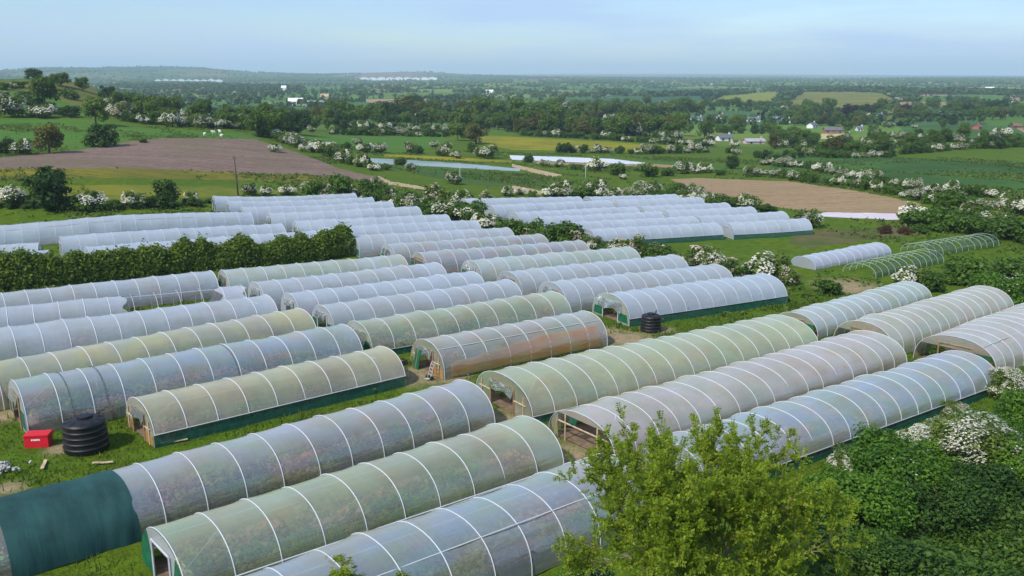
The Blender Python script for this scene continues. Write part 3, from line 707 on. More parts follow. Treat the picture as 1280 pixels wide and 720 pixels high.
('bush',133.6,1037.6,7.19,0.9,28),
('tree',135.4,1021.3,7.83,1.13,28),
('bush',140.9,1026.7,12.45,0.95,28),
('haw',145.2,1030.9,8.37,1.11,28),
('tree',152.9,1041.0,12.73,1.07,28),
('bush',157.2,1022.9,7.76,1.07,28),
('tree',167.1,1047.4,7.81,0.89,28),
('haw',171.4,1039.8,10.26,1.09,28),
('haw',177.2,1046.5,7.61,0.87,28),
('haw',180.6,1038.3,11.57,0.9,28),
('tree',185.5,1039.0,10.42,1.12,28),
('tree',191.4,1039.6,9.11,0.91,28),
('bush',198.6,1040.2,12.89,1.03,28),
('bush',200.3,1020.4,8.54,1.07,28),
('bush',197.2,984.0,6.75,1.14,28),
('bush',192.3,976.0,6.94,0.85,28),
('tree',183.3,952.2,6.65,1.02,28),
('haw',178.7,957.4,7.85,0.96,28),
('tree',170.1,944.7,9.55,1.03,28),
('tree',165.7,943.2,11.54,1.13,28),
('bush',156.8,927.0,10.99,1.02,28),
('haw',149.6,920.6,10.29,1.02,28),
('tree',143.9,913.6,9.88,0.88,28),
('haw',137.8,908.7,7.96,1.07,28),
('haw',131.0,901.4,9.48,1.0,28),
('haw',123.9,879.2,8.86,0.87,28),
('tree',63.2,719.9,10.27,1.14,28),
('tree',67.8,730.3,9.29,0.87,28),
('tree',72.4,730.2,9.03,1.12,28),
('bush',77.2,735.5,9.26,0.87,28),
('dark',79.9,710.7,7.4,1.0,28),
('tree',84.1,714.6,7.7,0.98,28),
('tree',87.7,714.2,10.36,1.09,28),
('tree',94.7,730.7,11.41,0.99,28),
('tree',96.1,704.9,6.75,1.05,28),
('bush',100.3,705.5,10.1,1.13,28),
('bush',108.0,726.2,7.07,0.93,28),
('dark',111.4,724.2,8.91,1.06,28),
('bush',114.0,709.0,12.06,1.07,28),
('dark',117.9,704.2,8.92,1.09,28),
('dark',123.4,706.3,9.69,1.0,28),
('tree',125.9,698.3,8.39,1.0,28),
('tree',320.4,793.5,7.01,1.0,29),
('bush',331.3,810.3,7.37,0.93,29),
('haw',327.7,787.8,6.32,1.12,29),
('haw',331.4,787.0,10.54,1.08,29),
('dark',345.1,809.8,7.4,0.88,29),
('bush',348.2,804.3,6.18,1.13,29),
('dark',355.1,810.2,8.19,0.87,29),
('dark',357.9,806.8,8.63,1.13,29),
('tree',364.9,809.7,10.66,0.98,29),
('haw',364.7,797.3,9.72,0.98,29),
('bush',364.4,789.7,6.26,0.87,29),
('haw',366.2,785.8,8.53,1.03,29),
('tree',370.5,782.2,7.09,0.99,29),
('dark',379.2,791.2,6.37,0.93,29),
('tree',381.6,783.9,8.51,1.06,29),
('dark',381.3,774.0,6.33,1.09,29),
('bush',381.1,766.0,9.59,1.03,29),
('bush',388.3,774.2,9.18,1.02,29),
('dark',384.6,758.2,7.43,1.04,29),
('dark',383.4,748.7,6.68,1.11,29),
('haw',395.6,761.4,8.68,0.92,29),
('dark',395.0,749.5,7.94,1.11,29),
('tree',398.5,749.6,5.69,0.98,29),
('dark',405.8,755.6,7.66,0.91,29),
('tree',408.3,754.6,9.73,0.99,29),
('dark',410.4,748.1,7.67,1.0,29),
('tree',414.4,745.8,9.88,0.94,29),
('dark',423.3,752.6,10.07,1.05,29),
('haw',424.9,748.9,9.17,0.97,29),
('near_haw',26.9,48.4,5.7,0.85,30),
('near_bush',21.0,46.6,5.87,0.9,30),
('near_bush',25.2,48.3,4.2,0.8,30),
('near_haw',19.6,48.2,2.79,0.7,30),
('near_bush',17.7,41.5,4.88,0.85,30),
('near_bush',31.4,52.3,4.01,0.8,30),
('near_haw',36.2,61.5,3.49,0.8,30),
('near_specks',22.1,45.5,4.86,0.75,30),
('near_dark',22.3,42.6,5.41,0.7,30),
('near_dark',26.3,45.5,5.3,0.7,30),
('near_bush',35.6,58.0,3.31,0.8,30),
('near_dark',17.3,38.0,4.14,0.6,30),
('near_specks',2.9,34.4,3.1,0.8,30),
('near_haw',30.4,57.7,2.19,0.6,30),
('near_bush',30.6,48.8,4.24,0.7,30),
('near_bush',30.3,54.2,3.62,0.7,30),
('near_bush',16.0,43.1,3.79,0.8,30),
('dark',-85.4,372.8,7.15,1.03,20),
('tree',-81.1,373.5,7.42,0.98,20),
('tree',-78.7,388.5,6.0,0.97,20),
('dark',-76.2,406.8,9.69,1.02,20),
('tree',-74.6,426.2,10.11,0.9,20),
('tree',-72.0,436.2,10.61,1.07,20),
('tree',-65.4,447.4,8.17,1.14,20),
('dark',-59.5,445.7,11.8,0.94,20),
('tree',-54.4,469.7,9.44,0.86,20),
('dark',-47.1,463.3,10.12,1.14,20),
('tree',-43.1,486.1,11.86,1.01,20),
('tree',-37.1,480.3,9.31,0.93,20),
('tree',-30.7,477.8,10.32,0.97,20),
('tree',-23.6,465.8,11.54,1.13,20),
('tree',-17.8,462.7,7.89,1.04,20),
('tree',-13.5,473.7,8.15,1.06,20),
('dark',-9.0,480.9,12.1,1.06,20),
('tree',-1.0,458.4,8.74,1.06,20),
('tree',3.7,474.6,12.54,1.0,20),
('dark',0.0,427.8,10.09,1.14,22),
('tree',4.0,427.2,9.44,0.9,22),
('tree',8.7,422.9,11.23,1.06,22),
('brown',12.3,420.1,11.84,0.87,22),
('tree',16.5,413.7,10.44,1.05,22),
('dark',23.2,433.8,7.1,0.96,22),
('tree',29.2,433.0,10.52,0.88,22),
('brown',31.3,419.7,10.76,0.86,22),
('tree',35.0,422.2,10.72,0.94,22),
('dark',40.9,435.5,9.12,1.13,22),
('dark',44.1,427.9,6.96,1.03,22),
('tree',47.6,425.5,7.49,1.0,22),
('tree',51.2,422.1,11.93,1.0,22),
('dark',56.5,430.9,9.23,1.01,22),
('brown',62.3,439.0,11.81,0.94,22),
('tree',65.8,433.4,10.83,0.94,22),
('tree',69.6,434.4,12.17,1.07,22),
('brown',73.9,433.0,9.32,1.15,22),
('tree',83.9,455.8,12.56,1.01,22),
('tree',0.0,618.5,11.43,1.11,22),
('tree',7.0,617.7,15.45,0.88,22),
('tree',15.8,625.1,14.25,0.88,22),
('dark',23.6,638.5,15.59,1.01,22),
('tree',29.2,652.7,14.2,1.12,22),
('dark',37.5,655.4,10.51,1.09,22),
('tree',50.7,703.1,17.02,0.92,22),
('tree',58.1,687.7,11.01,0.94,22),
('tree',64.7,693.7,16.55,1.04,22),
('tree',70.4,685.0,15.73,0.9,22),
('tree',77.5,687.6,15.09,0.91,22),
('dark',79.4,659.3,10.17,1.15,22),
('tree',91.3,681.6,16.35,1.04,22),
('tree',95.4,653.3,15.93,0.94,22),
('dark',109.4,683.8,14.46,0.91,22),
('tree',121.2,708.5,17.54,0.93,22),
('dark',134.1,745.2,10.79,0.92,22),
('tree',144.9,764.4,17.82,1.04,22),
('tree',156.0,772.7,16.64,0.85,22),
('tree',109.2,591.2,12.05,0.86,24),
('tree',138.5,559.7,12.29,0.87,24),
('tree',146.4,526.4,7.37,0.9,24),
('tree',149.1,482.4,7.1,0.86,24),
('bush',227.7,776.6,14.05,1.03,24),
('bush',231.7,758.8,14.86,0.93,24),
('dark',237.7,759.8,11.89,0.89,24),
('tree',248.4,772.9,12.69,1.05,24),
('tree',263.7,798.8,13.22,1.03,24),
('tree',271.6,804.8,12.32,0.96,24),
('dark',282.4,812.0,10.44,1.02,24),
('tree',282.3,792.9,8.78,1.04,24),
('bush',293.3,801.2,12.42,0.87,24),
('dark',312.3,829.4,11.0,0.99,24),
('dark',319.2,828.0,14.43,0.97,24),
('dark',323.6,822.2,14.87,1.04,24),
('tree',343.9,848.9,14.65,1.03,24),
('tree',343.9,827.4,12.45,0.91,24),
('bush',362.6,851.6,12.3,0.88,24),
('dark',354.5,820.1,12.64,1.01,24),
('tree',377.7,851.6,12.41,1.04,24),
('bush',383.0,846.3,10.16,0.87,24),
('bush',378.5,819.2,10.05,1.11,24),
('bush',387.7,818.1,11.93,1.12,24),
('tree',397.4,822.2,13.62,1.14,24),
('bush',410.9,836.6,15.38,0.91,24),
('dark',414.6,829.1,15.86,1.0,24),
('tree',429.7,843.8,9.79,0.96,24),
('bush',438.1,849.0,17.09,0.99,24),
('dark',428.6,815.8,15.23,1.06,24),
('dark',465.0,866.0,15.16,0.89,24),
('bush',449.8,821.4,13.23,0.98,24),
('tree',464.7,834.0,9.99,0.98,24),
('tree',473.6,838.1,12.18,0.85,24),
('tree',124.5,334.9,4.19,1.12,31),
('bush',127.5,332.0,3.91,0.95,31),
('haw',125.7,320.1,6.57,0.95,31),
('tree',129.7,323.8,6.02,1.14,31),
('tree',130.8,319.0,4.78,1.12,31),
('haw',132.6,317.1,5.03,0.91,31),
('tree',136.2,316.9,3.76,1.04,31),
('tree',140.6,320.1,5.78,0.92,31),
('bush',145.6,322.2,5.18,0.92,31),
('tree',151.9,328.4,4.65,0.93,31),
('bush',154.0,326.6,5.74,0.92,31),
('tree',162.7,339.9,5.44,1.1,31),
('haw',168.5,344.4,5.95,0.87,31),
('tree',174.6,350.9,5.94,1.06,31),
('haw',181.5,349.6,4.68,1.08,31),
('haw',202.6,384.7,5.2,1.1,31),
('haw',222.7,412.9,7.25,1.04,31),
('tree',261.8,457.2,8.97,1.08,31),
('bush',81.9,386.1,4.13,0.99,31),
('dark',83.2,380.4,4.71,0.94,31),
('dark',109.0,373.9,5.64,0.89,31),
('haw',109.9,369.9,4.17,0.89,31),
('haw',111.0,365.8,5.41,0.95,31),
('dark',112.2,360.7,5.08,1.12,31),
('bush',111.7,352.8,4.3,1.01,31),
('haw',113.9,352.5,4.88,0.99,31),
('dark',115.1,347.3,5.2,1.15,31),
('bush',114.4,335.5,4.41,1.05,31),
('dark',113.7,325.9,5.18,0.91,31),
('bush',114.5,322.6,3.65,0.88,31),
('haw',118.0,327.6,5.6,0.94,31),
('haw',118.2,319.5,4.63,0.99,31),
('dark',119.1,315.3,4.12,1.14,31),
('bush',121.7,313.8,5.71,1.01,31),
('bush',120.6,304.5,5.43,1.05,31),
('bush',123.4,306.6,3.96,0.96,31),
('dark',124.5,303.9,3.37,0.91,31),
('tree',-145.5,338.8,7.46,1.1,12),
('haw',-141.8,343.4,6.42,1.08,12),
('haw',-137.7,345.9,6.96,0.88,12),
('tree',-131.9,339.4,9.93,1.03,12),
('tree',-127.8,343.9,9.92,0.95,12),
('haw',-131.1,369.5,7.04,0.98,12),
('tree',-132.5,391.2,9.91,0.97,12),
('haw',-127.6,395.2,6.5,0.94,12),
('bush',-115.6,372.1,10.77,0.97,12),
('bush',-121.0,405.6,8.74,0.92,12),
('haw',-119.0,411.8,6.88,0.94,12),
('tree',-125.6,317.7,6.28,1.05,15),
('tree',-122.1,317.2,6.1,1.04,15),
('haw',-119.4,316.6,7.07,0.86,15),
('haw',-113.9,311.4,4.29,0.98,15),
('haw',-108.5,306.8,4.24,1.1,15),
('tree',-100.9,296.1,4.35,1.0,15),
('bush',-99.2,303.6,7.06,0.94,15),
('bush',-92.2,296.0,7.1,1.15,15),
('bush',-88.3,297.8,6.92,1.02,15),
('haw',-86.1,305.8,6.28,1.13,15),
('bush',-74.4,272.0,4.98,1.08,32),
('haw',-73.2,275.1,5.25,0.92,32),
('bush',-67.8,266.6,5.78,0.97,32),
('haw',-65.8,269.2,5.99,0.99,32),
('haw',-61.6,261.3,3.53,0.89,32),
('haw',-58.9,260.7,3.99,0.97,32),
('bush',-53.8,249.2,4.48,1.13,32),
('bush',-47.8,235.1,5.19,0.91,32),
('bush',-42.3,221.4,3.89,0.94,32),
('bush',-37.8,210.0,2.9,1.14,32),
('haw',-34.3,205.8,4.01,1.09,32),
('haw',-30.5,198.1,3.03,0.93,32),
('bush',-33.4,152.0,4.57,1.08,1),
('pink',-31.2,151.2,3.75,0.89,1),
('bush',-29.5,151.4,5.52,1.14,1),
('haw',-24.5,149.8,3.2,0.87,1),
('bush',-21.8,147.2,4.2,0.91,1),
('haw',-20.0,145.7,4.03,0.87,1),
('bush',-17.3,143.5,4.68,0.91,1),
('haw',-15.3,142.1,4.54,1.15,1),
('bush',-12.7,139.8,4.84,0.97,1),
('haw',-10.4,137.3,4.94,1.06,1),
('bush',-8.9,136.6,3.48,0.95,1),
('haw',-7.5,134.8,4.27,1.01,1),
('bush',-6.2,133.8,3.79,1.14,1),
('bush',0.0,122.6,5.17,0.82,2),
('pink',2.1,121.6,3.18,0.68,2),
('bush',4.4,119.6,4.2,0.88,2),
('bush',6.6,117.6,4.97,0.83,2),
('pink',8.7,117.0,3.95,0.82,2),
('haw',10.2,115.2,2.78,0.86,2),
('bush',12.2,113.9,2.82,0.69,2),
('pink',14.1,112.7,4.1,0.68,2),
('pink',15.5,111.4,4.52,0.89,2),
('pink',17.2,110.2,4.04,0.76,2),
('bush',18.4,108.0,4.22,0.86,2),
('haw',19.4,106.9,2.73,0.92,2),
('haw',21.2,105.4,2.75,0.83,2),
('pink',22.3,104.8,4.41,0.79,2),
('haw',24.0,102.9,3.86,0.73,2),
('pink',25.0,101.2,3.55,0.91,2),
('pink',26.4,99.8,2.71,0.77,2),
('bush',27.9,99.1,3.88,0.91,2),
('haw',7.5,167.4,4.07,0.82,5),
('haw',9.4,168.0,4.36,0.74,5),
('bush',11.1,168.2,4.05,0.64,5),
('bush',13.6,168.6,4.71,0.8,5),
('haw',15.9,170.0,4.25,0.75,5),
('haw',18.9,169.5,4.44,0.72,5),
('bush',22.0,170.1,3.37,0.66,5),
('haw',23.9,171.1,4.77,0.74,5),
('bush',27.0,169.7,4.1,0.85,5),
('bush',29.1,169.6,3.07,0.83,5),
('bush',30.8,168.1,3.79,0.85,5),
('haw',32.7,166.9,4.3,0.74,5),
('haw',34.8,166.2,3.84,0.8,5),
('haw',36.3,164.1,3.93,0.7,5),
('bush',37.8,160.0,3.44,0.76,5),
('bush',39.2,159.0,3.16,0.7,5),
('bush',40.1,155.9,4.13,0.83,5),
('bush',41.2,154.1,4.22,0.79,5),
('bush',42.4,152.6,3.36,0.66,5),
('bush',-75.8,129.8,3.15,0.58,0),
('dark',-72.8,130.0,2.3,0.55,0),
('bush',-70.4,130.2,2.57,0.55,0),
('dark',-67.5,129.7,2.84,0.6,0),
('dark',-65.3,130.0,3.98,0.68,0),
('bush',-61.8,129.4,4.0,0.55,0),
('dark',-60.2,130.0,3.18,0.51,0),
('dark',-58.4,130.3,2.46,0.58,0),
('bush',-55.8,132.2,2.36,0.62,0),
('dark',-53.5,133.8,3.97,0.56,0),
('bush',-51.8,134.8,3.37,0.54,0),
('bush',-49.4,137.8,3.8,0.66,0),
('bush',-47.5,142.1,2.96,0.59,0),
('bush',23.5,443.9,6.78,0.98,21),
('bush',28.0,434.3,8.83,1.13,21),
('bush',31.3,433.7,7.36,1.12,21),
('haw',36.3,443.7,7.54,0.87,21),
('tree',40.7,447.5,5.31,0.91,21),
('haw',43.9,450.0,6.62,0.87,21),
('tree',48.1,442.8,7.32,1.05,21),
('haw',53.6,449.4,5.58,0.98,21),
('haw',56.1,444.8,8.45,0.98,21),
('haw',58.7,429.4,8.13,1.04,21),
('bush',62.8,428.0,4.95,0.88,21),
('bush',66.8,424.0,5.26,0.86,21),
('haw',70.2,420.3,6.31,0.91,21),
('tree',72.5,418.3,4.77,0.85,21),
('haw',75.6,413.3,5.57,1.14,21),
('bush',61.8,134.2,5.79,0.73,4),
('bush',63.9,131.8,5.94,0.76,4),
('bush',67.1,131.2,5.23,0.69,4),
('bush',70.1,131.0,5.79,0.7,4),
('pink',72.0,128.9,3.85,0.77,4),
('bush',73.7,125.9,5.74,0.9,4),
('bush',71.9,148.1,4.75,0.88,4),
('bush',73.2,146.2,5.79,0.91,4),
('bush',75.9,147.4,3.23,0.76,4),
('haw',78.2,146.0,3.91,0.86,4),
('haw',80.5,145.3,3.74,0.8,4),
('haw',82.1,144.7,5.58,0.85,4),
('haw',84.1,143.8,3.55,0.9,4),
('bush',50.1,99.4,3.34,0.81,3),
('bush',52.0,99.2,5.14,0.87,3),
('bush',55.4,101.2,3.78,0.85,3),
('bush',57.3,100.9,5.48,0.75,3),
('bush',60.3,102.6,5.63,0.77,3),
('bush',62.7,102.5,5.57,0.77,3),
('near_bush',33.6,54.0,5.68,0.9,30),
('near_bush',28.8,46.6,5.42,0.8,30),
('near_haw',25.4,52.0,2.99,0.6,30)]
HOUSES=[(100.3, 428.7, 6.8, 2.9, 'white', 'slate', 20.0, 'two storey white house with slate roof beside a dark plum tree'), (109.1, 408.6, 8.7, 1.6, 'pink', 'grey', 10.0, 'long low pinkish house below the dark trees'), (141.7, 700.8, 9.2, 3.4, 'white', 'slate', 10.0, 'white bungalow, leftmost of the village houses'), (169.6, 739.8, 9.1, 4.3, 'white', 'brown', 60.0, 'white house with brownish roof behind the village trees'), (188.1, 710.9, 10.0, 3.4, 'white', 'slate', 0.0, 'white house with slate roof behind a pale lawn'), (201.0, 608.8, 8.0, 3.5, 'white', 'slate', 50.0, 'white gabled house with dark roof left of the red walled house'), (184.9, 523.2, 10.1, 3.0, 'red', 'slate', -5.0, 'red walled house with wide slate roof by the stubble field'), (213.9, 737.7, 12.3, 2.9, 'blue', 'bluegrey', 0.0, 'long blue grey shed behind the village'), (286.4, 710.0, 5.6, 5.5, 'paleblue', 'slate', 30.0, 'small pale blue house between trees right of the plum tree'), (210.3, 550.0, 3.4, 2.7, 'white', 'slate', 0.0, 'tiny white outbuilding right of the red walled house'), (208.8, 694.4, 6.1, 3.4, 'white', 'slate', 0.0, 'small white cottage just right of the blue shed'), (280.2, 547.5, 3.4, 2.7, 'red', 'brown', 40.0, 'tiny red shed in the right hand pastures'), (312.6, 563.6, 5.0, 2.7, 'brown', 'brown', 0.0, 'small brown shed at the right edge of the valley'), (-217.5, 920.4, 14.5, 7.1, 'white', 'white', 10.0, 'white factory building with tall front left of the wood'), (-198.3, 924.7, 16.2, 4.5, 'white', 'grey', 0.0, 'white factory building with long grey roof'), (-239.7, 1172.1, 10.2, 6.8, 'tan', 'tan', 0.0, 'tan barn behind the white factory'), (-86.6, 1286.7, 27.0, 4.9, 'red', 'brown', 0.0, 'distant row of reddish brown houses'), (927.7, 1781.5, 18.6, 8.5, 'white', 'white', 0.0, 'distant white farm building at the right'), (-453.8, 1825.9, 9.6, 8.8, 'white', 'white', 0.0, 'tiny distant white house left of the factory'), (-40.7, 1667.0, 13.1, 6.4, 'white', 'white', 0.0, 'distant pair of white buildings beyond the wood')]
SHEEP=[(-101.8, 296.5), (-86.5, 255.3), (-86.5, 263.1), (-86.0, 267.3), (-81.5, 254.3)]
POLES=[(-46.0, 150.1, 6.9), (-11.3, 195.2, 3.5), (16.5, 201.3, 3.6)]
GLASS=[(-1312.4, 3350.4, -1211.4, 3824.5), (-701.8, 4201.7, -370.1, 4480.0)]
NEAR={'tank': (-25.0, 49.1), 'tank2': (12.4, 77.0), 'box': (-27.9, 49.3), 'bag': (-28.1, 45.7), 'ash': (7.9, 31.6), 'sapling': (-6.2, 31.9)}
HEDGE=[(-54.0, 83.9), (-50.6, 86.0), (-47.0, 88.4), (-43.4, 91.0), (-38.1, 94.8), (-33.2, 98.3), (-27.8, 101.7), (-23.0, 105.3), (-20.1, 108.1)]
BANK=[(13.2, 36.8), (16.1, 42.3), (19.9, 45.6), (24.6, 49.0), (29.7, 54.1), (39.7, 64.9), (51.0, 73.8), (50.5, 62.1), (30.2, 35.0), (18.9, 27.6), (11.6, 27.4)]
WORN=[((8.4, 74.9), 2.6), ((10.3, 74.1), 2.2), ((3.7, 47.3), 3.0), ((2.8, 48.9), 2.5), ((4.3, 46.3), 2.5), ((-32.7, 53.7), 1.2), ((-26.6, 48.8), 0.7), ((-4.8, 63.5), 1.5), ((-1.0, 54.3), 2.2), ((37.2, 96.5), 3), ((13.0, 77.5), 1.3), ((-7.1, 63.3), 2), ((-26.6, 43.6), 0.8)]
TUNNELS=[
('F1', -12.28, 28.98, 5.73, 43.63, 5.6, 2.6, 'blue', 'off', 'closed', 0, 2.1, 'large clear plastic polytunnel at the very front, partly hidden by the leafy ash tree'),
('F2', -15.06, 34.85, 1.29, 49.07, 5.2, 2.5, 'green', 'greennet', 'closed', 0.5, 2.1, 'greenish clear polytunnel second from the front with green netting at its open end'),
('F3', -24.61, 35.81, -2.78, 55.25, 5.2, 2.5, 'mauve', 'off', 'closed', 0, 2.1, 'polytunnel half wrapped in dark green shade netting with a narrow slit'),
('F4', -22.65, 51.1, -9.2, 62.82, 4.87, 2.33, 'beige', 'timber', 'closed', 0.75, 2.0, 'beige polytunnel with timber framed end and raised green mesh side beside grass'),
('F5', -30.79, 52.53, -12.84, 66.99, 5.33, 2.74, 'blue', 'rag', 'closed', 0, 1.9, 'bluish polytunnel right behind the big black water tank and red box'),
('F6', -36.08, 55.24, -17.57, 72.43, 5.0, 2.5, 'yellow', 'off', 'closed', 0, 1.9, 'yellowish polytunnel running just behind the bluish tunnel with the water tank'),
('F7', -40.75, 62.75, -21.51, 76.72, 5.2, 2.5, 'haze', 'off', 'closed', 0, 1.9, 'pale polytunnel between the yellowish tunnel and the torn tunnel'),
('F8', -45.22, 69.88, -25.21, 81.34, 4.4, 2.2, 'haze', 'off', 'closed', 0, 1.9, 'torn polytunnel with bare hoops exposed where its plastic is missing'),
('F9', -47.53, 73.85, -29.76, 86.73, 4.2, 2.3, 'haze', 'off', 'closed', 0, 1.9, 'pale polytunnel directly in front of the clipped green hedge'),
('La', -67.83, 107.18, -36.2, 123.01, 5.2, 2.5, 'white', 'off', 'closed', 0, 1.9, 'longest white polytunnel behind the clipped hedge, farthest back at the left'),
('Lb', -52.06, 101.66, -29.88, 114.75, 5.2, 2.5, 'white', 'plain', 'closed', 0, 1.9, 'white polytunnel behind the clipped hedge, middle of the three long ones'),
('Lc', -46.35, 95.83, -24.59, 110.01, 5.2, 2.5, 'white', 'plain', 'closed', 0, 1.9, 'white polytunnel directly behind the clipped green hedge'),
('Ld', -60.53, 96.37, -53.15, 99.15, 4.6, 2.2, 'white', 'off', 'greennet', 0, 1.9, 'short white polytunnel behind the hedge with a green netting end'),
('Le', -57.82, 91.9, -50.08, 95.06, 4.6, 2.2, 'white', 'off', 'plain', 0, 1.9, 'short white polytunnel behind the hedge beside the short green ended one'),
('M1', -45.57, 136.2, -25.81, 146.27, 3.95, 2.2, 'white', 'net', 'closed', 0, 1.8, 'farthest white polytunnel in the middle rows, beside the utility pole'),
('M2', -42.51, 133.29, -22.36, 142.48, 3.95, 2.2, 'white', 'net', 'closed', 0, 1.8, 'second farthest white polytunnel in the middle rows'),
('M3', -39.07, 128.52, -18.81, 138.09, 4.7, 2.3, 'white', 'net', 'closed', 0, 1.8, 'third farthest white polytunnel in the middle rows'),
('M4', -34.04, 124.36, -14.22, 133.51, 5.2, 2.3, 'white', 'net', 'closed', 0, 1.8, 'white polytunnel in the middle rows, fourth from the far hawthorns'),
('M5', -29.07, 118.58, -9.34, 126.66, 5.2, 2.3, 'white', 'net', 'closed', 0, 1.8, 'white polytunnel in the middle rows, fifth from the far hawthorns'),
('M6', -24.56, 113.94, -5.02, 122.06, 5.2, 2.3, 'white', 'net', 'closed', 0, 1.8, "white polytunnel in the middle rows with its end level with the hedge's end"),
('M7', -19.42, 108.33, -0.53, 116.89, 5.2, 2.3, 'haze', 'net', 'closed', 0, 1.8, "pale polytunnel in the middle rows just past the hedge's end, green panels at its door"),
('M8', -14.51, 103.04, 3.65, 112.71, 5.2, 2.3, 'mauve', 'net', 'closed', 0, 1.8, 'faintly pink polytunnel behind its darker pink twin in the middle rows'),
('M9', -10.42, 98.16, 8.47, 108.37, 5.2, 2.4, 'mauve', 'green', 'closed', 0, 1.8, 'faintly pink polytunnel with one long green board across its end'),
('M10', -4.38, 94.42, 14.0, 104.94, 5.2, 2.4, 'pgreen', 'net', 'closed', 0, 1.8, 'pale greenish polytunnel with a bright green panel at its open end'),
('M11', -0.29, 89.21, 18.72, 100.62, 5.4, 2.4, 'haze', 'rag', 'closed', 0, 1.7, 'pale grey polytunnel, third nearest of the middle rows'),
('M12', 3.89, 84.91, 22.5, 95.57, 5.4, 2.4, 'haze', 'rag', 'closed', 0, 1.7, 'pale grey polytunnel just behind the one with the green skirt and small tank'),
('M13', 9.19, 80.64, 26.59, 90.98, 5.84, 2.42, 'white', 'sheet', 'closed', 0.7, 1.7, 'white polytunnel with green side skirt beside the small black tank'),
('N1', -28.64, 86.67, -12.27, 96.6, 5.0, 2.4, 'pgreen', 'rag', 'closed', 0, 2.0, "pale polytunnel in front of the hedge's right end, farthest of its block"),
('N2', -24.08, 81.9, -7.94, 92.99, 5.0, 2.4, 'haze', 'net', 'closed', 0, 2.0, 'pale polytunnel, second from the hedge in the central block'),
('N3', -20.05, 78.31, -3.85, 89.37, 4.8, 2.3, 'white', 'net', 'closed', 0, 2.0, 'bluish white polytunnel, third from the hedge in the central block'),
('N4', -16.29, 74.36, -0.27, 86.08, 4.7, 2.3, 'haze', 'net', 'closed', 0, 2.0, 'pale grey polytunnel, fourth from the hedge in the central block'),
('N5', -12.39, 69.15, 4.09, 81.03, 5.0, 2.4, 'green', 'sheet', 'closed', 0.5, 2.0, 'green tinted polytunnel directly behind the orange brown stained one'),
('N6', -6.41, 64.45, 6.58, 74.05, 4.91, 2.43, 'amber', 'timber', 'closed', 0, 2.0, 'polytunnel with an orange brown lower side and cluttered timber doorway'),
('R1', -0.63, 56.98, 23.6, 74.01, 6.81, 2.43, 'lime', 'timber', 'closed', 0.5, 1.9, 'yellow green polytunnel with a timber door frame, farthest of the front right trio'),
('R2', 4.15, 50.92, 29.82, 70.83, 6.0, 2.11, 'rose', 'open', 'closed', 0, 1.9, 'pinkish polytunnel with a wide open end showing bare soil inside'),
('R3', 8.92, 46.18, 34.44, 64.84, 5.4, 2.4, 'blue', 'plain', 'closed', 0.6, 1.9, 'bluish polytunnel between the ash tree and the white hawthorn'),
('R4', 25.34, 77.24, 41.79, 91.13, 4.57, 1.91, 'pgreen', 'green', 'closed', 0, 1.7, 'pale green polytunnel at the right, farthest of the back trio'),
('R5', 29.61, 72.53, 47.66, 87.23, 5.51, 2.5, 'beige2', 'green', 'closed', 0, 1.7, 'pale beige polytunnel at the right, middle of the back trio'),
('R6', 35.3, 68.27, 59.53, 88.88, 6.54, 2.6, 'rose', 'green', 'closed', 0, 1.8, 'pinkish polytunnel at the right edge with a dark open end'),
('S1', 35.21, 106.18, 48.21, 115.75, 3.6, 1.35, 'sheet', 'closed', 'closed', 0, 1.6, 'small low opaque white tunnel standing alone by the bare hoops'),
('P1l', -7.9, 144.87, 11.45, 153.04, 4.4, 2.1, 'white2', 'plain', 'closed', 0, 1.8, 'far block white polytunnel, left column, farthest row'),
('P2l', -3.53, 138.61, 15.93, 149.31, 4.4, 2.1, 'white2', 'plain', 'closed', 0, 1.8, 'far block white polytunnel, left column, second row from the back'),
('P3l', 0.22, 131.89, 19.44, 142.25, 4.4, 2.1, 'white2', 'plain', 'closed', 0, 1.8, 'far block white polytunnel, left column, third row from the back'),
('P4l', 3.44, 127.94, 22.53, 137.49, 4.4, 2.1, 'white2', 'plain', 'closed', 0, 1.8, 'far block white polytunnel, left column, fourth row from the back'),
('P5l', 7.01, 123.6, 27.05, 133.28, 4.4, 2.1, 'white2', 'plain', 'closed', 0, 1.8, 'far block white polytunnel, left column, second row from the front'),
('P6l', 10.2, 118.81, 29.14, 127.4, 4.4, 2.1, 'white2', 'plain', 'closed', 0.7, 1.8, 'far block white polytunnel with green skirt, left column, front row'),
('P1r', 12.99, 153.42, 29.17, 159.89, 4.4, 2.1, 'white2', 'plain', 'closed', 0, 1.8, 'far block white polytunnel, right column, farthest row'),
('P2r', 17.17, 150.08, 32.73, 156.21, 4.4, 2.1, 'white2', 'plain', 'closed', 0, 1.8, 'far block white polytunnel, right column, second row from the back'),
('P3r', 20.51, 142.91, 35.7, 148.96, 4.4, 2.1, 'white2', 'plain', 'closed', 0, 1.8, 'far block white polytunnel, right column, third row from the back'),
('P4r', 23.84, 139.0, 38.68, 143.98, 4.4, 2.1, 'white2', 'plain', 'closed', 0, 1.8, 'far block white polytunnel, right column, fourth row from the back'),
('P5r', 27.72, 133.36, 42.02, 138.15, 4.4, 2.1, 'white2', 'plain', 'closed', 0, 1.8, 'far block white polytunnel, right column, second row from the front'),
('P6r', 30.93, 127.53, 43.21, 130.94, 4.4, 2.1, 'white2', 'plain', 'closed', 0.7, 1.8, 'far block white polytunnel with green skirt, right column, front row'),
('U1', 40.58, 102.28, 53.12, 112.26, 4.2, 1.4, 'none', 'bare', 'bare', 0, 1.5, 'bare polytunnel hoops over weeds beside the small white tunnel'),
('U2', 52.93, 115.55, 66.84, 124.84, 4.2, 1.4, 'none', 'bare', 'bare', 0, 1.5, 'row of bare greenish hoops farther back near the right hawthorns')]
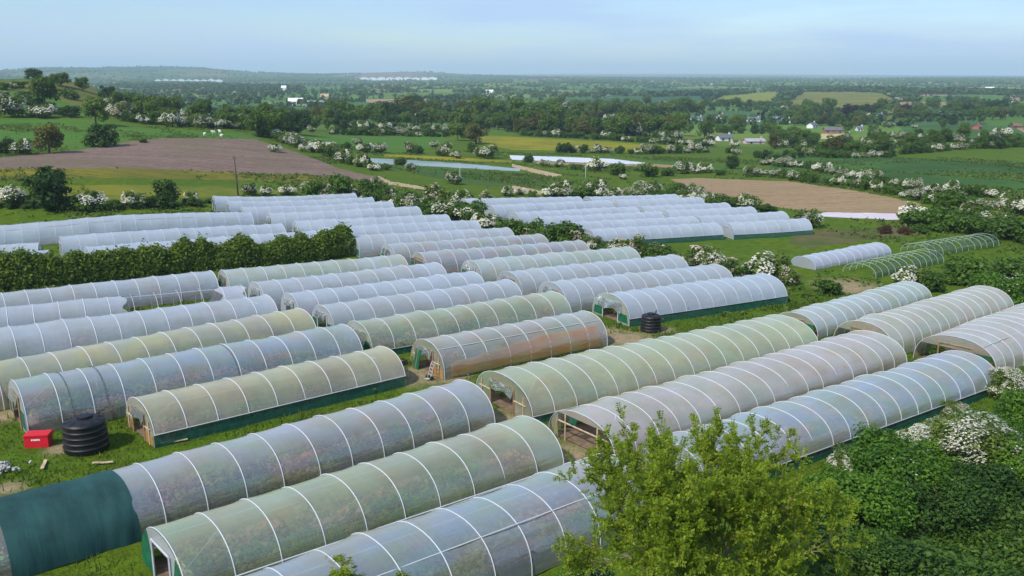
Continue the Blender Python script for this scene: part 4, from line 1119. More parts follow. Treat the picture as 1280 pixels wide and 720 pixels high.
rnd=random.Random(7); rng=np.random.default_rng(7)
SC=bpy.context.scene; COL=SC.collection
T=Terrain(CTRL)
# fast local height lookup
_gs=4.0
_gx=np.arange(-200,201,_gs);_gy=np.arange(-20,321,_gs)
_GX,_GY=np.meshgrid(_gx,_gy,indexing='ij');_GZ=T(_GX,_GY)
def hz(x,y):
    x=np.asarray(x,float);y=np.asarray(y,float)
    cx=np.clip(x,-199.9,199.9);cy=np.clip(y,-19.9,315.9)
    i=((cx+200)//_gs).astype(int);j=((cy+20)//_gs).astype(int);fx=(cx+200)/_gs-i;fy=(cy+20)/_gs-j
    return _GZ[i,j]*(1-fx)*(1-fy)+_GZ[i+1,j]*fx*(1-fy)+_GZ[i,j+1]*(1-fx)*fy+_GZ[i+1,j+1]*fx*fy
def ground(x,y):
    if abs(x)<195 and -15<y<312: return float(hz(x,y))
    return float(T(np.array([x]),np.array([y]))[0])

# ---------------- materials ----------------
MATS={}
class NT:
    def __init__(s,name):
        s.m=bpy.data.materials.new(name); s.m.use_nodes=True; s.t=s.m.node_tree; s.t.nodes.clear()
        s.out=s.t.nodes.new('ShaderNodeOutputMaterial'); MATS[name]=s.m
    def n(s,ty,**k):
        n=s.t.nodes.new('ShaderNode'+ty)
        for a,b in k.items():
            if a[0]=='_': setattr(n,a[1:],b)
            else:
                key=int(a[1:]) if a[0]=='i' and a[1:].isdigit() else a.replace('__',' ')
                s.set(n,key,b)
        return n
    def set(s,n,key,v):
        sk=n.inputs[key]
        if isinstance(v,bpy.types.NodeSocket): s.t.links.new(v,sk)
        elif isinstance(v,bpy.types.Node): s.t.links.new(v.outputs[0],sk)
        else:
            if isinstance(v,(tuple,list)) and len(v)==3 and sk.type=='RGBA': v=(*v,1)
            sk.default_value=v
    def noise(s,scale,detail=4,vec=None,rough=.55):
        k=dict(Scale=scale,Detail=detail,Roughness=rough)
        n=s.n('TexNoise',**k)
        if vec is not None: s.set(n,'Vector',vec)
        return n.outputs['Fac']
    def ramp(s,fac,stops):
        r=s.n('ValToRGB'); e=r.color_ramp.elements
        while len(e)<len(stops): e.new(.5)
        for q,(p,c) in zip(e,stops):
            q.position=p; q.color=(*c,1) if not isinstance(c,(int,float)) else (c,c,c,1)
        s.set(r,'Fac',fac); return r.outputs['Color']
    def mix(s,f,a,b,mode='MIX'):
        n=s.n('MixRGB',_blend_type=mode); s.set(n,'Fac',f);s.set(n,'Color1',a);s.set(n,'Color2',b); return n.outputs[0]
    def math(s,op,a,b=0.):
        n=s.n('Math',_operation=op); s.set(n,0,a);s.set(n,1,b); return n.outputs[0]
    def mapping(s,vec,scale=(1,1,1),rot=(0,0,0)):
        n=s.n('Mapping'); s.set(n,'Vector',vec); n.inputs['Scale'].default_value=scale; n.inputs['Rotation'].default_value=rot; return n.outputs[0]
    def pos(s): return s.n('NewGeometry').outputs['Position']
    def obj(s): return s.n('TexCoord').outputs['Object']
    def bump(s,h,strength=.3,dist=.1):
        n=s.n('Bump'); s.set(n,'Height',h); s.set(n,'Strength',strength); s.set(n,'Distance',dist); return n.outputs[0]
    def bsdf(s,col,rough=.8,normal=None,spec=.3,metal=0):
        b=s.n('BsdfPrincipled'); s.set(b,'Base Color',col); s.set(b,'Roughness',rough); s.set(b,'Specular IOR Level',spec); s.set(b,'Metallic',metal)
        if normal is not None: s.set(b,'Normal',normal)
        return b.outputs[0]
    def done(s,sh): s.t.links.new(sh,s.out.inputs['Surface']); return s.m
def plain(name,c,rough=.7,var=.25,scale=3,spec=.3,metal=0,bump=0):
    t=NT(name); o=t.obj(); f=t.noise(scale,5,o)
    lo=tuple(q*(1-var) for q in c); hi=tuple(min(1,q*(1+var)) for q in c)
    col=t.ramp(f,[(.3,lo),(.7,hi)])
    return t.done(t.bsdf(col,rough,t.bump(f,bump,.05) if bump else None,spec,metal))
def leafmat(name,c1,c2,c3,trans=.3,scale=.5):
    t=NT(name); g=t.n('NewGeometry'); oi=t.n('ObjectInfo')
    f=t.noise(scale,3,t.pos())
    f2=t.math('ADD',t.math('MULTIPLY',f,.7),t.math('MULTIPLY',g.outputs['Random Per Island'],.45))
    f3=t.math('ADD',f2,t.math('MULTIPLY',t.math('SUBTRACT',oi.outputs['Random'],.5),.3))
    col=t.ramp(f3,[(.25,c1),(.58,c2),(.9,c3)])
    d=t.bsdf(col,.6,None,.25); tr=t.n('BsdfTranslucent',Color=t.mix(.5,col,tuple(min(1,q*1.5) for q in c3)))
    m=t.n('MixShader',Fac=trans); t.set(m,1,d); t.set(m,2,tr)
    return t.done(m.outputs[0])
leafmat('haw_leaf',(.040,.080,.010),(.085,.145,.016),(.17,.22,.04))
leafmat('bush_leaf',(.030,.068,.008),(.060,.125,.012),(.115,.20,.02))
leafmat('bright_leaf',(.038,.100,.008),(.075,.175,.010),(.14,.25,.02))
leafmat('dark_leaf',(.017,.044,.008),(.033,.076,.010),(.06,.12,.016))
leafmat('tree_leaf',(.042,.085,.010),(.080,.145,.014),(.145,.215,.022))
leafmat('brown_leaf',(.060,.070,.012),(.10,.105,.018),(.15,.145,.025))
leafmat('plum_leaf',(.012,.008,.010),(.025,.016,.02),(.05,.03,.035))
leafmat('russet_leaf',(.05,.022,.010),(.085,.04,.016),(.12,.07,.03))
leafmat('ash_leaf',(.09,.155,.008),(.175,.25,.012),(.30,.36,.028),.42,.8)
leafmat('hedge_leaf',(.045,.085,.010),(.115,.185,.014),(.24,.30,.035),.35,.9)
leafmat('bramble_leaf',(.014,.040,.004),(.034,.085,.008),(.085,.155,.014),.2,.45)
leafmat('blossom',(.55,.54,.38),(.76,.74,.58),(.84,.82,.70),.3)
leafmat('pink_blossom',(.42,.33,.23),(.60,.49,.37),(.72,.63,.52),.3)
plain('bark',(.11,.085,.06),.9,.35,4)
plain('pale_bark',(.22,.17,.11),.9,.35,4)
plain('hoop_white',(.58,.60,.64),.5,.05,1)
plain('hoop_pale',(.50,.55,.62),.5,.05,1)
plain('rope',(.10,.11,.13),.8)
plain('galv',(.45,.46,.48),.4,.15,3)
plain('timber',(.30,.19,.10),.8,.35,4)
plain('pale_timber',(.48,.37,.24),.8,.3,4)
plain('soil_dark',(.17,.115,.075),.95,.4,2.5)
plain('tank_plastic',(.014,.014,.016),.5,.6,2.2,.35)
plain('red_box',(.62,.014,.028),.45,.12,6,.35)
plain('white_mark',(.82,.80,.80),.6,.05)
plain('rag_white',(.52,.60,.64),.5,.22,5,.4)
plain('bag_grey',(.42,.41,.38),.8,.5,9)
plain('sheep_wool',(.75,.72,.64),.95,.1)
plain('pole_wood',(.09,.07,.055),.9,.3)
plain('pale_pole',(.42,.42,.38),.8,.2)
plain('clutter_dark',(.05,.04,.04),.6,.6,9)
plain('clutter_brown',(.25,.12,.06),.7,.5,9)
for n_,c in dict(white=(.78,.77,.74),slate=(.13,.14,.16),brown=(.20,.11,.075),pink=(.55,.42,.40),grey=(.36,.36,.37),red=(.42,.12,.10),blue=(.22,.28,.38),bluegrey=(.20,.25,.33),paleblue=(.48,.55,.68),tan=(.46,.34,.20),window=(.04,.05,.06)).items(): plain('house_'+n_,c,.7,.12,.6)
t=NT('glasshouse_glass'); t.done(t.bsdf((.84,.86,.88),.35,None,.6))
def film(name,c,clear=.30,stain=(.4,.4,.3),stain_amt=.3,gloss=.15,warm=(.95,.66,.28),green=(.56,.84,.38),wamt=.62):
    t=NT(name); o=t.obj(); oi=t.n('ObjectInfo')
    off=t.n('CombineXYZ',X=t.math('MULTIPLY',oi.outputs['Random'],70)); v=t.n('VectorMath',_operation='ADD'); t.set(v,0,o);t.set(v,1,off.outputs[0])
    v=v.outputs[0]
    big=t.noise(.30,4,v,.6); big2=t.noise(.42,4,t.mapping(v,(1,1.6,1.6),(.3,0,.7)),.6); big3=t.noise(.36,3,t.mapping(v,(1,1,1),(1.2,.4,0)),.6)
    fine=t.noise(1.0,5,t.mapping(v,(.5,3.,3.)),.65); streak=t.noise(1.,4,t.mapping(v,(5.,.35,.35)),.6); wr=t.noise(1.,5,t.mapping(v,(.55,5.,5.)),.6)
    col=t.mix(t.math('MULTIPLY',t.ramp(big,[(.42,0.),(.60,1.)]),stain_amt),c,stain)
    col=t.mix(t.math('MULTIPLY',t.ramp(big2,[(.44,0.),(.74,1.)]),wamt),col,warm)
    col=t.mix(t.math('MULTIPLY',t.ramp(big3,[(.44,0.),(.74,1.)]),wamt),col,green)
    col=t.mix(t.math('MULTIPLY',t.ramp(fine,[(.35,0.),(.75,1.)]),.14),col,tuple(q*.75 for q in c))
    col=t.mix(t.math('MULTIPLY',t.ramp(streak,[(.52,0.),(.78,1.)]),.22),col,tuple(min(.96,q*1.25) for q in c))
    h=t.math('ADD',t.math('MULTIPLY',wr,.7),t.math('MULTIPLY',streak,.5)); nb=t.bump(h,.30,.15)
    d=t.n('BsdfDiffuse',Color=col,Normal=nb); tl=t.n('BsdfTranslucent',Color=col,Normal=nb)
    m1=t.n('MixShader',Fac=.45); t.set(m1,1,d);t.set(m1,2,tl)
    tp=t.n('BsdfTransparent',Color=(.95,.96,.97))
    lw=t.n('LayerWeight',Blend=.5)
    cl=t.math('MULTIPLY',t.math('ADD',clear+.13,t.math('MULTIPLY',big,.30)),t.math('SUBTRACT',1.12,lw.outputs['Facing']))
    m2=t.n('MixShader',Fac=cl); t.set(m2,1,m1);t.set(m2,2,tp)
    gl=t.n('BsdfGlossy',Color=(.95,.95,.95),Roughness=.15,Normal=nb); fr=t.n('LayerWeight',Blend=.3,Normal=nb)
    m3=t.n('MixShader',Fac=t.math('ADD',gloss,t.math('MULTIPLY',fr.outputs['Fresnel'],.60))); t.set(m3,1,m2);t.set(m3,2,gl)
    return t.done(m3.outputs[0])
film('film_blue',(.66,.79,.96),.42,(.72,.74,.62),.5)
film('film_green',(.80,.90,.58),.42,(.74,.68,.46),.55)
film('film_mauve',(.80,.82,.93),.42,(.78,.72,.66),.5)
film('film_beige',(.95,.86,.48),.32,(.78,.66,.44),.6,wamt=.45)
film('film_beige2',(.94,.90,.72),.30,(.80,.73,.54),.6,wamt=.45)
film('film_yellow',(.95,.87,.42),.32,(.70,.72,.68),.7,wamt=.45)
film('film_haze',(.80,.87,.95),.22,(.78,.78,.64),.5,wamt=.10)
film('film_white',(.80,.89,.97),.16,(.74,.80,.88),.6,wamt=.10)
film('film_white2',(.80,.89,.97),.08,(.76,.83,.92),.6,wamt=.10)
film('film_pgreen',(.80,.91,.88),.22,(.74,.80,.58),.7,wamt=.45)
film('film_amber',(.84,.82,.80),.40,(.78,.68,.54),.6)
film('film_lime',(.86,.92,.52),.30,(.78,.77,.46),.7,wamt=.45)
film('film_rose',(.95,.86,.80),.26,(.79,.68,.52),.6,wamt=.45)
film('film_rag',(.70,.76,.80),.18,(.60,.66,.66),.5,wamt=.2)
film('film_sheet',(.78,.84,.95),.06,(.76,.78,.86),.5,wamt=.10)
film('film_end',(0.770,0.759,0.660),.50,(.66,.54,.36),.6)
film('film_orange',(.84,.38,.10),.15,(.70,.45,.20),.6)
def netm(name,c,clear,scale=2.):
    t=NT(name); o=t.obj(); f=t.noise(scale,5,t.mapping(o,(1,1,1))); col=t.ramp(f,[(.3,tuple(q*.7 for q in c)),(.7,tuple(q*1.3 for q in c))])
    wr=t.noise(.9,4,t.mapping(o,(3.2,.5,.5)),.6)
    d=t.bsdf(col,.75,t.bump(wr,.35,.12),.2); tp=t.n('BsdfTransparent'); m=t.n('MixShader',Fac=clear); t.set(m,1,d);t.set(m,2,tp); return t.done(m.outputs[0])
netm('green_net',(.014,.115,.072),.25)
netm('shade_net',(.022,.074,.070),.04,.6)
netm('green_board',(.012,.115,.052),.0)
netm('dark_net',(.05,.10,.085),.55)
# ground materials
def groundmat():
    t=NT('grass_ground'); p=t.pos(); a=t.n('Attribute',_attribute_name='col'); w=t.n('Attribute',_attribute_name='worn')
    f1=t.noise(.09,5,p); f2=t.noise(.9,6,p,.7); f3=t.noise(6.,4,p,.7)
    g=t.ramp(f2,[(.3,(.62,.62,.62)),(.55,(1,1,1)),(.75,(1.35,1.25,1.1))])
    col=t.mix(1.,a.outputs['Color'],g,'MULTIPLY')
    col=t.mix(t.math('MULTIPLY',t.ramp(f1,[(.45,0.),(.68,1.)]),.55),col,t.mix(1.,col,(1.5,1.15,.9),'MULTIPLY'))
    col=t.mix(1.,col,t.ramp(f3,[(.3,(.75,.75,.75)),(.7,(1.25,1.25,1.25))]),'MULTIPLY')
    dirt=t.ramp(f3,[(.3,(.24,.17,.10)),(.7,(.40,.30,.19))])
    wf=t.math('MULTIPLY',w.outputs['Fac'],t.ramp(f2,[(.30,.35),(.6,1.)]))
    col=t.mix(wf,col,dirt)
    t.done(t.bsdf(col,.95,t.bump(f3,.4,.15),.1))
groundmat()
def fieldmat(name,c1,c2,c3=None,ang=0.,stretch=(.05,.6),scale=1.,fine=1.5,bump=.3,amt3=.5,sc3=.05):
    t=NT('field_'+name); p=t.pos(); mp=t.mapping(p,(stretch[0],stretch[1],.2),(0,0,ang))
    f=t.noise(scale,6,mp,.65); f2=t.noise(fine,5,p,.7)
    col=t.ramp(t.math('ADD',t.math('MULTIPLY',f,.6),t.math('MULTIPLY',f2,.4)),[(.38,c1),(.62,c2)])
    if c3:
        f3=t.noise(sc3,4,p,.6); col=t.mix(t.math('MULTIPLY',t.ramp(f3,[(.45,0.),(.6,1.)]),amt3),col,c3)
    t.done(t.bsdf(col,.95,t.bump(f2,bump,.3),.1))
fieldmat('ploughed',(.105,.068,.050),(.27,.19,.148),(.14,.12,.06),.1,(.03,1.4),1.,.8,.8,.45,.05)
fieldmat('flowers',(.06,.09,.012),(.24,.19,.02),(.11,.10,.02),.05,(.05,.4),1.2,.8,.3,.6)
fieldmat('flowers2',(.05,.105,.014),(.11,.14,.018),(.26,.22,.02),.05,(.05,.4),1.2,.8,.3,.5)
fieldmat('olive',(.10,.11,.022),(.16,.155,.035),(.075,.10,.018),.3)
fieldmat('olive2',(.06,.085,.022),(.10,.11,.035),(.14,.11,.06),.3,amt3=.4)
fieldmat('pasture',(0.046,0.121,0.014),(0.078,0.172,0.021),(.09,.145,.02),.2)
fieldmat('pasture2',(0.069,0.144,0.021),(0.109,0.190,0.028),(.12,.15,.03),.2)
fieldmat('deep',(0.039,0.103,0.014),(0.069,0.149,0.021),(.045,.10,.015),.2)
fieldmat('deep2',(0.037,0.098,0.016),(0.064,0.140,0.023),(.026,.060,.016),.25,(.02,.25),1.,.4,.3,.7,.02)
fieldmat('darkgreen',(0.032,0.086,0.016),(0.055,0.121,0.023),(.09,.10,.02),.2)
fieldmat('yellow',(.09,.13,.012),(.24,.21,.014),(.33,.27,.016),.1,(.02,.2),1.,.5)
fieldmat('gold',(.10,.13,.022),(.15,.16,.026),(.26,.17,.03),.4,(.01,.1),1.,.2,.2,.65,.012)
fieldmat('lime',(.13,.17,.024),(.19,.215,.03),(.26,.23,.03),.2,(.01,.1),1.,.2)
fieldmat('teal',(.026,.078,.032),(.040,.100,.042),(.05,.105,.03),.1,(.01,.15),1.,.2)
fieldmat('pinksoil',(.32,.19,.135),(.40,.25,.18))
fieldmat('net',(.20,.27,.28),(.36,.43,.45),(.15,.22,.16),.12,(.03,1.5))
fieldmat('plastic',(.46,.49,.54),(.64,.67,.72),None,.12,(.03,1.5))
fieldmat('lilac',(.48,.42,.46),(.62,.56,.60),None,.12,(.03,1.5))
fieldmat('soil',(.21,.135,.070),(.37,.265,.150),(.26,.20,.10),.3,(.02,1.0),1.,.8,.6,.4,.05)
fieldmat('dirt',(.34,.25,.15),(.46,.35,.22))
fieldmat('tan',(.40,.34,.16),(.50,.43,.22))
fieldmat('brownweed',(.07,.085,.022),(.15,.11,.055),(.055,.10,.016),.3,(.2,.4),1,.9,.4,.6,.12)

# ---------------- mesh helper ----------------
class MB:
    def __init__(s): s.v=[];s.f=[];s.m=[]
    def add(s,v,f,m=0):
        o=len(s.v); s.v.extend(v); s.f.extend([tuple(i+o for i in q) for q in f]); s.m.extend([m]*len(f))
    def box(s,c,d,m=0,rz=0,tilt=None):
        x,y,z=[q/2 for q in d]; V=[Vector((a*x,b*y,e*z)) for a in(-1,1) for b in(-1,1) for e in(-1,1)]
        M=Matrix.Rotation(rz,3,'Z')
        if tilt: M=M@Matrix.Rotation(tilt[0],3,tilt[1])
        V=[tuple(M@q+Vector(c)) for q in V]
        s.add(V,[(0,1,3,2),(4,6,7,5),(0,4,5,1),(2,3,7,6),(0,2,6,4),(1,5,7,3)],m)
    def tube(s,pts,r,n=6,m=0,cap=True):
        P=[Vector(p) for p in pts]; k=len(P); R=r if isinstance(r,(list,tuple)) else [r]*k
        V=[];F=[]; up=None
        for i,p in enumerate(P):
            d=(P[min(i+1,k-1)]-P[max(i-1,0)]).normalized()
            if up is None: up=d.orthogonal().normalized()
            a=(up-d*up.dot(d))
            a=a.normalized() if a.length>1e-5 else d.orthogonal().normalized()
            up=a; b=d.cross(a)
            for j in range(n):
                t_=2*math.pi*j/n; V.append(tuple(p+(a*math.cos(t_)+b*math.sin(t_))*R[i]))
        for i in range(k-1):
            for j in range(n): F.append((i*n+j,i*n+(j+1)%n,(i+1)*n+(j+1)%n,(i+1)*n+j))
        if cap: F.append(tuple(range(n-1,-1,-1))); F.append(tuple((k-1)*n+j for j in range(n)))
        s.add(V,F,m)
    def lathe(s,prof,n=32,m=0,c=(0,0,0)):
        V=[];F=[]
        for r,z in prof:
            for j in range(n): t_=2*math.pi*j/n; V.append((c[0]+r*math.cos(t_),c[1]+r*math.sin(t_),c[2]+z))
        for i in range(len(prof)-1):
            for j in range(n): F.append((i*n+j,i*n+(j+1)%n,(i+1)*n+(j+1)%n,(i+1)*n+j))
        F.append(tuple((len(prof)-1)*n+j for j in range(n))); F.append(tuple(range(n-1,-1,-1)))
        s.add(V,F,m)
    def mesh(s,name,mats,smooth=False):
        me=bpy.data.meshes.new(name); me.from_pydata(s.v,[],s.f)
        for q in mats: me.materials.append(MATS[q])
        if len(mats)>1: me.polygons.foreach_set('material_index',s.m)
        if smooth: me.polygons.foreach_set('use_smooth',[True]*len(me.polygons))
        me.update(); return me
    def build(s,name,mats,parent=None,smooth=False):
        if isinstance(mats,str): mats=[mats]
        return link(name,s.mesh(name,mats,smooth),parent)
def link(name,me,parent=None):
    o=bpy.data.objects.new(name,me); COL.objects.link(o)
    if parent is not None: o.parent=parent
    return o
def tag(o,label=None,cat=None,group=None,kind=None):
    if label: o['label']=label
    if cat: o['category']=cat
    if group: o['group']=group
    if kind: o['kind']=kind
    return o
def empty(name,loc,rz=0): 
    o=bpy.data.objects.new(name,None); COL.objects.link(o); o.location=loc; o.rotation_euler=(0,0,rz); o.empty_display_size=.2; return o
def quads(name,P,mats,mi=None,tri=False):
    """P: (n,4,3) quad corners"""
    n=len(P); k=P.shape[1]
    me=bpy.data.meshes.new(name); me.vertices.add(n*k); me.vertices.foreach_set('co',np.ascontiguousarray(P,dtype=np.float32).ravel())
    me.loops.add(n*k); me.loops.foreach_set('vertex_index',np.arange(n*k,dtype=np.int32))
    me.polygons.add(n); me.polygons.foreach_set('loop_start',np.arange(0,n*k,k,dtype=np.int32)); me.polygons.foreach_set('loop_total',np.full(n,k,np.int32))
    for q in mats: me.materials.append(MATS[q])
    if mi is not None: me.polygons.foreach_set('material_index',np.asarray(mi,np.int32))
    me.update(calc_edges=True); return me
def leafquads(C,N,size,rng,aspect=.65):
    """flat leaf quads at centres C with normals about N"""
    n=len(C); N=N/np.maximum(np.linalg.norm(N,axis=1,keepdims=True),1e-6)
    R=rng.normal(size=(n,3)); A=np.cross(N,R); A/=np.maximum(np.linalg.norm(A,axis=1,keepdims=True),1e-6); B=np.cross(N,A)
    s=size*rng.uniform(.6,1.35,(n,1)) if np.isscalar(size) else size[:,None]
    A=A*s;B=B*s*aspect
    bend=N*s*.25
    return np.stack([C-A,C-B*.9+bend*.2,C+A-bend,C+B*.9],1)
ORD=['first','second','third','fourth','fifth','sixth','seventh','eighth','ninth','tenth','eleventh','twelfth','thirteenth','fourteenth','fifteenth','sixteenth','seventeenth','eighteenth','nineteenth','twentieth']
_T=['','','twenty','thirty','forty','fifty','sixty']
def ordinal(i):
    if i<20: return ORD[i]
    q=i+1
    if q%10==0: return {20:'twentieth',30:'thirtieth',40:'fortieth',50:'fiftieth',60:'sixtieth'}[q]
    return _T[q//10]+'-'+ORD[q%10-1]

# ---------------- ground sheet and fields ----------------
def build_ground():
    az=np.concatenate([np.radians(np.arange(-180,-40,4.)),np.radians(np.linspace(-40,40,601)),np.radians(np.arange(44,180.1,4.))])
    lr=np.concatenate([np.linspace(math.log(2.),math.log(22),40)[:-1],np.linspace(math.log(22),math.log(15000),640)])
    na,nr=len(az),len(lr)
    # index-space positions (float), snapped onto field outlines for clean edges
    UA=np.repeat(np.arange(na,dtype=float)[:,None],nr,1); UR=np.repeat(np.arange(nr,dtype=float)[None],na,0)
    def toidx(p):
        p=np.asarray(p,float); return np.interp(np.arctan2(p[:,0],p[:,1]),az,np.arange(na)),np.interp(np.log(np.hypot(p[:,0],p[:,1])),lr,np.arange(nr))
    best=np.full((na,nr),.5); polys=[]
    for nm,mat,pts in FIELDS:
        a,r=toidx(pts); polys.append((a,r))
        k=len(a)
        for i in range(k):
            a0,r0,a1,r1=a[i],r[i],a[(i+1)%k],r[(i+1)%k]
            i0,i1=int(max(0,min(a0,a1)-1)),int(min(na-1,max(a0,a1)+2)); j0,j1=int(max(0,min(r0,r1)-1)),int(min(nr-1,max(r0,r1)+2))
            if i1<=i0 or j1<=j0: continue
            gi,gj=np.meshgrid(np.arange(i0,i1),np.arange(j0,j1),indexing='ij')
            da,dr=a1-a0,r1-r0; L=da*da+dr*dr
            if L<1e-9: continue
            t_=np.clip(((gi-a0)*da+(gj-r0)*dr)/L,0,1); qa=a0+t_*da; qr=r0+t_*dr
            d=np.maximum(abs(qa-gi),abs(qr-gj)); sub=best[i0:i1,j0:j1]; m=d<sub
            sub[m]=d[m]; UA[i0:i1,j0:j1][m]=qa[m]; UR[i0:i1,j0:j1][m]=qr[m]
    AZ=np.interp(UA,np.arange(na),az); RR=np.exp(np.interp(UR,np.arange(nr),lr))
    X=RR*np.sin(AZ);Y=RR*np.cos(AZ); Z=T(X,Y)
    near=RR<60
    Z=Z+np.where(RR<260,.05*np.sin(X*.9+np.sin(Y*.7)*2)*np.sin(Y*.8),0)
    ca,cr=(UA[:-1,:-1]+UA[1:,:-1]+UA[1:,1:]+UA[:-1,1:])/4,(UR[:-1,:-1]+UR[1:,:-1]+UR[1:,1:]+UR[:-1,1:])/4
    cls=np.zeros(ca.shape,int)
    for q,(a,r) in enumerate(polys):
        i0,i1=int(max(0,a.min()-1)),int(min(na-1,a.max()+2)); j0,j1=int(max(0,r.min()-1)),int(min(nr-1,r.max()+2))
        if i1<=i0: continue
        xa=ca[i0:i1,j0:j1];xr=cr[i0:i1,j0:j1]; ins=np.zeros(xa.shape,bool); k=len(a)
        for i in range(k):
            a0,r0,a1,r1=a[i],r[i],a[(i+1)%k],r[(i+1)%k]
            if r0==r1: continue
            c=((r0>xr)!=(r1>xr))&(xa<(a1-a0)*(xr-r0)/(r1-r0)+a0); ins^=c
        cls[i0:i1,j0:j1][ins]=q+1
    # base colour of the land: grass near by, patchwork of fields farther out
    x=X.ravel();y=Y.ravel();d=np.hypot(x,y)
    col=np.empty((len(x),3)); col[:]=(.074,.130,.008)
    far=np.nonzero(d>330)[0]
    seeds=[];sc=[]
    pal=[(.065,.145,.022),(.09,.175,.028),(.05,.12,.03),(.13,.19,.035),(.07,.15,.024),(.045,.105,.032),(.15,.18,.045),(.26,.18,.11),(.08,.155,.035)]
    r2=random.Random(4)
    def ring(d0,d1,step):
        n=int(d1/step)+1
        for i in range(-n,n+1):
            for j in range(-n//4,n+1):
                sx=(i+r2.uniform(-.45,.45))*step;sy=(j+r2.uniform(-.45,.45))*step*.8
                if d0<=math.hypot(sx,sy)<d1 and abs(math.atan2(sx,sy))<1.0: seeds.append((sx,sy)); sc.append(r2.choice(pal))
    ring(250,2200,150); ring(2200,6000,260); ring(6000,15500,600)
    kd=kdtree.KDTree(len(seeds))
    for i,s_ in enumerate(seeds): kd.insert((s_[0],s_[1],0),i)
    kd.balance()
    sub=far[(np.abs(np.arctan2(x[far],y[far]))<.78)]
    idx=[kd.find((x[i],y[i],0))[1] for i in sub]
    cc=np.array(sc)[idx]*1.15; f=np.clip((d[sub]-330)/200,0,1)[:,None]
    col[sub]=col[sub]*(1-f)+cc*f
    worn=np.zeros(len(x))
    for (wx,wy),wr in WORN: worn=np.maximum(worn,np.clip(1.6-np.hypot(x-wx,y-wy)/wr,0,1))
    nearidx=d<200
    vid=np.arange(na*nr).reshape(na,nr)
    quadsI=np.stack([vid[:-1,:-1],vid[1:,:-1],vid[1:,1:],vid[:-1,1:]],-1)
    def make(name,mask,mat,extra=False):
        q=quadsI[mask]; 
        if not len(q): return None
        u,inv=np.unique(q.ravel(),return_inverse=True); n=len(q)
        me=bpy.data.meshes.new(name); me.vertices.add(len(u)); me.vertices.foreach_set('co',np.stack([x[u],y[u],Z.ravel()[u]],1).astype(np.float32).ravel())
        me.loops.add(n*4); me.loops.foreach_set('vertex_index',inv.astype(np.int32)); me.polygons.add(n)
        me.polygons.foreach_set('loop_start',np.arange(0,n*4,4,dtype=np.int32)); me.polygons.foreach_set('loop_total',np.full(n,4,np.int32))
        me.polygons.foreach_set('use_smooth',np.ones(n,bool)); me.materials.append(MATS[mat])
        if extra:
            a=me.attributes.new('col','FLOAT_COLOR','POINT'); a.data.foreach_set('color',np.concatenate([col[u],np.ones((len(u),1))],1).astype(np.float32).ravel())
            a=me.attributes.new('worn','FLOAT','POINT'); a.data.foreach_set('value',worn[u].astype(np.float32))
        me.update(calc_edges=True)
        return tag(link(name,me),kind='structure')
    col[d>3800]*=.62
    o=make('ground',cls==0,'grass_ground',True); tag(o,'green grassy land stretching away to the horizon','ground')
    for q,(nm,mat,pts) in enumerate(FIELDS):
        o=make(nm,cls==q+1,'field_'+mat)
        if o: tag(o,cat='path' if 'track' in nm else 'field')
    return seeds,kd
SEEDS,KD=build_ground()

# ---------------- plants ----------------
def crown_cloud(rng,n,lobes,rad,hgt,shell=.55,low=.0):
    """leaf centres and outward normals in an uneven crown made of lobes; base at z=0"""
    k=lobes; ang=rng.uniform(0,2*np.pi,k); rr=rad*np.sqrt(rng.uniform(0,1,k))*.68
    lz=hgt*(low+(1-low)*rng.uniform(.12,.80,k)); 
    fall=np.sqrt(np.clip(1-((lz/hgt-.45)/.62)**2,.08,1))
    L=np.stack([rr*np.cos(ang)*fall,rr*np.sin(ang)*fall,lz],1); lr=rad*rng.uniform(.24,.46,k)
    w=lr**2; pick=rng.choice(k,n,p=w/w.sum())
    d=rng.normal(size=(n,3)); d/=np.linalg.norm(d,axis=1,keepdims=True)
    r=rng.uniform(shell,1.08,n)
    P=L[pick]+d*(lr[pick]*r)[:,None]*np.array([1,1,.85])
    N=d+np.array([0,0,.5])+rng.normal(size=(n,3))*.55
    top=P[:,2]/hgt
    keep=P[:,2]>hgt*low*.6
    return P[keep],N[keep],pick[keep]
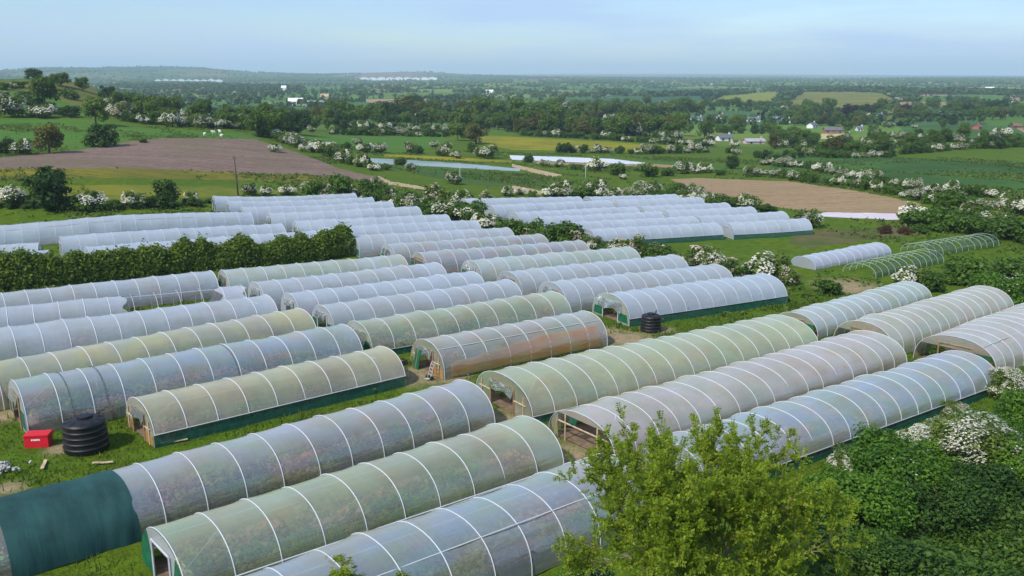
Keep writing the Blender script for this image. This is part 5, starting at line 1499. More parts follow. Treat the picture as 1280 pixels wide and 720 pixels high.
def plant_meshes(kind,seed):
    r=np.random.default_rng(seed); rr=random.Random(seed)
    C=dict(haw=('haw_leaf',1500,.085,16,1.35),pink=('haw_leaf',1500,.085,16,1.3),bush=('bush_leaf',1700,.09,18,1.25),dark=('dark_leaf',1800,.085,18,1.6),
           tree=('tree_leaf',2000,.085,20,1.75),brown=('brown_leaf',1700,.085,18,1.7),plum=('plum_leaf',1800,.09,18,1.7),russet=('russet_leaf',1300,.09,14,1.2),
           specks=('bright_leaf',6000,.05,30,1.2),near_haw=('haw_leaf',9000,.042,30,1.5),near_bush=('bright_leaf',11000,.040,36,1.3),near_dark=('bramble_leaf',10000,.038,34,1.15),near_specks=('bright_leaf',11000,.040,36,1.25))[kind]
    mat,n,sz,lob,hgt=C
    low=.18 if kind in('tree','brown','plum') else .0
    P,N,pick=crown_cloud(r,n,lob,1.,hgt,.5,low)
    P[:,2]=np.maximum(P[:,2],.03)
    fol=quads('foliage',leafquads(P,N,sz,r),[mat])
    blo=None
    if kind in('haw','pink','near_haw','near_specks','specks'):
        nb={'haw':850,'pink':700,'near_haw':6000,'near_specks':420,'specks':200}[kind]
        P2,N2,pk=crown_cloud(np.random.default_rng(seed),int(nb*4.6),lob,1.,hgt,.97,low)
        sel=r.random(int(pk.max())+1)
        ph=seed*1.7; fld=np.sin(P2[:,0]*5+ph)+np.sin(P2[:,1]*5.5+ph*2)+np.sin(P2[:,2]*6+ph*3)+.6*np.sin(P2[:,0]*13+P2[:,1]*11+ph)
        ok=(fld>(-.5 if kind=='near_haw' else .30))&(sel[pk]<(.80 if kind in('haw','pink') else .74 if kind=='near_haw' else .4))&(P2[:,2]>hgt*.34)&(N2[:,2]>-.6)
        # flowers sit in sprays
        P2=P2[ok][:nb];N2=N2[ok][:nb]; P2=P2+r.normal(size=P2.shape)*.012+N2/np.linalg.norm(N2,axis=1,keepdims=True)*.05
        s={'haw':.058,'pink':.055,'near_haw':.024,'near_specks':.026,'specks':.022}[kind]
        blo=quads('blossom',leafquads(P2,N2*.6+np.array([-.35,-.3,1.0]),s*1.08,r,.9),['pink_blossom' if kind=='pink' else 'blossom'])
    mb=MB(); 
    bare=.45*hgt
    nst=1 if low else rr.randint(3,5)
    for i in range(nst):
        a=rr.uniform(0,6.28); l=rr.uniform(.1,.35) if nst>1 else .03
        mb.tube([(0,0,-.15),(l*.3*math.cos(a),l*.3*math.sin(a),hgt*.2),(l*math.cos(a),l*math.sin(a),bare)],[.075 if nst==1 else .04,.05 if nst==1 else .03,.02],6)
    for i in range(5):
        a=rr.uniform(0,6.28); z=hgt*rr.uniform(.25,.4)
        q=1. if nst==1 else .6; mb.tube([(0,0,z),(.3*q*math.cos(a),.3*q*math.sin(a),z+.2*hgt*q),(.55*q*math.cos(a),.55*q*math.sin(a),z+.33*hgt*q)],[.035*q,.022*q,.008],5)
    return fol,blo,mb.mesh('trunk',['bark'])
NV=dict(haw=5,bush=5,dark=4,tree=6,brown=3,pink=3,plum=1,russet=2,specks=1,near_haw=2,near_bush=3,near_dark=2,near_specks=1)
LIB={k:[plant_meshes(k,100+37*i+hash(len(k)+ord(k[0])*7)%1000) for i in range(n)] for k,n in NV.items()}
INFO=dict(haw=('hawthorn_bush','white blossomed hawthorn','bush'),pink=('hawthorn_bush','pinkish cream blossomed hawthorn','bush'),bush=('green_bush','leafy green bush','bush'),dark=('dark_tree','dark green tree','tree'),
 tree=('broadleaf_tree','green broadleaf tree','tree'),brown=('broadleaf_tree','olive brown leafed tree','tree'),plum=('purple_tree','dark purple leafed tree','tree'),russet=('russet_bush','reddish brown bush','bush'),specks=('green_bush','bright green bush with white flecks','bush'),
 near_haw=('hawthorn_bush','large white blossomed hawthorn','bush'),near_bush=('green_bush','bright green bush','bush'),near_dark=('bramble_bush','dark bramble bush','bush'),near_specks=('hawthorn_bush','sparsely flowering green bush','bush'))
bykey={}
for p in PLANTS: bykey.setdefault((p[0],p[5]),[]).append(p)
for (k,row),L in bykey.items():
    L.sort(key=lambda p:p[1]/p[2])
    for i,(kk,x,y,w,hf,_) in enumerate(L):
        var=rnd.randrange(NV[k]); fol,blo,tr=LIB[k][var]
        nm,look,cat=INFO[k]
        root=empty(nm,(x,y,ground(x,y)-.05),rnd.uniform(0,6.28)); s=w/2*1.05
        root.scale=(s*rnd.uniform(.92,1.08),s*rnd.uniform(.92,1.08),s*hf*rnd.uniform(.9,1.1))
        link('crown',fol,root); link('trunk',tr,root)
        if blo: link('blossom',blo,root)
        lab=f"{look} {ROWS[row]}" if len(L)==1 else f"{ordinal(i)} {look} from left {ROWS[row]}"
        if len(lab.replace('-',' ').split())>15: lab=lab.replace(' blossomed','').replace(' cream','')
        tag(root,lab,cat,'hedgerow and field plants '+ROWS[row])

# clipped hedge: one thing
def hedge(path,w,h,n,name,label):
    pts=np.array(path); seg=np.hypot(*np.diff(pts,axis=0).T); L=np.concatenate([[0],np.cumsum(seg)])
    s=rng.uniform(0,L[-1],n); x=np.interp(s,L,pts[:,0]);y=np.interp(s,L,pts[:,1])
    dx=np.gradient(pts[:,0]);dy=np.gradient(pts[:,1]); ln=np.hypot(dx,dy); nx=np.interp(s,L,dy/ln);ny=np.interp(s,L,-dx/ln)
    th=rng.uniform(0,math.pi,n); sp=rng.normal(size=48).clip(-1.3,1.8); hh=h*(.93+.09*np.sin(s*.35)+.06*np.sin(s*1.13+1)+.13*np.interp(s,np.linspace(0,L[-1],48),sp)+rng.normal(size=n)*.05); r=rng.uniform(.82,1.03,n)
    spike=rng.random(n)<.07; r=np.where(spike,r*rng.uniform(1.0,1.22,n),r)
    ww=w*(1+.08*np.sin(s*.7+2)+.06*np.interp(s,np.linspace(0,L[-1],48),np.roll(sp,37)))
    u=np.sign(np.cos(th))*np.abs(np.cos(th))**.7*ww/2*r; v=np.abs(np.sin(th))**.7*hh*r
    P=np.stack([x+nx*u,y+ny*u,hz(x,y)+v],1); N=np.stack([nx*np.cos(th),ny*np.cos(th),np.sin(th)],1)+rng.normal(size=(n,3))*.6+np.array([0,0,.3])
    root=empty(name,(pts[len(pts)//2,0],pts[len(pts)//2,1],ground(*pts[len(pts)//2])))
    P-=np.array(root.location)
    link('foliage',quads('foliage',leafquads(P,N,.18,rng),['hedge_leaf']),root)
    mb=MB()
    for q in np.arange(1,L[-1],1.2):
        a=np.interp(q,L,pts[:,0]);b=np.interp(q,L,pts[:,1]); g=ground(a,b); c=Vector((a,b,g))-root.location
        mb.tube([c+Vector((0,0,-.2)),c+Vector((rnd.uniform(-.3,.3),rnd.uniform(-.3,.3),h*.5)),c+Vector((rnd.uniform(-.6,.6),rnd.uniform(-.5,.5),h*.85))],[.05,.035,.015],5)
    mb.build('stem',['bark'],root)
    return tag(root,label,'hedge')
hedge(HEDGE,3.0,3.1,46000,'hedge','long clipped green hedge crossing the site between two blocks of polytunnels')

# near ash tree with open crown
def ash(loc,h,seed,spread,name,label,ends=900,leaf=.168):
    r=random.Random(seed); mb=MB(); tips=[]
    def grow(p,d,l,rad,lev):
        pts=[p];rs=[rad];q=p.copy();dd=d.copy();n=4
        for i in range(n):
            dd=(dd+Vector((r.gauss(0,.16),r.gauss(0,.16),r.gauss(.03,.10)))).normalized(); q=q+dd*l/n; pts.append(q.copy()); rs.append(rad*(1-.5*(i+1)/n))
            if lev>=2: tips.append((q.copy(),dd.copy(),lev))
        mb.tube(pts,rs,6 if lev<2 else 4,0,False)
        if lev>=4: return
        for i in range(r.randint(3,4) if lev<3 else r.randint(2,3)):
            a=r.uniform(.35,.95); t_=r.uniform(.45,1.); k=min(n,max(1,int(t_*n))); b=pts[k]
            ax=dd.orthogonal().normalized(); ax.rotate(Matrix.Rotation(r.uniform(0,6.28),3,dd)); nd=(dd*math.cos(a)+ax*math.sin(a)*spread).normalized(); nd.z+=.06; nd.normalize()
            grow(b,nd,l*r.uniform(.58,.8),rs[k]*.62,lev+1)
    for i in range(6):
        a=i*6.28/6+r.uniform(-.4,.4); d=Vector((math.cos(a)*.55,math.sin(a)*.55,1)).normalized()
        grow(Vector((math.cos(a)*.25,math.sin(a)*.25,-.2)),d,h*.36*r.uniform(.85,1.1),.11*h/10,0)
    root=empty(name,loc); mb.build('trunk',['pale_bark'],root,True)
    g=np.random.default_rng(seed); r.shuffle(tips)
    Q=[]
    for p,d,lev in tips:
        if r.random()<.12: continue
        for s in range(3 if lev<4 else 4):
            dd=(d+Vector((r.gauss(0,.6),r.gauss(0,.6),r.gauss(.1,.4)))).normalized(); L=leaf*2.6
            side=dd.cross(Vector((r.gauss(0,.3),r.gauss(0,.3),1))).normalized(); nn=side.cross(dd)
            for k in range(4):
                for sg in(-1,1):
                    c=p+dd*(L*(k+1)/4)+side*sg*leaf*.45-Vector((0,0,.04*k*L)); tip=(side*sg+dd*.5).normalized()*leaf*.55; wv=(dd-side*sg*.3).normalized()*leaf*.24+nn*r.gauss(0,.03)
                    Q.append((c-tip,c-wv,c+tip-Vector((0,0,leaf*.15)),c+wv))
    Q=np.array([[tuple(v) for v in q] for q in Q])
    link('crown',quads('crown',Q,['ash_leaf']),root)
    return tag(root,label,'tree')
ax_,ay_=NEAR['ash']
ASH=ash((ax_,ay_,ground(ax_,ay_)),14.8,5,1.05,'ash_tree','large yellow green tree with open branching crown at the front right')
ASH.scale=(.72,.74,1.0); ASH.location.x-=.7
sx_,sy_=NEAR['sapling']
SAP=ash((sx_,sy_,ground(sx_,sy_)),4.2,9,.5,'ash_sapling','tip of a small leafy sapling in front of the nearest polytunnel',leaf=.12)

# bank undergrowth (nobody could count it)
def inside(poly,x,y):
    ins=np.zeros(len(x),bool);k=len(poly)
    for i in range(k):
        x0,y0=poly[i];x1,y1=poly[(i+1)%k]
        if y0==y1: continue
        ins^=((y0>y)!=(y1>y))&(x<(x1-x0)*(y-y0)/(y1-y0)+x0)
    return ins
def undergrowth():
    b=np.array(BANK); n=150000
    x=rng.uniform(b[:,0].min(),b[:,0].max(),n);y=rng.uniform(b[:,1].min(),b[:,1].max(),n); k=inside(BANK,x,y)&(np.hypot(x,y)<75); x=x[k];y=y[k]
    m=.75+.35*np.sin(x*.8+1.2*np.sin(y*.5))+.3*np.sin(y*.9+x*.3); m=np.clip(m,.12,1.5)
    z=hz(x,y)+m*rng.uniform(.55,1.05,len(x))
    N=np.stack([rng.normal(size=len(x))*.6,rng.normal(size=len(x))*.6,np.ones(len(x))],1)
    o=link('undergrowth',quads('undergrowth',leafquads(np.stack([x,y,z],1),N,.13,rng),['bramble_leaf'])); tag(o,'dark green brambles and nettles covering the bank at the front right','undergrowth',kind='stuff')
undergrowth()

# ---------------- polytunnels ----------------
NSEC=22
TH=np.linspace(0,math.pi,NSEC+1)
def sec(w,h,th): 
    c=np.cos(th);s=np.sin(th); return np.sign(c)*np.abs(c)**.9*w/2, np.abs(s)**.8*h
GROUPS=dict(F='polytunnels in the front left block',L='polytunnels behind the clipped hedge',M='polytunnels in the middle rows',N='polytunnels in the central block',R='polytunnels in the front right block',S='small white tunnel',P='polytunnels of the far block',U='bare hoop frames')
CROPS=[[],[]]
TUNBOX=[]
def tunnel(code,ax,ay,bx,by,w,h,tint,lend,rend,skirt,bay,label):
    r=random.Random(code); L=math.hypot(bx-ax,by-ay); za,zb=ground(ax,ay),ground(bx,by)
    rz=math.atan2(by-ay,bx-ax); root=empty('polytunnel' if code[0]!='U' else 'bare_hoop_frame',(ax,ay,za),rz)
    tag(root,label,'polytunnel',GROUPS[code[0]])
    # stays upright while following the slope lengthways
    ux,uy=math.cos(rz),math.sin(rz)
    xs_=np.linspace(0,L,13); prof=np.array([ground(ax+ux*q,ay+uy*q)-za for q in xs_])
    zof=lambda x: float(np.interp(x,xs_,prof))
    TUNBOX.append((ax,ay,bx,by,w,h))
    nb=max(2,round(L/bay)); dx=L/nb
    lowth=0. if skirt==0 else (skirt/h)**(1/.8)
    t0=math.asin(min(.95,lowth)) if skirt else 0.
    jit=0 if code=='N6' else 1
    hk=np.array([1.]+[1+jit*r.gauss(0,.013) for _ in range(nb-1)]+[1.]); hy_=np.array([0.]+[jit*r.gauss(0,.035) for _ in range(nb-1)]+[0.]); hx_=np.arange(nb+1)*dx
    def cover(x0,x1,mat,name,off=0.,ragged=0):
        sub=14 if mat=='shade_net' else 4; n=max(2,int(round((x1-x0)/dx*sub))); V=[];F=[]
        th=np.linspace(t0,math.pi-t0,NSEC+1)
        ph=r.uniform(0,6)
        for i in range(n+1):
            x=x0+(x1-x0)*i/n; fr=(x/dx)%1.0; sag=1-.016*math.sin(math.pi*fr)*(1+.4*math.sin(x*1.3+ph))+off
            
            if mat=='shade_net':
                fold=1+.008*np.sin(x*3.1+2.6*th)+.006*np.sin(x*9.-5*th)*np.clip(np.sin(x*1.1+1),0,1)+.010*np.abs(np.sin(x*1.6+1.2*th))*np.clip(np.cos(th),0,1)
            else: fold=1+.0025*np.sin(x*4.3+ph+th*2)
            sag=sag*float(np.interp(x,hx_,hk)); cy,cz=sec(w*sag,h*sag,th); cy=cy*fold-float(np.interp(x,hx_,hy_))*np.sin(th); cz=cz*fold
            for j,(a,b) in enumerate(zip(cy,cz)):
                rag=0
                if ragged and i in(0,n): rag=(ragged*.5*math.sin(j*1.1+ph)+r.uniform(-.2,.2)*ragged)*(1 if i==n else -1)
                V.append((x+rag,float(-a),float(b)+zof(x)+r.uniform(-.006,.006)))
        m=NSEC+1
        for i in range(n):
            for j in range(NSEC): F.append((i*m+j,(i+1)*m+j,(i+1)*m+j+1,i*m+j+1))
        mb=MB(); mb.add(V,F); return mb.build(name,[mat],root,True)
    fm='film_'+tint
    hide_h=[]
    if code=='F3':
        g0,g1=1.0,1.6; g2=7.1
        cover(0,g0,'shade_net','shade_net',.012); cover(g0-.1,g1+.1,fm,'cover'); cover(g1,g2,'shade_net','shade_net',.012); cover(g2-.1,L,fm,'cover')
    elif code=='F8':
        cover(0,L*.70-3.3,fm,'cover',0,.5); cover(L*.9,L,'film_sheet','cover',0,.5)
    elif code[0]=='U':
        pass
    elif code=='N6':
        o=cover(0,L,fm,'cover')
    else: cover(0,L,fm,'cover')
    # hoops under white tape
    far=code[0] in 'MPLU'
    rad=.027 if code[0]=='F' else .022 if not far else .024
    def hoopmesh(width,thick,mat):
        mb=MB(); th=np.linspace(t0 if code[0]!='U' else 0,math.pi-(t0 if code[0]!='U' else 0),NSEC+1); cy,cz=sec(w*1.004,h*1.004,th); V=[];F=[]
        for k,(a,b) in enumerate(zip(cy,cz)):
            ny,nz=-a/(w/2),b/h; l=math.hypot(ny,nz) or 1; ny/=l;nz/=l
            for (qx,qn) in((-width,0),(-width*.6,thick),(width*.6,thick),(width,0),(width*.6,-thick),(-width*.6,-thick)): V.append((qx,-a+ny*qn,b+nz*qn))
        for k in range(NSEC):
            for j in range(6): F.append((k*6+j,(k+1)*6+j,(k+1)*6+(j+1)%6,k*6+(j+1)%6))
        mb.add(V,F); return mb.mesh('hoop',[mat],True)
    hm=hoopmesh(rad*(.65 if code[0]=='P' else .5 if code[0]=='U' else 1),.02 if code[0]!='U' else .03,'hoop_green' if code[0]=='U' else 'hoop_pale' if code[0] in'PML' else 'hoop_white'); 
    thin=hoopmesh(.022,.022,'galv') if code=='F8' else None
    for i in range(nb+1):
        x=i*dx
        if code=='F3' and x<7.3: continue
        bare=code=='F8' and L*.70-3.3<x<L*.9
        if (tint in('white2','sheet')) and i%1: continue
        o=link('hoop',thin if bare else hm,root); o.location=(min(max(x,.03),L-.03),float(hy_[i])*.8,zof(x)); o.scale=(1,hk[i],hk[i])
        if code[0]!='U' : o.rotation_euler=(0,0,r.gauss(0,.006))
    if code[0]=='U':
        for s in(-1,1):
            mb=MB(); mb.tube([(0,s*w*.42,h*.42+zof(0)),(L/2,s*w*.42,h*.42+zof(L/2)),(L,s*w*.42,h*.42+zof(L))],.03,5); mb.build('side_rail',['hoop_green'],root)
        if code=='U2' or code=='U1':
            V=[];F=[];th=np.linspace(0,math.pi*.36,8); n=int(L/1.2)
            for i in range(n+1):
                x=L*i/n; cy,cz=sec(w*.99,h*.99*(1+.06*math.sin(i*2.1)),th)
                V+= [(x,float(-a),float(b)+zof(x)) for a,b in zip(cy,cz)]
            for i in range(n):
                for j in range(7):
                    if r.random()<.8: F.append((i*8+j,(i+1)*8+j,(i+1)*8+j+1,i*8+j+1))
            mb=MB(); mb.add(V,F); mb.build('torn_netting',['dark_net'],root)
        return root
    if code=='F5':
        rp=hoopmesh(.02,.024,'rope')
        for q in(2.6,4.7,13.3):
            o=link('tie_rope',rp,root); o.location=(q,0,zof(q)); o.scale=(1,1.004,1.004)
    # ridge pole, purlins and end braces (bare steel seen through the film)
    mb=MB(); mb.tube([(q,0,h*.945+zof(q)) for q in xs_],.03,5); mb.build('ridge_pole',['hoop_white' if not far else 'galv'],root)
    if code in('F1','N6','La','R6'):
        for sg in(-1,1):
            mb=MB(); a,b=sec(w*1.004,h*1.004,np.array([math.pi/2-sg*.62])); mb.tube([(q,-float(a[0]),float(b[0])+zof(q)) for q in xs_],.028,5); mb.build('purlin',['hoop_white'],root)
    for xe,dr in((0,1),(L,-1)):
        if lend=='off' and xe==0: continue
        for sg in(-1,1):
            th=np.array([math.pi/2-sg*.95,math.pi/2-sg*.35]); a,b=sec(w*.985,h*.985,th)
            mb=MB(); mb.tube([(xe+dr*.1,-float(a[0]),float(b[0])+zof(xe)),(xe+dr*dx*.98,-float(a[1]),float(b[1])+zof(xe+dr*dx))],.026,5); mb.build('brace',['hoop_white'],root)
    # side skirts
    if skirt:
        for sg in(-1,1):
            n=max(4,int(L/1.2)); V=[];F=[]; a0,b0=sec(w,h,np.array([t0])); yb=w/2+.02; yt=float(a0[0])+.015
            for i in range(n+1):
                x=L*i/n; V+=[(x,sg*-yb,zof(x)-.06),(x,sg*-(yb+yt)/2-sg*-.02*math.sin(i*1.9),zof(x)+skirt*.5),(x,sg*-yt,zof(x)+skirt+.01)]
            for i in range(n):
                for j in(0,1): F.append((i*3+j,(i+1)*3+j,(i+1)*3+j+1,i*3+j+1))
            mb=MB(); mb.add(V,F); mb.build('side_skirt',['green_net'],root,True)
            mb=MB(); mb.tube([(x,sg*-(yt+.03),zof(x)+skirt+.02) for x in xs_],.03,5); mb.build('skirt_rail',['hoop_white' if code=='F4' else 'galv'],root)
    # ends
    def end(kind,x,dr):
        z0=zof(x); xx=x+dr*-.02
        def region(pts,mat,name,d=0.): 
            mb=MB(); n=len(pts); mb.add([(xx-dr*d,-p[0],p[1]+z0) for p in pts],[tuple(range(n))]); return mb.build(name,[mat],root)
        def arc(a0,a1,n=14,k=.995):
            th=np.linspace(a0,a1,n); cy,cz=sec(w*k,h*k,th); return [(float(a),float(b)) for a,b in zip(cy,cz)]
        def bars(L_,mat,name,rad=.05):
            for p,q in L_:
                mb=MB(); mb.tube([(xx-dr*.05,-p[0],p[1]+z0),(xx-dr*.05,-q[0],q[1]+z0)],rad,5); mb.build(name,[mat],root)
        if kind in('off','bare'): return
        if kind in('closed','plain'):
            region(arc(0,math.pi,24),fm if kind=='closed' else ('film_white2' if tint=='white2' else 'film_haze'),'end_wall')
            if kind=='plain':
                dw=min(.95,w*.2); dh=h*.72
                bars([((-dw,0),(-dw,dh)),((dw,0),(dw,dh)),((-dw,dh),(dw,dh))],'galv','door_post',.045)
            return
        dw=w*.20; dh=h*.74
        am=math.acos(min(1,(dw/(w/2))**(1/.9))) # angle where the arch is above the door post
        left=[p for p in arc(math.pi-am,math.pi,9)]; right=[p for p in arc(0,am,9)]
        if kind in('timber','rag','net','sheet','greennet','green'):
            pm='film_end' if kind in('timber',) else ('film_haze' if kind!='sheet' else 'film_pgreen')
            if kind!='green':
                region([(dw,0)]+right,pm,'end_panel'); region(left+[(-dw,0)],pm,'end_panel')
                top=arc(am,math.pi-am,9); region([(dw,dh)]+top+[(-dw,dh)],pm,'end_panel')
            else:
                a2=math.asin((.62)**(1/.8)); top=arc(a2,math.pi-a2,12); region(top,fm,'end_panel')
            pt='timber' if kind in('timber','rag','green') else 'galv'
            bars([((dw,0),(dw,dh)),((-dw,0),(-dw,dh)),((-dw,dh),(dw,dh))],pt,'door_post',.06)
            if kind=='timber':
                bars([((w*.36,0),(w*.36,h*.62)),((-w*.36,0),(-w*.36,h*.62)),((dw,h*.42),(w*.40,h*.42)),((-dw,h*.42),(-w*.40,h*.42))],'pale_timber','timber_rail',.05)
                if code in('F4','N6'): region([(w*.47,0),(w*.47,h*.28),(dw+.05,h*.30),(dw+.05,0)],'film_orange','low_board',.03); region([(-w*.47,0),(-w*.47,h*.28),(-dw-.05,h*.30),(-dw-.05,0)],'film_orange','low_board',.03)
            if kind in('net','sheet','rag'):
                gm='green_board' if r.random()<.6 else 'green_net'
                z1=h*r.uniform(.36,.5)
                region([(dw+.08,h*.08),(w*.45,h*.08),(w*.42,z1),(dw+.08,z1)],gm,'green_panel',.03)
                if r.random()<.7: region([(-dw-.08,h*.08),(-w*.45,h*.08),(-w*.42,z1),(-dw-.08,z1)],gm,'green_panel',.03)
            if kind=='green':
                z1=h*.60
                if code=='M9': region([(w*.47,h*.1),(w*.44,h*.45),(-w*.44,h*.45),(-w*.47,h*.1)],'green_board','green_panel',.03)
                else:
                    region([(dw+.05,h*.05),(w*.44,h*.05),(w*.40,z1),(dw+.05,z1)],'green_board','green_panel',.03)
            if kind=='greennet':
                region([(dw,0)]+arc(0,.9,8),'green_board','green_panel',.03); region(arc(math.pi-.9,math.pi,8)+[(-dw,0)],'green_board','green_panel',.03)
            if kind in('sheet','rag','net','timber'):
                # loose plastic sheet hanging across the doorway
                V=[];F=[];nx_,nz_=7,5; hang=h*(.34 if kind in('sheet',) else .26); wd=dw*(1.5 if kind=='sheet' else 1.0); sh=r.uniform(-.3,.3)*dw
                for i in range(nx_):
                    for j in range(nz_):
                        yy=-wd+2*wd*i/(nx_-1)+sh; V.append((xx-dr*(.10+.06*math.sin(i*1.9+j*.7)+.03*j),-yy+.05*math.sin(j*2),z0+dh+.10-hang*j/(nz_-1)*(1+.18*math.sin(i*1.3+r.uniform(-.3,.3)))))
                for i in range(nx_-1):
                    for j in range(nz_-1): F.append((i*nz_+j,(i+1)*nz_+j,(i+1)*nz_+j+1,i*nz_+j+1))
                mb=MB(); mb.add(V,F); mb.build('door_sheet',['film_rag'],root,True)
        if kind=='open':
            a2=math.asin((.80)**(1/.8)); top=arc(a2,math.pi-a2,12); region(top,fm,'end_panel')
            bars([((w*.26,0),(w*.26,h*.8)),((-w*.22,0),(-w*.22,h*.82)),((-w*.36,h*.55),(w*.40,h*.55))],'pale_timber','door_post',.05)
            V=[];F=[]  # gathered curtain at the far side of the opening
            for i in range(7):
                q=i/6
                for j in range(5): V.append((xx-dr*(.08+.08*math.sin(j*2.2)*(1-q)),w*(.30+.15*q*0+(.16-.03*j)*(1-abs(q-.45))*.9) ,z0+h*.72*(1-q)+.02))
            for i in range(6):
                for j in range(4): F.append((i*5+j,(i+1)*5+j,(i+1)*5+j+1,i*5+j+1))
            mb=MB(); mb.add(V,F); mb.build('side_curtain',['film_end'],root,True)
            region([(w*.36,0),(w*.46,0),(w*.42,h*.42),(w*.30,h*.1)],'film_end','side_curtain')
            region([(-dw*.2,h*.80),(-dw*.8,h*.78),(-dw*.9,h*.55),(-dw*.55,h*.62),(-dw*.4,h*.5)],'green_net','torn_netting',.02)
    end(lend,0,1); end(rend,L,-1)
    if code=='N6':   # brown paper-like lining along the inside of the near wall
        V=[];F=[];n=int(L/.8)
        for i in range(n+1):
            x=.6+(L-1.4)*i/n; top=.62+.55*min(1,i/n*1.6)+.05*math.sin(i*1.7); th=np.linspace(.03,top*.62,5); cy,cz=sec(w*1.012,h*1.012,th)
            V+=[(x,float(-a),float(b)+zof(x)) for a,b in zip(cy,cz)]
        for i in range(n):
            for j in range(4): F.append((i*5+j,(i+1)*5+j,(i+1)*5+j+1,i*5+j+1))
        mb=MB(); mb.add(V,F); mb.build('brown_lining',['film_orange'],root,True)
    # soil bed inside and crop leaves
    near=code[0] in'FNR' or code in('M10','M11','M12','M13')
    mb=MB();V=[];F=[]
    for i,q in enumerate(xs_): V+=[(q,-w*.46,prof[i]+.07),(q,w*.46,prof[i]+.07)]
    for i in range(len(xs_)-1): F.append((i*2,i*2+2,i*2+3,i*2+1))
    mb.add(V,F); o=mb.build('soil_bed',['soil_dark']); o.location=root.location; o.rotation_euler=root.rotation_euler; tag(o,kind='structure')
    if near and code!='F8':
        g=np.random.default_rng(r.randrange(10**6)); n=int(L*190)
        rows=g.integers(0,4,n); lx=g.uniform(.8,L-.8,n)
        ok=np.ones(n,bool)
        if code=='R2': ok=lx>7
        ly=(rows-1.5)*w*.21+g.normal(size=n)*w*.05; hgt=.35+.75*(np.sin(lx*.35+rows*2.1+r.uniform(0,6))>0)*g.uniform(.5,1,n)
        lz=.1+hgt*g.uniform(.2,1,n)
        X=ax+ux*lx-uy*ly;Y=ay+uy*lx+ux*ly; Z=za+np.interp(lx,xs_,prof)+lz
        N=np.stack([g.normal(size=n)*.6,g.normal(size=n)*.6,np.ones(n)],1)
        pal_=g.choice(3,size=(40,4),p=[.38,.34,.28]); pt=pal_[(lx/2.6+rows*.37).astype(int)%40,rows]; pt=np.where(g.random(n)<.05,g.integers(0,3,n),pt); hg_=g.uniform(.35,1.25,(40,4)); hgt=hg_[(lx/2.6+rows*.37).astype(int)%40,rows]; lz=.1+hgt*g.uniform(.25,1,n); Z=za+np.interp(lx,xs_,prof)+lz
        P=leafquads(np.stack([X,Y,Z],1),N,.18,g)
        CROPS[0].append(P[ok]); CROPS[1].append(pt[ok])
    return root
plain('hoop_green',(.32,.42,.36),.5,.15)
for a in TUNNELS: tunnel(*a)
leafmat('crop_low',(.12,.27,.03),(.15,.32,.035),(.19,.36,.05),.4,.15)
leafmat('crop_high',(.32,.34,.04),(.38,.38,.05),(.46,.42,.08),.4,.15)
leafmat('crop_dry',(.52,.25,.15),(.58,.31,.18),(.64,.38,.22),.4,.15)
o=link('crop_plants',quads('crop_plants',np.concatenate(CROPS[0]),['crop_low','crop_high','crop_dry'],np.concatenate(CROPS[1])))
tag(o,'leafy crops growing in rows under the polytunnel plastic','crops',kind='stuff')

# grass blades on the open ground near the camera
def grass():
    n=170000; d=np.sqrt(rng.uniform(28**2,100**2,n)); a=rng.uniform(-.62,.62,n); x=d*np.sin(a);y=d*np.cos(a)
    ok=np.ones(n,bool)
    for ax,ay,bx,by,w,h in TUNBOX:
        ux,uy=bx-ax,by-ay; L=math.hypot(ux,uy); ux/=L;uy/=L
        s=(x-ax)*ux+(y-ay)*uy; t_=(x-ax)*uy-(y-ay)*ux
        ok&=~((s>-.1)&(s<L+.1)&(np.abs(t_)<w/2+.08))
    for (wx,wy),wr in WORN: ok&=~((np.hypot(x-wx,y-wy)<wr*1.1)&(rng.random(n)<.85))
    x=x[ok];y=y[ok];n=len(x)
    m=.16+.18*np.clip(np.sin(x*.7+np.sin(y*.9)*2)+np.sin(y*.6),0,2)*rng.uniform(.3,1,n)
    hgt=m*rng.uniform(.6,1.3,n); th=rng.uniform(0,2*np.pi,n); wv=.035*rng.uniform(.7,1.5,n)*(d[ok]/45)
    z=hz(x,y)-.03; lean=rng.normal(size=(n,2))*.4*hgt[:,None]
    P=np.stack([np.stack([x-np.cos(th)*wv,y-np.sin(th)*wv,z],1),np.stack([x+np.cos(th)*wv,y+np.sin(th)*wv,z],1),np.stack([x+lean[:,0],y+lean[:,1],z+hgt],1)],1)
    o=link('grass',quads('grass',P,['grass_blade'])); tag(o,'rough green grass growing between the polytunnels','grass',kind='stuff')
leafmat('grass_blade',(.040,.090,.006),(.078,.150,.010),(.16,.19,.03),.35,.35)
grass()

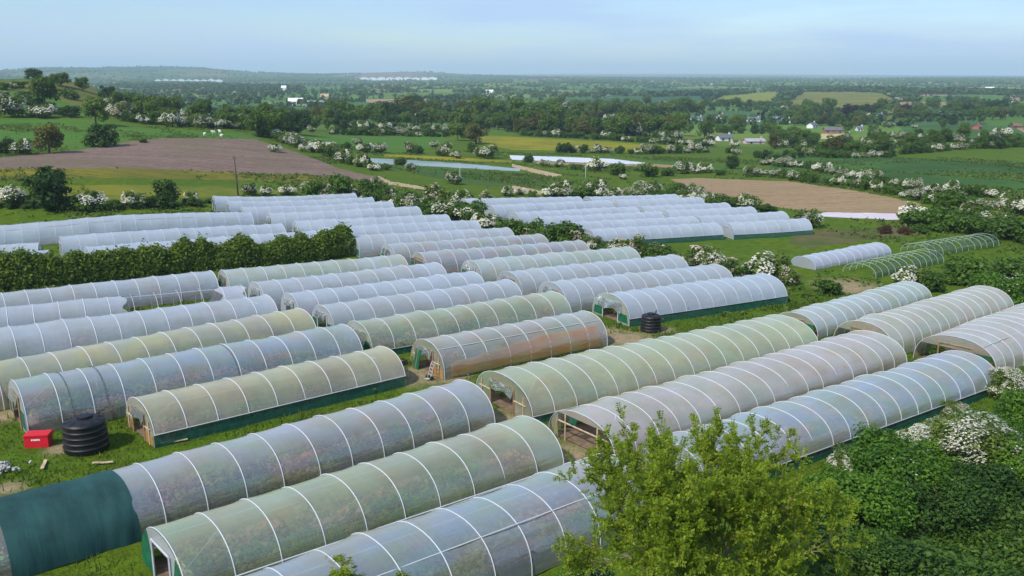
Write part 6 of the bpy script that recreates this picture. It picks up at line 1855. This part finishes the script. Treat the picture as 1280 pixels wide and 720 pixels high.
def tussocks():
    n=60000; d=np.sqrt(rng.uniform(75**2,300**2,n)); a=rng.uniform(-.60,.60,n); x=d*np.sin(a);y=d*np.cos(a); ok=np.ones(n,bool)
    for ax,ay,bx,by,w,h in TUNBOX:
        ux,uy=bx-ax,by-ay; L=math.hypot(ux,uy); ux/=L;uy/=L
        s=(x-ax)*ux+(y-ay)*uy; t_=(x-ax)*uy-(y-ay)*ux
        ok&=~((s>-.4)&(s<L+.4)&(np.abs(t_)<w/2+.35))
    for nm,mat,pts in FIELDS:
        if mat in('ploughed','soil','plastic','lilac','net','dirt','yellow'): ok&=~inside(pts,x,y)
    cl=np.sin(x*.11+1.7*np.sin(y*.07))+np.sin(y*.13+x*.05)+.7*np.sin(x*.4+y*.3); ok&=(cl+rng.normal(size=n)*.7>.9)
    x=x[ok];y=y[ok];n=len(x); k=5
    C=np.repeat(np.stack([x,y,hz(x,np.minimum(y,315))],1),k,0)+rng.normal(size=(n*k,3))*np.array([.35,.35,.0]); C[:,2]=T(C[:,0],C[:,1])+rng.uniform(.02,.30,n*k)
    N=rng.normal(size=(n*k,3))*.7+np.array([0,0,1.])
    o=link('weeds',quads('weeds',leafquads(C,N,.24,rng),['weed_leaf','weed_dry'],(rng.random(n*k)<.16).astype(int))); tag(o,'rough tussocks and weeds scattered over the open ground','weeds',kind='stuff')
leafmat('weed_leaf',(.035,.085,.008),(.065,.135,.012),(.13,.18,.025),.25,.06)
leafmat('weed_dry',(.10,.085,.03),(.17,.14,.05),(.24,.20,.05),.25,.06)
tussocks()

# ---------------- things between the tunnels ----------------
def tank(loc,rad,h,label):
    root=empty('water_tank',(loc[0],loc[1],ground(*loc)-.02))
    k=5; prof=[(rad*.97,0)]
    for i in range(k):
        z0=h*.86*i/k; z1=h*.86*(i+1)/k; rr=rad*(1-.02*i)
        prof+=[(rr,z0+.03*h),(rr,z1-.035*h),(rr*1.025,z1-.02*h),(rr*1.025,z1),(rr*.985,z1+.012*h)]
    prof+=[(rad*.90,h*.90),(rad*.86,h*.915),(rad*.60,h*.955),(rad*.30,h*.97)]
    mb=MB(); mb.lathe(prof,40); mb.build('tank_body',['tank_plastic'],root,True)
    mb=MB(); mb.lathe([(rad*.33,0),(rad*.33,.07*h),(rad*.28,.085*h),(rad*.05,.09*h)],24,0,(0,rad*.12,h*.955)); 
    for i in range(8): mb.box((rad*.335*math.cos(i*.785),rad*.12+rad*.335*math.sin(i*.785),h*.985),(.05,.05,.08*h),0,i*.785)
    mb.build('lid',['tank_plastic'],root)
    for i in range(10):
        mb=MB(); a=i*.628; mb.box((rad*.72*math.cos(a),rad*.72*math.sin(a),h*.935),(rad*.34,.06,.05),0,a,(.22,'Y')); mb.build('lid_rib',['tank_plastic'],root)
    mb=MB(); mb.tube([(rad*.5,rad*.5,h*.9),(rad*.5,rad*.5,h*1.06),(rad*.66,rad*.7,h*1.08)],.05,6); mb.build('inlet_pipe',['clutter_dark'],root)
    tag(root,label,'water tank','black plastic water tanks'); return root
tank(NEAR['tank'],1.24,1.95,'big ribbed black plastic water tank standing beside the small red box')
tank(NEAR['tank2'],.92,1.62,'small ribbed black water tank against the green skirted white polytunnel')
x,y=NEAR['box']; root=empty('red_box',(x,y,ground(x,y)),math.radians(8))
mb=MB(); mb.box((0,0,.36),(1.32,.8,.72)); b=mb.build('box_body',['red_box'],root)
mb=MB(); mb.box((0,0,.765),(1.38,.86,.08)); mb.build('lid',['red_box'],root)
mb=MB()
for i,wd in enumerate((.07,.05,.08,.06,.07,.05)): mb.box((-.23+i*.085,-.404,.52+.008*math.sin(i*2)),(wd,.006,.10))
mb.build('white_lettering',['white_mark'],root)
for sx in(-.66,.66):
    mb=MB(); mb.box((sx*1.012,0,.5),(.02,.25,.06)); mb.build('handle',['clutter_dark'],root)
tag(root,'bright red storage box with a white mark, on grass beside the black tank','storage box')
x,y=NEAR['bag']; mb=MB()
g=np.random.default_rng(2)
for i in range(60):
    p=g.normal(size=3)*np.array([.4,.4,.14]); q=.07+.09*g.random(); mb.box((p[0],p[1],abs(p[2])+.06),(q,q*1.3,q*.8),0,g.random()*6,(g.random()*2,'X'))
o=mb.build('rubble_pile',['bag_grey']); o.location=(x,y,ground(x,y)); tag(o,'small heap of pale grey rubble on grass at the left edge','rubble',kind='stuff')
for i,(dx_,dy_,ln,rz,lab) in enumerate(((4.6,.9,1.9,.5,'weathered plank lying in grass right of the big water tank'),(-1.2,-2.6,1.3,1.9,'short pale plank lying in grass below the red box'),(1.9,-2.2,1.1,.2,'broken plank lying in grass in front of the big tank'))):
    x,y=NEAR['tank'][0]+dx_,NEAR['tank'][1]+dy_; mb=MB()
    n=6; mb.add([(ln*(k/n-.5),sy*.09,sz+.012*math.sin(k*1.3)) for k in range(n+1) for sy,sz in((-1,.02),(1,.02),(1,.06),(-1,.06))],[(k*4+a,k*4+(a+1)%4,k*4+4+(a+1)%4,k*4+4+a) for k in range(n) for a in range(4)]+[(3,2,1,0),(n*4,n*4+1,n*4+2,n*4+3)])
    o=mb.build('plank',['pale_timber']); o.location=(x,y,ground(x,y)+.1); o.rotation_euler=(0,.03,rz); tag(o,lab,'plank')
# clutter at the brown tunnel's doorway
def near_door(code,s,t_):
    a=[q for q in TUNNELS if q[0]==code][0]; ux,uy=a[3]-a[1],a[4]-a[2]; L=math.hypot(ux,uy);ux/=L;uy/=L
    return a[1]+ux*s+uy*t_,a[2]+uy*s-ux*t_,math.atan2(uy,ux)
x,y,rz=near_door('N6',-.75,1.7); root=empty('sack_trolley',(x,y,ground(x,y)),rz)
for sg in(-.22,.22):
    mb=MB(); mb.tube([(-.1,sg,.15),(.12,sg,.9),(.34,sg,1.35)],.025,6); mb.build('rail',['galv'],root)
    mb=MB(); mb.lathe([(.16,0),(.17,.02),(.17,.06),(.16,.08)],16); o=mb.build('wheel',['clutter_dark'],root); o.rotation_euler=(math.pi/2,0,0); o.location=(-.05,sg*1.3+.04,.17)
for k in range(4):
    mb=MB(); mb.box((0+.06*k,0,.35+.26*k),(.03,.44,.05)); mb.build('crossbar',['galv'],root)
mb=MB(); mb.box((-.25,0,.1),(.3,.4,.03)); mb.build('toe_plate',['galv'],root)
tag(root,'white framed sack trolley leaning by the orange brown tunnel doorway','trolley')
for i,(s,t_,sz,m,lab) in enumerate(((-1.0,-2.3,(.9,.6,.45),'clutter_dark','dark crate on the ground left of the brown tunnel doorway'),(.9,-.35,(.5,.5,.9),'clutter_brown','brown box stack standing just inside the brown tunnel doorway'),(1.3,.35,(.6,.45,.6),'clutter_dark','dark crate inside the brown tunnel doorway'))):
    x,y,rz=near_door('N6',s,t_); root=empty('crate',(x,y,ground(x,y)),rz+.3*i); mb=MB()
    for k in range(3):
        z=sz[2]*(k+.5)/3
        for sx,sy,dx_,dy_ in((0,sz[1]/2,sz[0],.03),(0,-sz[1]/2,sz[0],.03),(sz[0]/2,0,.03,sz[1]-.06),(-sz[0]/2,0,.03,sz[1]-.06)): mb.box((sx,sy,z),(dx_,dy_,sz[2]/3-.04))
    mb.build('slats',[m],root); mb=MB(); mb.box((0,0,.04),(sz[0]-.08,sz[1]-.08,.04)); mb.build('base',[m],root)
    mb=MB()
    for k in range(7): mb.box((rnd.uniform(-.3,.3)*sz[0],rnd.uniform(-.3,.3)*sz[1],sz[2]*rnd.uniform(.7,1.05)),(.16,.14,.12),0,rnd.uniform(0,3))
    mb.build('contents',['clutter_brown' if i!=1 else 'rag_white'],root); tag(root,lab,'crate')
x,y,rz=near_door('N6',-.5,-.9); root=empty('leaning_board',(x,y,ground(x,y)),rz); mb=MB(); mb.box((.15,0,.75),(.04,.75,1.6),0,0,(.22,'Y')); mb.build('board',['green_board'],root); mb=MB(); mb.box((.12,0,.75),(.03,.06,1.6),0,0,(.22,'Y')); mb.build('batten',['timber'],root); tag(root,'green board leaning at the doorway of the orange brown tunnel','board')
for i,(x,y,hh) in enumerate(POLES):
    root=empty('utility_pole',(x,y,ground(x,y)-.3),0); mb=MB(); tl=.035*hh if i==0 else .0
    mb.tube([(0,0,0),(-tl*.5,0,hh*.5),(-tl,0,hh+.3)],[.14 if i==0 else .09,.12 if i==0 else .08,.10 if i==0 else .06],8); mb.build('post',['pole_wood' if i==0 else 'pale_pole'],root,True)
    mb=MB(); mb.box((-tl,0,hh*.97),(.7,.08,.1)); mb.build('crossarm',['pole_wood' if i==0 else 'pale_pole'],root)
    tag(root,['dark leaning wooden utility pole behind the farthest left tunnel','thin pale pole standing in the green crop field','thin pale pole in the hawthorn hedge behind the far block'][i],'pole')
# sheep
def sheep_mesh():
    me=bpy.data.meshes.new('sheep'); V=[(0,0,.68),(.32,0,.70),(.52,0,.86),(.70,0,.92),(.86,0,.82),(-.34,0,.68),(-.5,0,.62)]
    E=[(0,1),(1,2),(2,3),(3,4),(0,5),(5,6)]; R=[.30,.27,.16,.13,.07,.28,.12]
    for sx in(.30,-.34):
        for sy in(-.14,.14):
            i=len(V); V+=[(sx,sy,.42),(sx+(.02 if sx>0 else -.05),sy,.22),(sx,sy,.0)]; E+=[(1 if sx>0 else 5,i),(i,i+1),(i+1,i+2)]; R+=[.10,.05,.045]
    me.from_pydata(V,E,[]); o=bpy.data.objects.new('sheep_tmp',me); COL.objects.link(o)
    m=o.modifiers.new('s','SKIN'); 
    for i,rv in enumerate(R): me.skin_vertices[0].data[i].radius=(rv,rv)
    me.skin_vertices[0].data[0].use_root=True
    o.modifiers.new('d','SUBSURF').levels=1
    dg=bpy.context.evaluated_depsgraph_get(); nm=bpy.data.meshes.new_from_object(o.evaluated_get(dg)); bpy.data.objects.remove(o); nm.materials.clear(); nm.materials.append(MATS['sheep_wool']); return nm
SM=sheep_mesh()
for i,((x,y),lab) in enumerate(zip(SHEEP,('white sheep standing apart under the hawthorns on the hill pasture','white sheep lowest at the left by the ploughed field edge','white sheep in the middle of the small flock','white sheep highest at the right of the small flock','white sheep at the lower right of the small flock'))):
    o=link('sheep',SM); o.location=(x,y,ground(x,y)); o.rotation_euler=(0,0,rnd.uniform(0,6)); o.scale=(1.05,)*3; tag(o,lab,'sheep','sheep on the hill pasture')
# houses
def house(x,y,w,h,wc,rc,rz,lab):
    h=max(h,2.2); dpt=max(4.,w*.55); root=empty('house',(x,y,ground(x,y)-.2),math.radians(rz)); wl=h*.62; rf=h*.45
    mb=MB(); X,Y=w/2,dpt/2
    mb.add([(-X,-Y,0),(X,-Y,0),(X,Y,0),(-X,Y,0),(-X,-Y,wl),(X,-Y,wl),(X,Y,wl),(-X,Y,wl),(-X,0,wl+rf),(X,0,wl+rf)],[(0,1,5,4),(2,3,7,6),(1,2,6,9,5),(3,0,4,8,7)]); mb.build('wall',['house_'+wc],root)
    mb=MB(); e=.35; k=rf/Y
    for sg in(-1,1):
        mb.add([(-X-e,sg*(Y+e),wl-k*e+.04),(X+e,sg*(Y+e),wl-k*e+.04),(X+e,0,wl+rf+.06),(-X-e,0,wl+rf+.06),(-X-e,sg*(Y+e),wl-k*e+.22),(X+e,sg*(Y+e),wl-k*e+.22),(X+e,0,wl+rf+.24),(-X-e,0,wl+rf+.24)],[(0,1,2,3),(4,7,6,5),(0,4,5,1),(0,3,7,4),(1,5,6,2)])
    ro=mb.build('roof',['house_'+rc],root)
    if w<20:
        mb=MB(); mb.box((X*.8,0,wl+rf+.4),(.7,.6,1.1)); mb.build('chimney',['house_'+wc],ro)
    n=max(2,int(w/3.2)); st=2 if h>4.6 else 1
    for f in range(st):
        for i in range(n):
            if f==0 and i==n//2: continue
            mb=MB(); mb.box((-X+w*(i+.5)/n,-Y-.03,wl*(f+.55)/st),(1.0,.08,1.0)); mb.build('window',['house_window'],root)
    mb=MB(); mb.box((-X+w*(n//2+.5)/n,-Y-.03,.95),(.95,.08,1.9)); mb.build('door',['house_brown'],root)
    tag(root,lab,'house','houses and sheds in the valley')
for a in HOUSES: house(*a)
def glasshouse(x0,y0,x1,y1,rows,lab):
    cx,cy=(x0+x1)/2,(y0+y1)/2; d=math.hypot(cx,cy); px,py=-cy/d,cx/d; W=math.hypot(x1-x0,y1-y0)
    tot=abs((x1-x0)*px+(y1-y0)*py); root=empty('glasshouse_complex',(cx,cy,ground(cx,cy)),math.atan2(py,px))
    n=9; 
    for i in range(n):
        a=-tot/2+tot*i/n; b=a+tot/n*.93; hh=13+3*rnd.random(); mb=MB(); D=26
        mb.add([(a,-D,-4),(b,-D,-4),(b,D,-4),(a,D,-4),(a,-D,hh*.7),(b,-D,hh*.7),(b,D,hh*.7),(a,D,hh*.7),((a+b)/2,-D,hh),((a+b)/2,D,hh)],[(0,1,5,8,4),(2,3,7,9,6),(0,4,7,3),(1,2,6,5),(4,8,9,7),(8,5,6,9)])
        mb.build('glass_bay',['glasshouse_glass'],root)
    tag(root,lab,'glasshouse')
glasshouse(*GLASS[0],1,'very distant row of pale glasshouses below the far left hill')
glasshouse(*GLASS[1],1,'very distant row of pale glasshouses near the middle of the horizon')

# ---------------- far hedgerow trees and woods, too many to count ----------------
def far_trees():
    n=260000; d=np.exp(rng.uniform(math.log(560),math.log(7600),n)); a=rng.uniform(-.60,.60,n); x=d*np.sin(a);y=d*np.cos(a)
    acc=[];big=[]
    polys=[]
    for nm,mat,pts in FIELDS: 
        q=np.array(pts); 
        if np.hypot(*q.mean(0))>450: polys.append(q)
    inf=np.zeros(n,bool)
    for q in polys: inf|=inside(q.tolist(),x,y)
    cl=np.sin(x*.0041+1.3*np.sin(y*.0023))+np.sin(y*.0033+x*.0017+2)+.6*np.sin(x*.011+y*.007)
    for i in range(n):
        if inf[i]: continue
        if cl[i]>1.3 and d[i]>800:
            if rng.random()<min(.5,.10*(d[i]/1000)**2+.04): acc.append(i); big.append(1)
            continue
        (c1,i1,d1),(c2,i2,d2)=KD.find_n((x[i],y[i],0),2)
        if d2-d1<(5 if d[i]<1500 else 11) and rng.random()<min(.75,.5*(d[i]/1300)**2+.10): acc.append(i); big.append(0)
    big=np.array(big); acc=np.array(acc); x=x[acc];y=y[acc];d=d[acc]; z=T(x,y)
    mk=d<2600
    if True:
        xs,ys,zs,ds=x[mk],y[mk],z[mk],d[mk]; k=16; nn=len(xs); S=np.where(big[mk]==1,3.2+2.2*rng.random(nn),1.5+3.*rng.random(nn)**3.5)
        dv=rng.normal(size=(nn,k,3)); dv/=np.linalg.norm(dv,axis=2,keepdims=True); off=dv*S[:,None,None]*rng.uniform(.55,1.,(nn,k,1))*np.array([1.2,1.2,1.]); off[:,:,2]+=S[:,None]*.95
        P=(np.stack([xs,ys,zs],1)[:,None]+off).reshape(-1,3); N=(dv+np.array([0,0,.4])+rng.normal(size=dv.shape)*.3).reshape(-1,3)
        far_q=leafquads(P,N,np.repeat(S*.62,k)*rng.uniform(.7,1.2,nn*k),rng,.8); fmi=np.repeat((rng.random(nn)<.05*(big[mk]==0)).astype(int),k)
        o=link('distant_trees',quads('distant_trees',far_q,['far_leaf','far_blossom'],fmi)); tag(o,'countless hedgerow trees across the middle of the plain','trees',kind='stuff')
    x,y,z,d=x[~mk],y[~mk],z[~mk],d[~mk]
    ico=[]; t_=(1+5**.5)/2
    V=np.array([(-1,t_,0),(1,t_,0),(-1,-t_,0),(1,-t_,0),(0,-1,t_),(0,1,t_),(0,-1,-t_),(0,1,-t_),(t_,0,-1),(t_,0,1),(-t_,0,-1),(-t_,0,1)])/1.902
    Fc=np.array([(0,11,5),(0,5,1),(0,1,7),(0,7,10),(0,10,11),(1,5,9),(5,11,4),(11,10,2),(10,7,6),(7,1,8),(3,9,4),(3,4,2),(3,2,6),(3,6,8),(3,8,9),(4,9,5),(2,4,11),(6,2,10),(8,6,7),(9,8,1)])
    n=len(x); s=np.where(big[~mk]==1,3.5+2.5*rng.random(n),1.8+2.6*rng.random(n)**2)*(1+.25*np.clip(d/3000,0,1)); W=V[None]*(1+rng.uniform(-.35,.35,(n,12,1)))*s[:,None,None]*np.array([1.15,1.15,1.0])
    W[:,:,2]+=s[:,None]*.8; W+=np.stack([x,y,z],1)[:,None]
    me=bpy.data.meshes.new('distant_trees'); me.vertices.add(n*12); me.vertices.foreach_set('co',W.astype(np.float32).ravel())
    F=(Fc[None]+np.arange(n)[:,None,None]*12).reshape(-1,3); me.loops.add(F.size); me.loops.foreach_set('vertex_index',F.astype(np.int32).ravel()); me.polygons.add(len(F))
    me.polygons.foreach_set('loop_start',np.arange(0,F.size,3,dtype=np.int32)); me.polygons.foreach_set('loop_total',np.full(len(F),3,np.int32))
    for q in('far_leaf','far_blossom'): me.materials.append(MATS[q])
    me.polygons.foreach_set('material_index',np.repeat((rng.random(n)<.015).astype(np.int32),20))
    me.update(calc_edges=True); o=link('distant_trees',me); tag(o,'countless far off woods and hedgerow trees near the horizon','trees',kind='stuff'); print('far trees',n)
leafmat('far_leaf',(.020,.056,.013),(.042,.090,.019),(.080,.135,.026),.2,.02)
leafmat('far_blossom',(.10,.13,.06),(.22,.23,.14),(.36,.36,.27),.1,.03)
far_trees()

# ---------------- air, light, sky, camera ----------------
m=bpy.data.materials.new('air_haze'); m.use_nodes=True; nt=m.node_tree; nt.nodes.clear(); out=nt.nodes.new('ShaderNodeOutputMaterial'); v=nt.nodes.new('ShaderNodeVolumePrincipled')
v.inputs['Density'].default_value=HAZE; v.inputs['Color'].default_value=(.66,.84,.99,1); v.inputs['Anisotropy'].default_value=0
nt.links.new(v.outputs[0],out.inputs['Volume'])
mb=MB(); MATS['air_haze']=m
mb.box((0,0,(-45+170)/2),(31000,31000,215)); o=mb.build('haze',['air_haze']); tag(o,'thin blue air haze over the far countryside','haze',kind='stuff')
SUN_EL,SUN_AZ=math.radians(47),math.radians(-138)   # azimuth clockwise from the view direction
sl=bpy.data.lights.new('sun','SUN'); sl.energy=3.6; sl.angle=math.radians(3.); sl.color=(1,.95,.87); so=bpy.data.objects.new('sun',sl); COL.objects.link(so)
dv=Vector((math.sin(SUN_AZ)*math.cos(SUN_EL),math.cos(SUN_AZ)*math.cos(SUN_EL),math.sin(SUN_EL))); so.rotation_euler=dv.to_track_quat('Z','Y').to_euler(); so.location=(0,0,120)
w=bpy.data.worlds.new('World'); SC.world=w; w.use_nodes=True; nt=w.node_tree; bg=nt.nodes['Background']
sky=nt.nodes.new('ShaderNodeTexSky'); sky.sky_type='NISHITA'; sky.sun_disc=False; sky.sun_elevation=SUN_EL; sky.sun_rotation=SUN_AZ; sky.air_density=1.0; sky.dust_density=.6; sky.ozone_density=2.5; sky.altitude=50
# thin streaky cloud high in the sky
tc=nt.nodes.new('ShaderNodeTexCoord'); mp=nt.nodes.new('ShaderNodeMapping'); mp.inputs['Scale'].default_value=(1.6,1.6,11); nz=nt.nodes.new('ShaderNodeTexNoise'); nz.inputs['Scale'].default_value=2.0; nz.inputs['Detail'].default_value=7; nz.inputs['Roughness'].default_value=.55
rp=nt.nodes.new('ShaderNodeValToRGB'); rp.color_ramp.elements[0].position=.36; rp.color_ramp.elements[1].position=.66
mx=nt.nodes.new('ShaderNodeMixRGB'); mx.inputs['Color2'].default_value=CLOUD; ml=nt.nodes.new('ShaderNodeMath'); ml.operation='MULTIPLY'; ml.inputs[1].default_value=.85
nt.links.new(tc.outputs['Generated'],mp.inputs[0]); nt.links.new(mp.outputs[0],nz.inputs['Vector']); nt.links.new(nz.outputs['Fac'],rp.inputs[0]); nt.links.new(rp.outputs[0],ml.inputs[0]); nt.links.new(ml.outputs[0],mx.inputs['Fac']); nt.links.new(sky.outputs[0],mx.inputs['Color1']); tn=nt.nodes.new('ShaderNodeMixRGB'); tn.blend_type='MULTIPLY'; tn.inputs['Fac'].default_value=1; tn.inputs['Color2'].default_value=(.80,.91,1.06,1); nt.links.new(mx.outputs[0],tn.inputs['Color1']); nt.links.new(tn.outputs[0],bg.inputs['Color']); bg.inputs['Strength'].default_value=.125
cam=bpy.data.cameras.new('camera'); co=bpy.data.objects.new('camera',cam); COL.objects.link(co); SC.camera=co
cam.sensor_width=36; cam.lens=1120/1280*36; cam.clip_start=.5; cam.clip_end=40000
co.location=(0,0,CAM_H); co.rotation_euler=(math.pi/2-math.atan((360-93)/1120),0,0)
SC.view_settings.view_transform='Standard'; SC.view_settings.look='None'; SC.view_settings.gamma=1; SC.view_settings.exposure=EXPO
c=SC.cycles; c.use_denoising=True; c.max_bounces=8; c.diffuse_bounces=3; c.transmission_bounces=4; c.transparent_max_bounces=40; c.volume_bounces=1; c.caustics_reflective=False; c.caustics_refractive=False
try: c.denoiser='OPENIMAGEDENOISE'; c.denoising_input_passes='RGB_ALBEDO_NORMAL'
except Exception: pass
